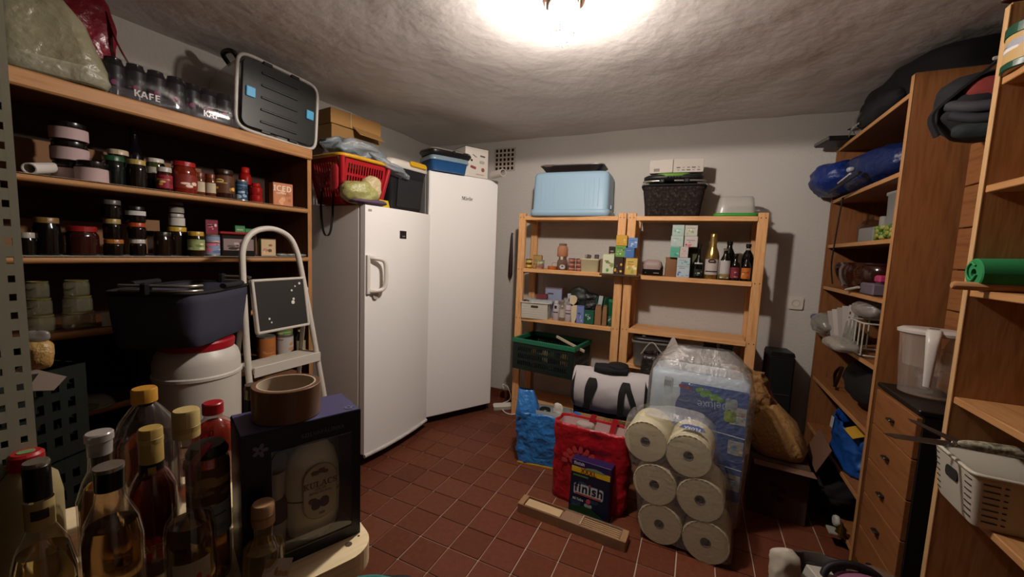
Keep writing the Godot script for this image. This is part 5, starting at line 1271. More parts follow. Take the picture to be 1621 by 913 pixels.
	P(t, "green_hill", prism(v2([-0.1, 0.0, 0.1, 0.0, 0.06, 0.022, 0.0, 0.05, -0.07, 0.038, -0.1, 0.03]), 0.001), m("1d3a1c", 0.4), V(0, 0.012, 0.0366))
	P(t, "green_hill", prism(v2([-0.06, 0.0, 0.06, 0.0, 0.03, 0.012, 0.0, 0.016, -0.04, 0.01]), 0.001), m("6f8a60", 0.4), V(0.02, 0.246, 0.0362))
	P(t, "green_strip", bx(V(0.08, 0.008, 0.001), 0.0003), m("4a6a34", 0.4), V(-0.05, 0.203, 0.0364))
	# wooden skewers in a wrapped box
	t = T("skewer_box", "long wooden box of skewers under clear wrap lying on the tiles", "box", V(-0.47, 0, -1.81), -1)
	t.rotation_degrees.y = -2.5
	var crd := m("8f6a48", 0.75)
	P(t, "tray_floor", bx(V(0.53, 0.036, 0.076), 0.002), crd, V(0, 0.0, 0))
	for s in [-1, 1]:
		P(t, "long_side", bx(V(0.545, 0.05, 0.004), 0.001), crd, V(0, 0, 0.042 * s))
		P(t, "short_side", bx(V(0.03, 0.052, 0.084), 0.002), m("9a7450", 0.75), V(0.259 * s, 0, 0))
	P(t, "pale_board", bx(V(0.19, 0.008, 0.058), 0.001), m("c2a67c", 0.75), V(-0.145, 0.038, 0))
	P(t, "centre_card", bx(V(0.09, 0.01, 0.076), 0.001), crd, V(0.005, 0.038, 0))
	for k in 5: P(t, "skewer", tube([V(0.05, 0.043, -0.028 + 0.014 * k), V(0.24, 0.043, -0.028 + 0.014 * k)], 0.0042, 6), m("b08654", 0.7))
	P(t, "skewer_clip", bx(V(0.006, 0.016, 0.07), 0.001), m("c2a67c", 0.7), V(0.055, 0.038, 0))
	P(t, "clear_wrap", bx(V(0.3, 0.054, 0.092), 0.004), glass("e0dccc", 0.06), V(0.1, 0.0005, 0))
	# towel rolls
	t = T("towel_roll_pack", "clear wrapped pack of six big towel rolls stacked two by three", "rolls", V(0.03, 0, -1.975), -5)
	var paper := rough_mat("towel", "c9c09e", 30, 0.4, 0.95, 0.08)
	for q in [[-0.093, 0.1], [0.103, 0.092], [-0.128, 0.282], [0.066, 0.277], [-0.182, 0.476], [0.005, 0.462]]:
		var st := begin()
		lathe_into(st, v2([0.022, -0.1, 0.093, -0.1, 0.097, -0.096, 0.097, 0.096, 0.093, 0.1, 0.022, 0.1, 0.021, 0.06]), 40)
		var r := P(t, "towel_roll", done(st), paper, V(q[0], q[1], 0), V(90, 0, 0))
		P(r, "core", lathe([0.0, 0.05, 0.018, 0.05, 0.0195, 0.1005, 0.0225, 0.1005], 24), m("5b524a", 0.9))
		for k in 26:   # the printed dashes on the rim
			var a := TAU * k / 26
			P(r, "rim_dash", bx(V(0.012, 0.002, 0.0012), 0.0003), m("77707a", 0.8), V(sin(a) * 0.0935, 0.0995, cos(a) * 0.0935), V(0, rad_to_deg(a), 0))
	var wrap := []
	for q in [[0.02, 0.005, 0.19, 0.03], [0.005, 0.012, 0.2, 0.1], [-0.012, 0.0, 0.2, 0.2], [-0.03, 0.0, 0.2, 0.3], [-0.06, 0.0, 0.2, 0.4], [-0.088, 0.0, 0.198, 0.5], [-0.09, 0.0, 0.19, 0.565], [-0.08, 0.0, 0.15, 0.59]]:
		wrap.append(sring(q[2], 0.108 if q[3] < 0.56 else 0.09, q[3], 7, 52, Vector2(q[0], 0)))
	P(t, "clear_wrap", loft(crumple(wrap, 0.008, 0.07, 120), false, false), crink("dfddd6", 0.12, 0.1, 5.0, 1.2))
	P(t, "wrap_gather", loft(crumple([sring(0.14, 0.07, 0.585, 4, 40, Vector2(-0.07, -0.02)), sring(0.09, 0.045, 0.61, 3, 40, Vector2(-0.05, -0.03))], 0.012, 0.08, 121), false, true), crink("c5c5c9", 0.15, 0.32, 6.0, 1.2))
	P(t, "blue_print", prism(v2([-0.055, 0.0, 0.055, 0.0, 0.045, 0.018, 0.02, 0.03, -0.02, 0.03, -0.045, 0.018]), 0.0012), m("3a4a7c", 0.5), V(0.01, 0.572, 0.068), V(-62, 0, 0))
	P(t, "lettering", words("FLORA", 0.022), m("b5bccc", 0.5), V(0.01, 0.58, 0.073), V(-62, 0, 180))
	# toilet paper pack behind
	t = T("tissue_pack", "large blue toilet paper pack printed upside down, behind the towel rolls", "pack", V(0.055, 0, -2.27), -3)
	P(t, "pack_body", loft(crumple([sring(0.21, 0.11, 0.0, 9, 56), sring(0.222, 0.12, 0.02, 9, 56), sring(0.226, 0.124, 0.35, 9, 56), sring(0.226, 0.124, 0.62, 9, 56), sring(0.222, 0.12, 0.745, 9, 56), sring(0.19, 0.09, 0.76, 8, 56)], 0.005, 0.05, 130)), m("a2b0ba", 0.4))
	P(t, "blue_print", prism(rrect(0.3, 0.55, 0.01), 0.003), m("1f4f94", 0.4), V(0.068, 0.44, 0.126))
	P(t, "navy_arc", prism(rrect(0.2, 0.2, 0.1, 8), 0.002), m("1c3f80", 0.4), V(0.0, 0.585, 0.1275))
	for q in [[0.035, 0.675, 0.05, 0.028], [0.075, 0.665, 0.045, 0.03], [0.005, 0.69, 0.035, 0.02], [0.1, 0.655, 0.03, 0.02]]:
		P(t, "green_leaf_print", prism(rrect(q[2], q[3], q[3] * 0.45, 4), 0.001), m("5f9a3a", 0.4), V(q[0], q[1], 0.1288), V(0, 0, 20))
	P(t, "lettering", words("Deluxe", 0.045, 0.001, "Droid Sans", false), m("9ab4cc", 0.4), V(0.07, 0.625, 0.1285), V(0, 0, 186))
	P(t, "pale_panel", prism(rrect(0.04, 0.2, 0.006), 0.002), m("a9b9c0", 0.4), V(-0.14, 0.63, 0.1265)); P(t, "red_ribbon_print", prism(rrect(0.06, 0.014, 0.003), 0.001), m("8a2a34", 0.4), V(-0.06, 0.69, 0.1285), V(0, 0, -12))
	for k in 6: P(t, "barcode_bar", bx(V(0.003, 0.03, 0.0008), 0), m("6a625c", 0.5), V(-0.158 + k * 0.006, 0.68, 0.128))
	for q in [[0.645, "8a9a9f"], [0.585, "8aa83a"]]: P(t, "badge_print", prism(rrect(0.052, 0.055, 0.012), 0.0014), m(q[1], 0.4), V(0.148, q[0], 0.1285))
	for q in [[0.55, 0.085], [0.4, 0.07], [0.22, 0.08]]:
		P(t, "photo_print", plate(0.065, q[1]), art("beach%d" % int(q[0] * 100), "a5a9a4", ["6f9ac0", "c2b8a6", "8a7a70", "4f8ab0"], 7, 2), V(0.182, q[0], 0.1292))
	for y in [0.33, 0.49]: P(t, "pack_seam", bx(V(0.2, 0.006, 0.006), 0.002), m("b9c4cc", 0.4), V(0.12, y, 0.126), V(0, 0, -4))
	var sk := []
	for q in [[0.232, 0.132, 0.02, 9.0], [0.24, 0.138, 0.4, 9.0], [0.24, 0.136, 0.7, 9.0], [0.225, 0.118, 0.78, 7.0], [0.17, 0.07, 0.84, 4.0], [0.13, 0.03, 0.875, 3.0]]:
		sk.append(sring(q[0], q[1], q[2], q[3], 56, Vector2(0.0, 0)))
	P(t, "clear_bag", loft(crumple(sk, 0.012, 0.06, 131), false, false), crink("d9d6d0", 0.12, 0.12, 4.0, 1.2))
	P(t, "bag_top_folds", loft(crumple([sring(0.2, 0.09, 0.765, 6, 56), sring(0.17, 0.06, 0.82, 4, 56), sring(0.11, 0.03, 0.87, 3, 56)], 0.022, 0.07, 132), false, false), crink("c2b8ac", 0.15, 0.22, 5.0, 1.4))
	# duffel bag lying over the blue bags
	t = T("duffel_bag", "white and black barrel duffel bag resting on the bags by the rack", "bag", V(-0.44, 0.345, -2.47), 4)
	var body := []
	for i in 15:
		var u := -1.0 + 2.0 * i / 14
		var s := 1.0 - 0.16 * pow(absf(u), 3.0)
		var r := []
		for k in 48:
			var a := TAU * k / 48
			var sag := 0.02 * cos(u * 2.2) * maxf(0.0, cos(a))
			r.append(V(u * 0.225, 0.145 + s * 0.14 * cos(a) * (1.08 if cos(a) < 0 else 1.0) - sag, s * 0.115 * sin(a)))
		r.reverse()
		body.append(r)
	P(t, "white_body", loft(crumple(body, 0.006, 0.05, 140), true, true), rough_mat("canvas", "b9b2b2", 14, 0.4, 0.9, 0.08))
	for q in [[0.0, 0.262, 0.16, 0.2], [0.0, -0.012, 0.18, 0.43]]:
		var blk := []
		for i in 13:
			var u := -1.0 + 2.0 * i / 12
			blk.append(sring(0.1 * (1 - 0.2 * u * u) * q[2] * 6.0 * 0.62, 0.024 if q[1] > 0 else 0.04, 0.0, 3, 32).map(func(p): return V(u * q[3] * 0.5, q[1] + (0.02 if q[1] > 0 else 0.032) + p.z, p.x)))
			blk[-1].reverse()
		P(t, "black_panel", loft(crumple(blk, 0.006, 0.06, 141), true, true), m("0e0d0e", 0.85))
	P(t, "zip_hump", blob(0.06, 0.06, 0.05, 0.01, 142), m("0f0e0f", 0.85), V(0.04, 0.265, 0.0))
	for s in [-1, 1]:
		P(t, "black_end", loft([sring(0.045, 0.045, 0, 2, 32), sring(0.1, 0.11, 0.012, 2, 32), sring(0.128, 0.118, 0.03, 2, 32)], true, true), m("100f10", 0.85), V(s * 0.238, 0.145, 0), V(0, 0, 90 * s))
		var x: float = s * 0.1
		P(t, "carry_strap", strap(curve([V(x - 0.02, 0.03, 0.112), V(x - 0.022, 0.12, 0.124), V(x - 0.018, 0.19, 0.116), V(x, 0.235, 0.085), V(x + 0.018, 0.2, 0.115), V(x + 0.03 * s + 0.02, 0.12, 0.126), V(x + 0.05 * s + 0.02, 0.05, 0.118)], 5), V(1, 0, 0), 0.036, 0.004), m("121112", 0.85))
	# dark glossy bag with a pale triangle behind
	t = T("umbrella_bag", "crumpled dark bag with a pale triangular flap behind the tissue pack", "bag", V(-0.13, 0.0, -2.66), 6)
	P(t, "bag_body", bag_mesh(0.17, 0.1, 0.72, 0.14, 0.05, 0.025, 150, 4.0), crink("241d1a", 0.35, 1.0, 3.5))
	P(t, "pale_flap", prism(v2([-0.06, 0.0, 0.075, 0.01, -0.015, 0.15]), 0.006), m("a59a94", 0.6), V(0.02, 0.715, 0.075), V(-16, 0, -6))
	P(t, "seam_piping", tube(curve([V(-0.16, 0.72, 0.05), V(-0.1, 0.8, 0.05), V(-0.03, 0.74, 0.07), V(0.06, 0.77, 0.07), V(0.17, 0.66, 0.06)], 5), 0.005, 6), m("8a8078", 0.5))
	# cardboard box with a kraft bag on it
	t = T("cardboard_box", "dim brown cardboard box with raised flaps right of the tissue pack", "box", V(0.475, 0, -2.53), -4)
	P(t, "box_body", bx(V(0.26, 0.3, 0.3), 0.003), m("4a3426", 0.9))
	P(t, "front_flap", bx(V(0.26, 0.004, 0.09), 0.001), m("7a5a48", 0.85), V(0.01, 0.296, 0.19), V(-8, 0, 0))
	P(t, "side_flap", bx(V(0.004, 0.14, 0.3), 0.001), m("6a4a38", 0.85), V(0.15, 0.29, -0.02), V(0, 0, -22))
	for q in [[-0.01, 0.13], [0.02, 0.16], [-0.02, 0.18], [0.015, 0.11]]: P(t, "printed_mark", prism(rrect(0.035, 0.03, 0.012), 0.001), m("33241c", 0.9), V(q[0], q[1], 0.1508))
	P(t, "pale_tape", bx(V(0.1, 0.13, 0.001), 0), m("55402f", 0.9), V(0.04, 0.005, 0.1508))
	t = T("kraft_bag", "crumpled brown kraft paper bag slumped on the cardboard box", "bag", V(0.4, 0.305, -2.58), -14)
	P(t, "bag_body", bag_mesh(0.13, 0.1, 0.4, 0.07, 0.045, 0.03, 160, 4.5, Vector2(-0.1, 0.0)), crink("8f6738", 0.85, 1.0, 4.0, 1.0))
	P(t, "torn_skirt", loft(crumple([sring(0.09, 0.1, 0.0, 4, 40, Vector2(0.09, 0.04)), sring(0.12, 0.12, 0.05, 4, 40, Vector2(0.08, 0.03)), sring(0.1, 0.1, 0.15, 4, 40, Vector2(0.04, 0.0)), sring(0.05, 0.06, 0.24, 4, 40, Vector2(0.0, 0.0))], 0.022, 0.07, 161), true, true), crink("a37a46", 0.85, 1.0, 4.0, 1.0))
	# floor speaker
	t = T("floor_speaker", "narrow black floor speaker against the back wall by the bookcase", "speaker", V(0.52, 0, -3.03), 6)
	P(t, "cabinet", bx(V(0.135, 0.745, 0.17), 0.008), m("0d0c0c", 0.5))
	P(t, "sloped_cap", prism(v2([-0.068, 0.0, 0.068, 0.0, 0.06, 0.026, -0.06, 0.026]), 0.16), m("161514", 0.45), V(0, 0.744, 0))
	P(t, "grille", bx(V(0.12, 0.34, 0.008), 0.003), m("090909", 0.9), V(0, 0.39, 0.086)); P(t, "grille", bx(V(0.12, 0.36, 0.008), 0.003), m("090909", 0.9), V(0, 0.02, 0.086))
	P(t, "trim_line", bx(V(0.1, 0.004, 0.004), 0.001), m("3a3836", 0.4), V(0, 0.5, 0.0915))
	# what pokes into the frame at the bottom
	t = T("rubbish_sack", "open sack of white packaging with pink cloth at the bottom right", "sack", V(0.5, 0.0, -1.62), 12)
	t.scale = V(1.05, 1.3, 1.05)
	P(t, "sack_body", bag_mesh(0.17, 0.13, 0.2, 0.15, 0.12, 0.02, 170, 3.0), film("55504c", 0.9, 0.3))
	P(t, "white_foam", blob(0.04, 0.14, 0.035, 0.014, 171), m("b5ad9c", 0.8), V(-0.13, 0.135, 0.02), V(0, 0, 10))
	P(t, "white_box", bx(V(0.09, 0.05, 0.06), 0.003), m("b9b4a8", 0.7), V(-0.04, 0.17, 0.0), V(10, 20, -12))
	P(t, "black_coil", tube(curve([V(-0.05, 0.19, 0.03), V(-0.02, 0.235, 0.0), V(0.05, 0.25, -0.01), V(0.12, 0.235, 0.0), V(0.15, 0.19, 0.03)], 6), 0.011, 8), m("0e0d0e", 0.6))
	P(t, "pink_cloth", blob(0.075, 0.07, 0.06, 0.016, 172), m("8a5470", 0.9), V(0.07, 0.165, 0.03)); P(t, "clear_film", blob(0.07, 0.08, 0.05, 0.02, 173), film("8f7a6a", 0.5, 0.25), V(0.15, 0.13, -0.06))
	t = T("teal_bag", "teal edged plastic bag on the floor at the table's foot", "bag", V(-0.985, 0.0, -1.06), 30)
	P(t, "bag_body", blob(0.14, 0.05, 0.08, 0.014, 175), m("1c2a2a", 0.5))
	P(t, "teal_edge", tube(curve([V(-0.13, 0.04, -0.06), V(-0.03, 0.056, -0.05), V(0.06, 0.055, -0.02), V(0.13, 0.04, 0.03)], 6), 0.011, 8), m("3f8a84", 0.4))
	# stacked dark crates at the left, in front of the shelf wall
	for k in 4:
		t = T("stacking_crate", "dark green slotted crate in the dim left stack, %s" % ["bottom one", "second from the floor", "third from the floor", "top one under the pasta bag"][k], "crate", V(-1.625, 0.248 * k, -0.3), 20, "")
		var st := begin()
		for s in [1.0, -1.0]:
			lattice(st, V(-0.17, 0, s * 0.12), V(0.34, 0, 0), V(0, 0.242, 0), V(0, 0, 0.008), 8, 4, 0.5, 0.45, 0.08, 0.1)
			lattice(st, V(s * 0.17, 0, -0.12), V(0, 0, 0.24), V(0, 0.242, 0), V(0.008, 0, 0), 6, 4, 0.5, 0.45, 0.08, 0.1)
		P(t, "slotted_sides", done(st), m("0a150e", 0.5)); P(t, "base", bx(V(0.34, 0.008, 0.24), 0.002), m("0a150e", 0.5))
	t = T("pasta_bag", "small clear bag of yellow pasta at the top of the crates by the post", "bag", V(-1.49, 0.992, -0.385), 60)
	P(t, "bag_body", blob(0.026, 0.075, 0.02, 0.008, 181), crink("a3824a", 0.4, 1.0, 9.0)); P(t, "bag_top", blob(0.022, 0.03, 0.01, 0.006, 182), film("8a8a84", 0.6, 0.22), V(0, 0.07, 0))
	tag(P(self, "paper_wedge", prism(v2([-0.06, 0.0, 0.04, -0.012, 0.06, 0.02, -0.02, 0.06]), 0.003), m("8f7f74", 0.8), V(-1.46, 0.955, -0.36), V(-30, 62, 0)), "folded pale paper sticking out of the dark crates", "paper")
	for k in 3:  # black boxes added where the shelves show only dark void
		t = T("shade_fill", ["added black shade filler on the shelf wall's lower shelf, behind the drum", "added black shade filler left of the other one on the lower shelf", "added black shade filler under the glass jars on the dim middle shelf"][k], "box", [V(-2.1, 0.6965, -0.92), V(-2.1, 0.3845, -0.75), V(-2.1, 0.6965, -1.1)][k], 90)
		P(t, "box_body", bx(V([0.3, 0.5, 0.1][k], 0.2, 0.24), 0.006), m("0c0b0b", 0.6)); P(t, "lid", bx(V([0.31, 0.51, 0.11][k], 0.02, 0.25), 0.004), m("121110", 0.6), V(0, 0.2, 0))
	# perforated post
	t = T("shelf_post", "grey perforated steel post of a rack close by at the left edge", "post", V(-0.842, 0.0, -0.19))
	var gm := m("94937f", 0.5, 0.15)
	var st := begin()
	lattice(st, V(0.0, 0.0, -0.02), V(0, 0, 0.04), V(0, 2.27, 0), V(0.002, 0, 0), 2, 90, 0.62, 0.62, 0.06, 0.0)
	lattice(st, V(0.0, 0.0, 0.02), V(-0.035, 0, 0), V(0, 2.27, 0), V(0, 0, 0.002), 2, 90, 0.62, 0.62, 0.06, 0.0)
	P(t, "punched_angle", done(st), gm)
	P(t, "foot_plate", bx(V(0.06, 0.004, 0.06), 0.001), gm, V(-0.015, 0, 0))

# ---------------------------------------------------------------- in and on the bookcase
func bookcase_goods() -> void:
	var t := T("travel_bag", "big black soft bag sprawled on top of the bookcase", "bag", V(0.95, 2.047, -2.64), -90)
	P(t, "bag_body", blob(0.44, 0.215, 0.21, 0.022, 201, 4.0, 0.03), m("0c0b0d", 0.85))
	P(t, "bag_pocket", blob(0.22, 0.1, 0.05, 0.015, 202), m("111014", 0.85), V(0.05, 0.0, 0.2))
	P(t, "grey_strap", strap(curve([V(-0.3, 0.02, 0.225), V(-0.2, 0.035, 0.24), V(-0.1, 0.03, 0.245)], 4), V(0, 1, 0), 0.014, 0.003), m("8f887e", 0.7))
	for x in [-0.12, -0.09, -0.06, -0.2]: P(t, "buckle", bx(V(0.014, 0.01, 0.006), 0.002), m("9a958e", 0.4, 0.5), V(x, 0.02, 0.25))
	t = T("folder", "flat black folder sticking out over the bookcase's far end", "folder", V(0.74, 2.047, -3.02), -80)
	P(t, "cover", bx(V(0.17, 0.028, 0.26), 0.003), m("141110", 0.5)); P(t, "grey_edge", bx(V(0.165, 0.018, 0.012), 0.002), m("5f5854", 0.6), V(0, 0.005, 0.13))
	tag(P(self, "wood_wedge", prism(v2([0, 0, 0.15, 0.012, 0.15, 0.02, 0, 0.006]), 0.05), m("2a2622", 0.6), V(0.72, 2.1, -2.9), V(0, 20, 0)), "thin dark wedge shaped sheet above the black folder", "sheet")
	t = T("party_bag", "clear bag with a pink and white ornament beside the black travel bag", "bag", V(0.78, 2.047, -2.86), -80)
	P(t, "clear_bag", blob(0.05, 0.13, 0.05, 0.012, 203), film("8f8a86", 0.45, 0.2)); P(t, "pink_card", bx(V(0.018, 0.07, 0.02), 0.004), m("8a2a48", 0.5), V(0.03, 0.03, 0.03))
	# second shelf from the top: blue sacks
	t = T("blue_sack", "crumpled blue plastic sack hanging out of the bookcase's upper shelf", "sack", V(0.87, 1.732, -2.78), -90)
	P(t, "sack_body", blob(0.36, 0.2, 0.17, 0.03, 211, 2.6, 0.04), crink("0c1f4e", 0.4, 1.0, 2.0)); P(t, "sack_lip", blob(0.17, 0.19, 0.13, 0.03, 212, 2.6, 0.05), crink("10296a", 0.4, 1.0, 2.0), V(-0.25, 0.01, 0.14))
	P(t, "black_stick", tube([V(-0.08, 0.01, 0.225), V(0.36, 0.04, 0.215)], 0.008, 6), m("0e0d0d", 0.5)); P(t, "white_stick", tube([V(0.12, 0.03, 0.235), V(0.28, 0.05, 0.23)], 0.005, 6), m("aaa79c", 0.5)); P(t, "white_knob", blob(0.018, 0.025, 0.015, 0.002, 213), m("8f9298", 0.4), V(0.26, 0.06, 0.225))
	tag(P(self, "hanging_cord", tube(curve([V(0.722, 1.72, -2.9), V(0.714, 1.6, -2.9), V(0.71, 1.45, -2.91), V(0.712, 1.33, -2.93), V(0.73, 1.22, -2.94)], 6), 0.004, 6), m("120f0e", 0.7)), "black cord hanging down the front of the bookcase's far end", "cord")
	# third shelf
	t = T("glass_bell", "dark glass cover with a shiny silver base in the bookcase", "jar", V(0.85, 1.4575, -2.86), -80)
	P(t, "glass_cover", lathe([0.05, 0.012, 0.055, 0.03, 0.055, 0.09, 0.035, 0.125, 0.01, 0.135, 0.01, 0.15, 0, 0.152], 28), glass("33251c", 0.45)); P(t, "silver_base", lathe([0, 0, 0.045, 0, 0.05, 0.004, 0.05, 0.03, 0.03, 0.032, 0, 0.032], 28), m("a9a49a", 0.2, 0.9))
	t = T("plastic_box", "cloudy plastic box lying beside the dark glass cover", "box", V(0.83, 1.4575, -2.66), -85)
	P(t, "cloudy_box", bx(V(0.16, 0.075, 0.12), 0.006), film("8a8884", 0.7, 0.3)); P(t, "glass_inside", cyl(0.02, 0.11, 0.004, 16), film("a5a39e", 0.6, 0.2), V(0.03, 0.02, 0.0))
	t = T("plastic_tub", "tall cloudy tub of green and yellow sweets near the bookcase's side panel", "tub", V(0.84, 1.4575, -2.35), -86)
	P(t, "tub_body", loft([sring(0.08, 0.07, 0.0, 5, 40), sring(0.085, 0.075, 0.2, 5, 40), sring(0.09, 0.08, 0.202, 5, 40), sring(0.09, 0.08, 0.215, 5, 40), sring(0.06, 0.05, 0.225, 5, 40)]), film("8f908e", 0.7, 0.3))
	for k in 16: P(t, "wrapped_sweet", blob(0.016, 0.022, 0.013, 0.004, 220 + k % 4), m(["5f7a2a", "7d8030", "3f5f20", "8a8a4a"][k % 4], 0.4), V(-0.08 + 0.022 * (k % 8), 0.0 + 0.028 * (k / 8) + 0.008 * (k % 3), 0.085 + 0.004 * (k % 2)))
	# fourth shelf: brown pot
	t = T("clay_pot", "big glossy brown clay casserole with a side handle in the bookcase", "pot", V(0.83, 1.2, -2.72), -90)
	P(t, "pot_body", lathe([0, 0, 0.12, 0, 0.145, 0.02, 0.165, 0.07, 0.17, 0.11, 0.16, 0.135, 0.166, 0.142, 0.166, 0.15, 0.155, 0.15, 0.15, 0.13, 0.15, 0.02, 0, 0.015], 44, Vector2(1.35, 0.72)), m("2d120b", 0.12)); P(t, "side_handle", tube(curve([V(-0.2, 0.125, 0.05), V(-0.26, 0.13, 0.07), V(-0.285, 0.1, 0.06), V(-0.265, 0.06, 0.05), V(-0.2, 0.04, 0.04)], 6), 0.019, 10), m("2d120b", 0.12))
	t = T("clothes_peg_bag", "small pink and grey plastic things at the shelf edge by the clay casserole", "clutter", V(0.77, 1.2, -2.42), -90)
	P(t, "pink_lid", bx(V(0.06, 0.035, 0.05), 0.008), m("a0305a", 0.4), V(0.06, 0.06, 0)); P(t, "grey_tray", bx(V(0.16, 0.055, 0.08), 0.006), m("5f5560", 0.5), V(0.0, 0, 0)); P(t, "white_stick", tube([V(-0.2, 0.006, 0.06), V(-0.06, 0.03, 0.05)], 0.007, 6), m("a59c94", 0.5))
	# fifth shelf: bags and papers
	var y := 0.908
	t = T("clear_bag", "knotted clear bag with a bluish tip hanging over the shelf's far end", "bag", V(0.76, y, -2.97), -90)
	P(t, "bag_body", blob(0.11, 0.13, 0.09, 0.022, 231), film("9a968c", 0.55, 0.22)); P(t, "blue_tip", blob(0.03, 0.04, 0.025, 0.006, 232), film("4a508a", 0.7, 0.3), V(-0.11, 0.07, 0.06))
	t = T("leaflets", "bundle of upright white leaflets in the bookcase", "papers", V(0.8, y, -2.76), -80)
	for k in 4: P(t, "leaflet", bx(V(0.05, 0.2 - 0.012 * k, 0.004), 0.0006), m(["a59c94", "968d86", "b0a8a0", "9c938a"][k], 0.75), V(-0.03 - 0.02 * k, 0, 0.01 * k), V(0, 50, 6 + 2 * k))
	P(t, "printed_leaflet", bx(V(0.06, 0.2, 0.02), 0.001), m("a9a39c", 0.7), V(0.03, 0.01, 0.03), V(0, 0, -5))
	for k in 5: P(t, "letter_block", bx(V(0.014, 0.014, 0.001), 0.0003), m("3a3430", 0.7), V(0.027 + 0.0025 * k, 0.05 + 0.028 * k, 0.0405), V(0, 0, -5))
	P(t, "black_strip", bx(V(0.055, 0.05, 0.021), 0.001), m("141211", 0.6), V(0.024, 0.0, 0.031))
	t = T("wire_basket", "white wire basket with clear packaging at the bookcase's side panel", "basket", V(0.8, y, -2.45), -90)
	var st := begin()
	for yy in [0.01, 0.16]:
		var pts := []
		for p in sring(0.1, 0.08, yy, 8, 32): pts.append(p)
		tube_into(st, pts, 0.0045, 6, true)
	for q in [[-0.1, -0.08], [0.1, -0.08], [-0.1, 0.08], [0.1, 0.08], [0.0, 0.08], [0.05, 0.08], [-0.05, 0.08], [-0.1, 0.0], [0.1, 0.0]]: tube_into(st, [V(q[0], 0.01, q[1]), V(q[0], 0.16, q[1])], 0.0035, 6)
	P(t, "wire_frame", done(st), m("a9a79a", 0.4)); P(t, "clear_sheet", bx(V(0.13, 0.15, 0.003), 0.001), film("8f8d84", 0.45, 0.2), V(-0.05, 0.01, 0.1), V(-10, 0, 14)); P(t, "clear_tray", blob(0.12, 0.06, 0.06, 0.014, 234), film("a09a90", 0.55, 0.22), V(-0.03, -0.0, 0.12))
	P(t, "crumpled_bag", blob(0.1, 0.08, 0.07, 0.018, 235), film("9a938c", 0.6, 0.25), V(-0.06, 0.17, 0.0)); P(t, "yellow_scrap", blob(0.03, 0.02, 0.02, 0.006, 236), m("b09a4a", 0.6), V(-0.2, 0.0, 0.12))
	# lower shelves
	t = T("black_bag", "black bag with a brown strap loop on the bookcase's lower shelf", "bag", V(0.88, 0.617, -2.55), -90)
	P(t, "bag_body", blob(0.26, 0.22, 0.12, 0.02, 241), m("0b0a0a", 0.8)); P(t, "brown_strap", strap(curve([V(-0.32, 0.02, 0.1), V(-0.26, 0.1, 0.12), V(-0.16, 0.16, 0.12), V(-0.24, 0.03, 0.12), V(-0.32, 0.02, 0.1)], 5), V(0, 0, 1), 0.016, 0.004), m("3a2014", 0.6))
	t = T("blue_bag", "blue shopping bag filling the low compartment of the bookcase", "bag", V(0.84, 0.307, -2.55), -90)
	P(t, "bag_body", bag_mesh(0.19, 0.1, 0.21, 0.2, 0.1, 0.02, 251, 4.0), m("16488f", 0.5)); P(t, "blue_corner", blob(0.06, 0.1, 0.03, 0.012, 252), m("174a96", 0.5), V(-0.2, 0.15, 0.03)); P(t, "white_tag", bx(V(0.04, 0.06, 0.003), 0.001), m("a9aab0", 0.6), V(-0.11, 0.14, 0.112), V(-6, 0, 6)); P(t, "yellow_sheet", bx(V(0.13, 0.004, 0.09), 0.001), m("b58a24", 0.6), V(0.14, 0.225, 0.07), V(26, 0, 0))
	t = T("dark_rug", "dark fluffy thing bulging out of the bookcase's bottom shelf", "rug", V(0.76, 0.062, -2.62), -90)
	P(t, "fleece", blob(0.2, 0.2, 0.14, 0.04, 261, 2.4, 0.1), m("0f0d0b", 0.95))
	t = T("small_bell", "small brass bell and a white shell at the foot of the bookcase", "bell", V(0.71, 0.062, -2.28), -90)
	P(t, "brass_bell", lathe([0.026, 0, 0.028, 0.004, 0.02, 0.02, 0.015, 0.04, 0.006, 0.05, 0.005, 0.06, 0, 0.064], 22), m("8a6a28", 0.2, 0.9)); P(t, "white_shell", blob(0.03, 0.05, 0.014, 0.003, 262), m("b5b3aa", 0.5), V(-0.03, 0.02, 0.01), V(0, 0, 30)); P(t, "paper_scrap", bx(V(0.06, 0.012, 0.04), 0.003), m("8f8a80", 0.7), V(-0.01, 0, 0.03))

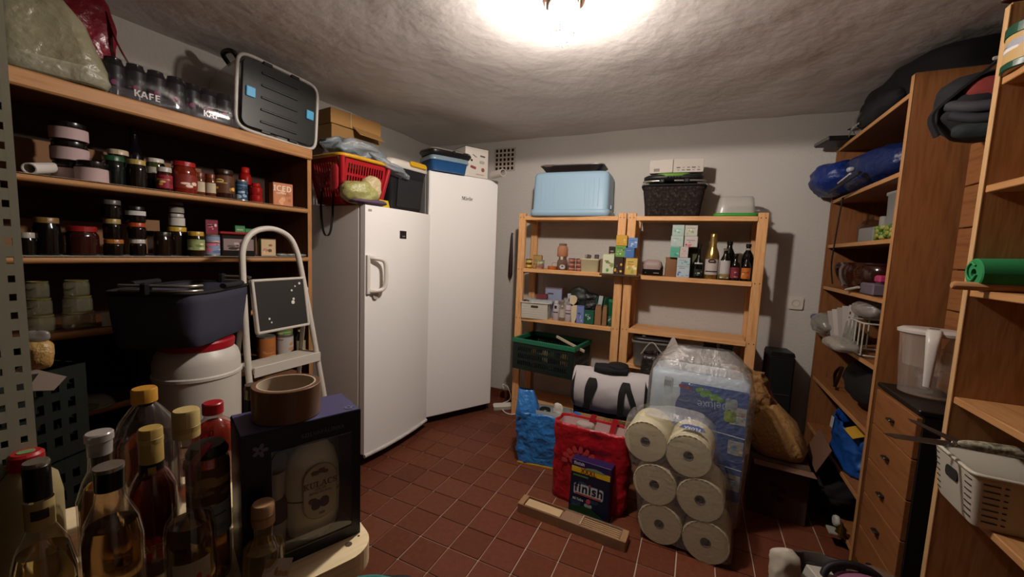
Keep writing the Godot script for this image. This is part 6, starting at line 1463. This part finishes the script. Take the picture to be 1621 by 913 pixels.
# ---------------------------------------------------------------- chest, near shelf and what hangs there
func near_shelf_goods() -> void:
	var t := T("water_jug", "clear filter jug with a white lid and handle on the black chest top", "jug", V(0.812, 0.8565, -1.985), -22)
	P(t, "clear_jug", lathe([0, 0.004, 0.06, 0.004, 0.068, 0.01, 0.074, 0.12, 0.08, 0.235], 40, Vector2(1.15, 0.85)), glass("cfc4b8", 0.16)); P(t, "inner_funnel", lathe([0.0, 0.07, 0.03, 0.07, 0.035, 0.1, 0.066, 0.115, 0.074, 0.23], 36, Vector2(1.12, 0.82)), glass("b9aca0", 0.2))
	P(t, "white_lid", lathe([0.0, 0.236, 0.08, 0.234, 0.086, 0.238, 0.087, 0.248, 0.075, 0.256, 0.03, 0.254, 0, 0.252], 40, Vector2(1.15, 0.85)), m("b9b2aa", 0.35)); P(t, "handle", loft([sring(0.011, 0.016, 0.06, 3, 24, Vector2(0.0, 0.102)), sring(0.014, 0.017, 0.14, 3, 24, Vector2(0, 0.106)), sring(0.018, 0.019, 0.21, 3, 24, Vector2(0, 0.096)), sring(0.021, 0.024, 0.25, 3, 24, Vector2(0, 0.074)), sring(0.018, 0.02, 0.26, 3, 24, Vector2(0, 0.055))]), m("bfb8b0", 0.35)); P(t, "dial", bx(V(0.028, 0.004, 0.012), 0.0015), m("2c2a28", 0.4), V(0, 0.2545, 0.0)); P(t, "filter_cup", lathe([0, 0.03, 0.022, 0.03, 0.025, 0.045, 0.025, 0.085, 0, 0.086], 24), film("8a8580", 0.6, 0.25))
	# backpack on the side panel
	t = T("backpack", "black and grey backpack with a faded red panel hung beside the bookcase", "backpack", V(0.83, 1.775, -1.93), -20)
	P(t, "pack_body", blob(0.11, 0.22, 0.075, 0.02, 301, 2.8, 0.05), m("141315", 0.85)); P(t, "red_panel", blob(0.072, 0.07, 0.02, 0.008, 302), m("7a2a24", 0.8), V(0.02, 0.12, 0.07)); P(t, "grey_roll", tube(curve([V(-0.085, 0.115, 0.07), V(-0.02, 0.092, 0.095), V(0.06, 0.09, 0.095), V(0.1, 0.1, 0.08)], 6), 0.018, 10), m("353238", 0.8)); P(t, "grey_roll", tube(curve([V(-0.075, 0.08, 0.075), V(-0.01, 0.055, 0.09), V(0.06, 0.055, 0.09), V(0.1, 0.065, 0.08)], 6), 0.016, 10), m("26242a", 0.8))
	P(t, "lower_pocket", blob(0.085, 0.06, 0.03, 0.01, 303), m("16201f", 0.8), V(0.02, -0.005, 0.06)); P(t, "shoulder_strap", strap(curve([V(-0.1, 0.02, 0.05), V(-0.12, 0.09, 0.06), V(-0.07, 0.15, 0.08), V(0.0, 0.22, 0.07), V(0.05, 0.3, 0.03)], 6), V(0.3, 0, 1), 0.035, 0.008), m("0e0d0e", 0.85)); P(t, "hanging_loop", strap([V(0.05, 0.3, 0.03), V(0.05, 0.38, 0.0), V(0.06, 0.47, -0.02)], V(0, 0, 1), 0.02, 0.004), m("0e0d0e", 0.85)); P(t, "white_toggle", bx(V(0.007, 0.024, 0.006), 0.002), m("b0aca4", 0.4), V(-0.065, 0.075, 0.078)); P(t, "buckle", bx(V(0.02, 0.012, 0.008), 0.003), m("8a867e", 0.4), V(0.01, 0.235, 0.075))
	t = T("black_coat", "black clothing bundled between bookcase and the near shelf's top", "clothes", V(1.03, 1.84, -1.84), -60)
	P(t, "bundle", blob(0.16, 0.34, 0.12, 0.03, 305, 3.0, 0.04), m("080808", 0.95)); P(t, "chrome_ring", tube(curve([V(-0.1, 0.21, 0.1), V(-0.08, 0.23, 0.12), V(-0.06, 0.235, 0.12)], 4), 0.006, 6), m("9a9a96", 0.2, 0.9))
	# tin with green rims
	t = T("biscuit_tin", "round printed tin with dark green rims on the near shelf's top board", "tin", V(0.765, 1.8655, -1.545), -70)
	P(t, "tin_body", lathe([0, 0, 0.068, 0, 0.07, 0.004, 0.07, 0.11, 0, 0.112], 40), m("a9804e", 0.4)); P(t, "printed_wrap", arc_patch(0.0704, 0.018, 0.088, TAU * 0.98, 36), art("tin", "b0905c", ["b9b2aa", "6a3a28", "8a8a90", "c9c4bc", "5f4a34"], 12, 0))
	for q in [[0.0, 0.02], [0.086, 0.114]]: P(t, "green_rim", lathe([0.069, q[0], 0.073, q[0] + 0.002, 0.073, q[1] - 0.003, 0.07, q[1]], 40), m("12402c", 0.35))
	P(t, "lid_top", cyl(0.07, 0.004, 0.001, 40), m("14452f", 0.4), V(0, 0.111, 0))
	t = T("white_carton", "white carton corner jutting over the near shelf's top", "carton", V(0.9, 2.19, -1.86), -60)
	P(t, "carton_body", bx(V(0.1, 0.05, 0.16), 0.002), m("a59e94", 0.6)); P(t, "red_rim", bx(V(0.102, 0.006, 0.162), 0.002), m("5a241c", 0.6), V(0, -0.004, 0))
	t = T("rolled_mat", "rolled green foam mat jutting out of the near shelf", "mat", V(0.82, 1.33, -1.535), 0)
	var roll := begin()
	lathe_into(roll, v2([0.012, 0, 0.037, 0, 0.04, 0.003, 0.04, 0.297, 0.037, 0.3, 0.012, 0.3, 0.012, 0]), 30)
	P(t, "foam_roll", done(roll), m("1f7a44", 0.8), V(-0.13, 0.0, 0.0), V(0, 0, -88)); P(t, "spiral_edge", tube(curve([V(-0.133, 0.02, 0.01), V(-0.133, 0.028, -0.008), V(-0.133, 0.014, -0.024), V(-0.133, -0.008, -0.022), V(-0.133, -0.02, 0.0), V(-0.133, -0.004, 0.016)], 5), 0.003, 5), m("2c8a54", 0.8))
	t = T("wooden_rod", "pale wooden rod with rounded end lying under the green mat", "rod", V(0.74, 1.294, -1.515), 0)
	P(t, "rod", lathe([0, 0, 0.008, 0.001, 0.0115, 0.006, 0.0115, 0.2, 0, 0.2], 16), m("a5764c", 0.6), V(-0.1, 0, 0), V(0, 0, -90))
	tag(P(self, "navy_cloth", blob(0.08, 0.05, 0.05, 0.012, 311), m("12183a", 0.9), V(0.86, 1.2835, -1.44), V(0, 30, 0)), "navy cloth tucked behind the green mat's lower side", "cloth")
	# perforated basket with shears
	t = T("storage_basket", "white woven pattern plastic basket sticking out of the near shelf", "basket", V(0.822, 0.6935, -1.447), -2)
	var wht := m("b5ae9f", 0.45)
	var rings := []
	for q in [[0.0, 0.9, 0.86], [0.01, 0.92, 0.89], [0.125, 1.0, 1.0], [0.137, 1.015, 1.02], [0.14, 1.0, 1.0], [0.02, 0.89, 0.86]]: rings.append(sring(0.155 * q[1], 0.106 * q[2], q[0], 13.0, 64))
	P(t, "basket_body", loft(rings), wht)
	P(t, "rim", tube(sring(0.158, 0.109, 0.14, 13, 64), 0.005, 8, true), m("b9b2a2", 0.4))
	var dash := begin()
	for row in 7:
		var yy := 0.02 + row * 0.0165
		var k0 := lerpf(0.92, 1.0, yy / 0.125); var k1 := lerpf(0.89, 1.0, yy / 0.125)
		for k in 90:
			var p: Array = sring(0.1555 * k0, 0.1065 * k1, yy, 13.0, 180)
			var a: Vector3 = p[2 * k]; var b: Vector3 = p[(2 * k + 1) % 180]
			var d := b - a
			if d.length() < 0.0015 or d.length() > 0.02 or (row > 2 and row < 6 and a.x < -0.12 and absf(a.z) < 0.038): continue
			abox(dash, (a + b) / 2.0, d.normalized() * 0.0036, V(0, 0.0012, 0), d.cross(V(0, 1, 0)).normalized() * 0.0008)
	P(t, "slit_rows", done(dash), m("2a2520", 0.8)).set_meta("kind", "stuff")
	P(t, "grip_hole", prism(rrect(0.06, 0.03, 0.011), 0.004), m("1d1814", 0.8), V(-0.1525, 0.093, 0.0), V(0, -90, 3))
	t = T("scissors", "big steel kitchen shears with open blades lying across the white basket", "shears", V(0.648, 0.874, -1.42), 0)
	var steel := m("8a867e", 0.22, 0.9)
	P(t, "lower_blade", prism(v2([0.0, -0.006, 0.0, 0.01, -0.13, 0.012, -0.145, 0.009, -0.12, -0.002]), 0.003), steel, V(0, 0, 0), V(-50, 4, 3)); P(t, "upper_blade", prism(v2([0.0, 0.012, 0.0, -0.004, -0.1, 0.006, -0.108, 0.011, -0.095, 0.014]), 0.003), steel, V(0.015, 0.004, 0), V(-50, -2, -24)); P(t, "pivot_screw", cyl(0.006, 0.006, 0.001, 14), m("b9b5ab", 0.2, 0.9), V(0.0, 0.006, 0.004), V(40, 0, 0))
	P(t, "marbled_grip", blob(0.075, 0.024, 0.018, 0.003, 321, 3.0), rough_mat("marbled", "ffffff", 8, 0.2, 0.4, 0.05, ["2a2722", "6a6452", "a9a48c", "35322a"]), V(0.085, -0.002, 0.0), V(0, 0, 3)); P(t, "grip_end", blob(0.045, 0.02, 0.02, 0.004, 322), m("6d6656", 0.4), V(0.14, 0.0, 0.004))
	t = T("plastic_bag", "white plastic bag slumped on the near shelf's bottom board", "bag", V(0.86, 0.3215, -1.4), -80)
	P(t, "bag_body", blob(0.11, 0.12, 0.09, 0.022, 331), crink("8a877c", 0.4, 1.0, 6.0)); P(t, "bag_knot", blob(0.03, 0.03, 0.02, 0.01, 332), m("969388", 0.5), V(0.02, 0.11, 0.0))
	tag(P(self, "dark_tray", bx(V(0.26, 0.02, 0.5), 0.004), m("171513", 0.5), V(0.87, 0.9665, -1.0)), "dark flat tray on the near shelf beside the frame's edge", "tray")

# ---------------------------------------------------------------- the table full of bottles
func table_goods() -> void:
	var q := Basis(V(0, 1, 0), deg_to_rad(67.2))
	var O := V(-0.488, 0.85, -0.474)
	var W := func(x: float, z: float, y := 0.0) -> Vector3: return O + q * V(x, y, z)
	var t := T("side_table", "cream wooden side table with rounded corners crowded with bottles", "table", O + q * V(-0.212, -0.85, -0.165), 67.2)
	var hw := 0.222; var hd := 0.215
	P(t, "tabletop", prism(rrect(hw * 2, hd * 2, 0.045, 8), 0.036), birch(0), V(0, 0.832, 0), V(-90, 0, 0))
	for sx in [-1, 1]:
		for sz in [-1, 1]:
			P(t, "leg", lathe([0, 0, 0.018, 0, 0.024, 0.81, 0, 0.814], 16), birch(1), V(sx * (hw - 0.05), 0, sz * (hd - 0.05)))
	P(t, "apron", bx(V(0.32, 0.06, 0.02), 0.002), birch(0), V(0, 0.752, hd - 0.05)); P(t, "apron", bx(V(0.32, 0.06, 0.02), 0.002), birch(0), V(0, 0.752, -hd + 0.05))
	for x in [0.0, 0.022]: P(t, "screw_hole" if x == 0.0 else "pin_hole", cyl(0.0055 if x == 0.0 else 0.002, 0.0012, 0.0003, 14), m("4a3a2a", 0.6), V(hw - 0.035 + x * 0.9, 0.8495, hd - 0.034 - x * 0.4))
	# boxed plum spirit
	t = T("gift_box", "navy gift box with a window showing a cream KULACS plum bottle", "box", W.call(-0.0835, -0.045), 67.2)
	var navy := m("14142e", 0.4)
	var st := begin()
	abox(st, V(0, 0.109, -0.0425), V(0.0835, 0, 0), V(0, 0.109, 0), V(0, 0, 0.0025), 0.001)
	abox(st, V(0, 0.0025, 0), V(0.0835, 0, 0), V(0, 0.0025, 0), V(0, 0, 0.045), 0.001)
	abox(st, V(0, 0.2155, 0), V(0.0835, 0, 0), V(0, 0.0025, 0), V(0, 0, 0.045), 0.001)
	for s in [-1, 1]: abox(st, V(s * 0.0815, 0.109, 0), V(0.002, 0, 0), V(0, 0.109, 0), V(0, 0, 0.045), 0.001)
	P(t, "box_shell", done(st), navy)
	P(t, "lilac_top", bx(V(0.165, 0.0012, 0.088), 0.0004), m("464268", 0.45), V(0, 0.2178, 0))
	st = begin()
	abox(st, V(-0.065, 0.109, 0.0442), V(0.0185, 0, 0), V(0, 0.109, 0), V(0, 0, 0.0012))
	abox(st, V(0.0765, 0.109, 0.0442), V(0.007, 0, 0), V(0, 0.109, 0), V(0, 0, 0.0012))
	abox(st, V(0.011, 0.2015, 0.0442), V(0.0585, 0, 0), V(0, 0.0165, 0), V(0, 0, 0.0012))
	abox(st, V(0.011, 0.009, 0.0442), V(0.0585, 0, 0), V(0, 0.009, 0), V(0, 0, 0.0012))
	P(t, "front_frame", done(st), m("0d0d1c", 0.4))
	P(t, "window_edge", tube([V(-0.046, 0.02, 0.0455), V(-0.046, 0.172, 0.0455), V(-0.038, 0.183, 0.0455), V(0.069, 0.183, 0.0455)], 0.0008, 5), m("6a6a80", 0.4))
	P(t, "window_edge", tube([V(-0.046, 0.019, 0.0455), V(0.03, 0.019, 0.0455), V(0.069, 0.019, 0.0455)], 0.0008, 5), m("7a7468", 0.4))
	P(t, "window_pane", bx(V(0.118, 0.17, 0.0006), 0), glass("d0d0d8", 0.04), V(0.011, 0.018, 0.0436))
	for k in 5:
		var a := TAU * k / 5
		P(t, "silver_flower", prism(rrect(0.009, 0.005, 0.0024, 3), 0.0006), m("6a6a74", 0.4), V(-0.06 + 0.006 * cos(a), 0.192 + 0.006 * sin(a), 0.0457), V(0, 0, rad_to_deg(a)))
		P(t, "silver_flower", prism(rrect(0.007, 0.004, 0.0018, 3), 0.0006), m("5f5f78", 0.4), V(0.07 + 0.005 * cos(a), 0.2195, 0.03 + 0.005 * sin(a)), V(-90, 0, rad_to_deg(a)))
	P(t, "small_print", words("SZILVAPÁLINKA", 0.0085, 0.0005), m("5a5a6c", 0.4), V(0.025, 0.197, 0.0457))
	var fl := T("bottle", "cream flask shaped plum spirit bottle inside the navy gift box", "bottle", W.call(-0.062, -0.045, 0.006), 67.2)
	P(fl, "flask_body", lathe([0, 0, 0.026, 0, 0.036, 0.008, 0.041, 0.03, 0.0425, 0.07, 0.041, 0.11, 0.034, 0.14, 0.02, 0.158, 0.012, 0.164, 0.012, 0.17], 40, Vector2(1.0, 0.62)), m("e6deb6", 0.35)); P(fl, "neck_ring", lathe([0.012, 0.165, 0.0145, 0.166, 0.0145, 0.17, 0.012, 0.171], 22), m("8a5a34", 0.4)); P(fl, "cap", lathe([0.011, 0.17, 0.013, 0.171, 0.013, 0.188, 0.0, 0.19], 22), m("b9a888", 0.4)); P(fl, "side_ring", lathe([0.0425, 0.07, 0.0432, 0.0715, 0.0425, 0.073], 40, Vector2(1.0, 0.62)), m("7a5a44", 0.4))
	P(fl, "oval_label", prism(rrect(0.052, 0.094, 0.0255, 8), 0.0015), m("8a7f54", 0.4), V(0.004, 0.083, 0.0262)); P(fl, "oval_label", prism(rrect(0.049, 0.091, 0.024, 8), 0.0012), m("bfb896", 0.45), V(0.004, 0.083, 0.0272))
	P(fl, "lettering", words("KULACS", 0.0125, 0.0006, "Droid Serif"), m("5a4a34", 0.5), V(0.004, 0.096, 0.0282)); P(fl, "lettering", words("SZILVA", 0.0055, 0.0005), m("7a7060", 0.5), V(0.004, 0.088, 0.0282)); P(fl, "lettering", words("ÁGYAS PÁLINKA", 0.0045, 0.0005), m("7a7060", 0.5), V(0.004, 0.082, 0.0282))
	for a in [[-0.004, 0.116, 0.012, 0.007], [0.006, 0.118, 0.01, 0.008], [0.012, 0.115, 0.008, 0.006]]: P(fl, "crest", prism(rrect(a[2], a[3], 0.003, 4), 0.0006), m("5f5540", 0.5), V(a[0], a[1], 0.0282))
	for a in [[-0.003, 0.062, 0.014, 0.017, "241a30"], [0.01, 0.064, 0.014, 0.018, "2c2038"], [-0.008, 0.07, 0.012, 0.008, "4a4a24"]]: P(fl, "plum_print", prism(rrect(a[2], a[3], a[3] * 0.38, 5), 0.0007), m(a[4], 0.4), V(a[0], a[1], 0.0283))
	P(fl, "small_print", bx(V(0.009, 0.004, 0.0006), 0), m("7a7060", 0.5), V(0.006, 0.044, 0.0283))
	for k in 2:
		fl = T("shot_glass", ["small white shot cup at the left inside the gift box, upper", "small white shot cup at the left inside the gift box, lower"][k], "cup", W.call(-0.118, -0.045, [0.088, 0.006][k]), 67.2)
		P(fl, "cup", lathe([0, 0, 0.012, 0, 0.014, 0.004, 0.017, 0.045, 0.0155, 0.045, 0.012, 0.006, 0, 0.005], 26), m("a9a694", 0.4)); P(fl, "dark_stand", bx(V(0.03, 0.034, 0.03), 0.002), m("0e0d12", 0.6), V(0, 0.046, 0))
	t = T("packing_tape", "roll of brown packing tape on the navy gift box", "tape", W.call(-0.098, -0.047, 0.2195), 40)
	P(t, "tape_roll", lathe([0.0405, 0, 0.047, 0, 0.048, 0.001, 0.048, 0.049, 0.047, 0.05, 0.0405, 0.05], 52), m("6d4f38", 0.3)); P(t, "card_core", lathe([0.0385, 0.05, 0.0385, 0.0, 0.0402, 0.0, 0.041, 0.0, 0.041, 0.0502, 0.0385, 0.0502], 52), m("b5a48c", 0.8))
	# bottles
	var clear := glass("6a6250", 0.1)
	var place := func(x: float, z: float) -> Vector3: return W.call(x, z)
	t = bottle("leftmost clear bottle with a black and silver cap and cream neck label", place.call(-0.357, -0.061), [0, 0, 0.036, 0, 0.038, 0.006, 0.038, 0.08, 0.03, 0.115, 0.0165, 0.14, 0.0135, 0.165, 0.0135, 0.19], clear, m("0d0c0c", 0.3), [0.0138, 0.178, 0.0152, 0.178, 0.0152, 0.217, 0.0138, 0.218])
	t.scale = V(0.75, 1, 0.75)
	P(t, "silver_top", lathe([0, 0.2185, 0.0145, 0.2175, 0.0152, 0.2195, 0.014, 0.2225, 0, 0.2225], 24), m("8f8878", 0.3, 0.7)); P(t, "neck_label", arc_patch(0.0165, 0.142, 0.176, 5.6, 22), m("a3905c", 0.6)); P(t, "label_mark", arc_patch(0.0169, 0.155, 0.167, 1.2), m("2a1c12", 0.6)); P(t, "liquid", lathe([0, 0.003, 0.034, 0.004, 0.0355, 0.01, 0.0355, 0.08, 0.028, 0.112, 0, 0.112], 24), liquid("c9b98a")); P(t, "paper_label", arc_patch(0.0384, 0.02, 0.07, 2.2), m("5a5a24", 0.6))
	t = bottle("white bodied bottle with a red cap at the table's far left", place.call(-0.387, -0.2), [0, 0, 0.038, 0, 0.041, 0.008, 0.041, 0.15, 0.036, 0.185, 0.02, 0.205, 0.017, 0.215], m("96875f", 0.4), m("9c1c1c", 0.4), [0.016, 0.205, 0.022, 0.208, 0.022, 0.232, 0.018, 0.236, 0, 0.236])
	t.scale = V(0.784, 0.784, 0.784)
	P(t, "green_top", prism(rrect(0.022, 0.018, 0.0085, 5), 0.001), m("6a8a5c", 0.5), V(0, 0.2366, 0), V(-90, 0, 0))
	t = bottle("clear bottle with a black collar and silver ring, second from the left", place.call(-0.298, -0.058), [0, 0, 0.033, 0, 0.035, 0.006, 0.035, 0.1, 0.03, 0.125, 0.0165, 0.155, 0.0145, 0.175, 0.0145, 0.195], glass("5f5240", 0.16), m("0b0b0b", 0.25), [0.0148, 0.168, 0.0165, 0.168, 0.0165, 0.192, 0.0148, 0.1925])
	t.scale = V(0.87, 1, 0.87)
	P(t, "silver_ring", lathe([0.0, 0.194, 0.014, 0.193, 0.0172, 0.193, 0.0172, 0.198, 0.014, 0.1985, 0.0, 0.196], 26), m("a59e90", 0.25, 0.8)); P(t, "liquid", lathe([0, 0.003, 0.03, 0.004, 0.0325, 0.01, 0.0325, 0.1, 0.028, 0.12, 0, 0.12], 24), liquid("8a6a44"))
	t = bottle("tall clear bottle with a frosted glass stopper behind the black collared one", place.call(-0.3144, -0.175), [0, 0, 0.03, 0, 0.032, 0.005, 0.032, 0.12, 0.024, 0.15, 0.0165, 0.168, 0.0155, 0.195], clear, film("a9a29a", 0.75, 0.2), [0.0145, 0.193, 0.0158, 0.193, 0.0165, 0.215, 0.0185, 0.217, 0.0185, 0.228, 0.0165, 0.23, 0, 0.23])
	t.scale = V(0.86, 0.88, 0.86)
	P(t, "liquid", lathe([0, 0.003, 0.028, 0.004, 0.0295, 0.01, 0.0295, 0.118, 0.022, 0.14, 0, 0.14], 24), liquid("c9a884"))
	t = bottle("dark red round bottle with a dripping yellow cap", place.call(-0.2586, -0.12), [0, 0, 0.034, 0, 0.037, 0.007, 0.0375, 0.1, 0.034, 0.135, 0.024, 0.155, 0.0165, 0.165, 0.0155, 0.185], glass("6a3428", 0.35), m("a58a4a", 0.4), [0.0155, 0.172, 0.018, 0.172, 0.018, 0.225, 0.016, 0.2275, 0.0, 0.2275])
	t.scale = V(0.78, 0.94, 0.78)
	P(t, "liquid", lathe([0, 0.003, 0.031, 0.004, 0.035, 0.01, 0.035, 0.1, 0.0315, 0.132, 0.02, 0.15, 0, 0.15], 26), liquid("4a0f0c")); P(t, "cap_rim", lathe([0.0178, 0.205, 0.0186, 0.2055, 0.0186, 0.212, 0.0178, 0.2125], 24), m("b09858", 0.4)); P(t, "neck_seal", lathe([0.0158, 0.155, 0.019, 0.156, 0.0185, 0.174, 0.016, 0.175], 24), m("17100d", 0.4)); P(t, "yellow_seal", arc_patch(0.0192, 0.158, 0.17, 0.6), m("a5823a", 0.5)); P(t, "lettering", words("Aszú", 0.016, 0.0008, "Droid Serif"), m("8f7a4a", 0.5), V(0.0, 0.05, 0.0385))
	t = bottle("large clear plastic bottle with an orange cap standing at the back", place.call(-0.266, -0.27), [0, 0, 0.05, 0, 0.054, 0.008, 0.054, 0.12, 0.051, 0.155, 0.04, 0.188, 0.024, 0.21, 0.0175, 0.217, 0.0175, 0.226], glass("7a6c66", 0.12), m("b5822a", 0.4), [0.0175, 0.222, 0.0205, 0.222, 0.0205, 0.244, 0.0185, 0.247, 0, 0.247])
	t.scale = V(0.85, 0.935, 0.85)
	P(t, "liquid", lathe([0, 0.003, 0.047, 0.004, 0.051, 0.01, 0.051, 0.118, 0.048, 0.15, 0, 0.15], 30), liquid("5a2a1c"))
	t = bottle("clear bottle with a cream cap and a strawberry label", place.call(-0.223, 0), [0, 0, 0.033, 0, 0.0355, 0.006, 0.0355, 0.105, 0.032, 0.122, 0.02, 0.136, 0.0165, 0.15, 0.0175, 0.2, 0.0165, 0.235], glass("6d6450", 0.12), m("bfa86e", 0.4), [0.016, 0.228, 0.0185, 0.228, 0.0185, 0.2595, 0.0165, 0.262, 0.0, 0.262])
	t.scale = V(0.77, 1.04, 0.77)
	P(t, "cap_rim", lathe([0.018, 0.2355, 0.0188, 0.236, 0.0188, 0.242, 0.018, 0.2425], 24), m("b59c62", 0.4)); P(t, "liquid", lathe([0, 0.003, 0.03, 0.004, 0.033, 0.01, 0.033, 0.104, 0.0295, 0.118, 0, 0.118], 26), liquid("b59a74")); P(t, "oval_label", arc_patch(0.036, 0.008, 0.078, 1.5, 12), art("strawb", "a39c84", ["8a8a6a", "b5b098", "a83a2c", "c2bca6", "b0442f"], 9, 0)); P(t, "lettering", words("Eper", 0.013, 0.0007, "Droid Serif"), m("6a5a44", 0.6), V(0.004, 0.02, 0.0372))
	t = bottle("small bottle of red syrup with a bright red cap", place.call(-0.169, -0.318), [0, 0, 0.031, 0, 0.035, 0.006, 0.036, 0.07, 0.036, 0.105, 0.03, 0.125, 0.0155, 0.137, 0.0145, 0.15], glass("b03a24", 0.3), m("971420", 0.35), [0.0145, 0.146, 0.0175, 0.146, 0.0175, 0.166, 0.0155, 0.168, 0, 0.168])
	P(t, "liquid", lathe([0, 0.003, 0.029, 0.004, 0.0335, 0.01, 0.034, 0.104, 0.028, 0.12, 0.013, 0.13, 0, 0.13], 26), liquid("a51c0c")); P(t, "paper_label", arc_patch(0.0365, 0.05, 0.065, 0.9), m("b0442c", 0.5))
	t = bottle("bottle with a brown picture label and a pink ribbon loop", place.call(-0.199, -0.05), [0, 0, 0.028, 0, 0.03, 0.006, 0.03, 0.175, 0.027, 0.186, 0.018, 0.192], glass("6a5038", 0.4), m("121010", 0.4), [0.017, 0.19, 0.0295, 0.186, 0.0298, 0.19, 0.024, 0.2, 0, 0.2])
	t.scale = V(0.84, 1, 0.84)
	P(t, "picture_label", arc_patch(0.0305, 0.12, 0.172, TAU * 0.9, 26), art("rustic", "5a3a20", ["7a5a34", "3a2414", "8f6a3c", "5f2c1a", "a5824a"], 14, 0)); P(t, "white_label", arc_patch(0.0306, 0.07, 0.118, TAU * 0.8, 26), art("greylab", "8f8c88", ["a5a29e", "6d6862", "55504c"], 5, 1)); P(t, "liquid", lathe([0, 0.003, 0.026, 0.004, 0.0275, 0.01, 0.0275, 0.11, 0, 0.11], 24), liquid("8a5a34")); P(t, "pink_ribbon", strap(curve([V(-0.024, 0.165, 0.03), V(-0.02, 0.185, 0.033), V(-0.006, 0.2, 0.03), V(0.004, 0.206, 0.02)], 5), V(0.6, 0, 1), 0.012, 0.003), m("8a2436", 0.5))
	t = bottle("slim bottle with a black sleeve and silver cap behind the gift box", place.call(-0.131, -0.126), [0, 0, 0.03, 0, 0.032, 0.006, 0.032, 0.11, 0.026, 0.135, 0.0155, 0.165, 0.0145, 0.235], m("7a5236", 0.15), m("a09a8e", 0.25, 0.85), [0.0155, 0.228, 0.0165, 0.229, 0.016, 0.236, 0.0168, 0.238, 0.0162, 0.243, 0.0168, 0.246, 0.0145, 0.251, 0, 0.251])
	t.scale = V(0.8, 1, 0.8)
	P(t, "black_sleeve", lathe([0.0148, 0.18, 0.0158, 0.181, 0.0158, 0.228, 0.0148, 0.229], 24), m("0a0a0b", 0.3))
	t = bottle("silver capped bottle peeping up behind the roll of tape", place.call(-0.064, -0.2), [0, 0, 0.03, 0, 0.032, 0.006, 0.032, 0.12, 0.026, 0.15, 0.0155, 0.18, 0.0145, 0.235], m("6a4630", 0.15), m("a09a8e", 0.25, 0.85), [0.015, 0.228, 0.0165, 0.229, 0.016, 0.236, 0.0172, 0.238, 0.0172, 0.249, 0.0145, 0.252, 0, 0.252])
	t.scale = V(0.85, 0.865, 0.85)
	t = bottle("short round oil bottle with a tan cap and a tied picture tag in front", place.call(-0.146, 0.029), [0, 0, 0.024, 0, 0.026, 0.005, 0.026, 0.055, 0.024, 0.068, 0.0125, 0.076, 0.0115, 0.085, 0.0118, 0.108], glass("c9b878", 0.16), m("a5805e", 0.4), [0.0122, 0.1, 0.0142, 0.1, 0.0142, 0.1275, 0.0125, 0.13, 0, 0.13])
	P(t, "cap_rim", lathe([0.014, 0.111, 0.0146, 0.1115, 0.0146, 0.115, 0.014, 0.1155], 22), m("957050", 0.4)); P(t, "liquid", lathe([0, 0.003, 0.022, 0.004, 0.0242, 0.01, 0.0242, 0.054, 0.0222, 0.066, 0, 0.066], 26), liquid("c9a94a")); P(t, "picture_tag", plate(0.034, 0.042), art("mushtag", "b9ad9a", ["a37a4a", "5a4a2c", "8a5f3c", "c9bda8"], 5, 0), V(0.006, 0.016, 0.034), V(-18, 12, -22)); P(t, "tie_string", tube(curve([V(0.012, 0.08, 0.006), V(0.016, 0.07, 0.024), V(0.014, 0.056, 0.026)], 4), 0.0009, 5), m("a59a84", 0.7))
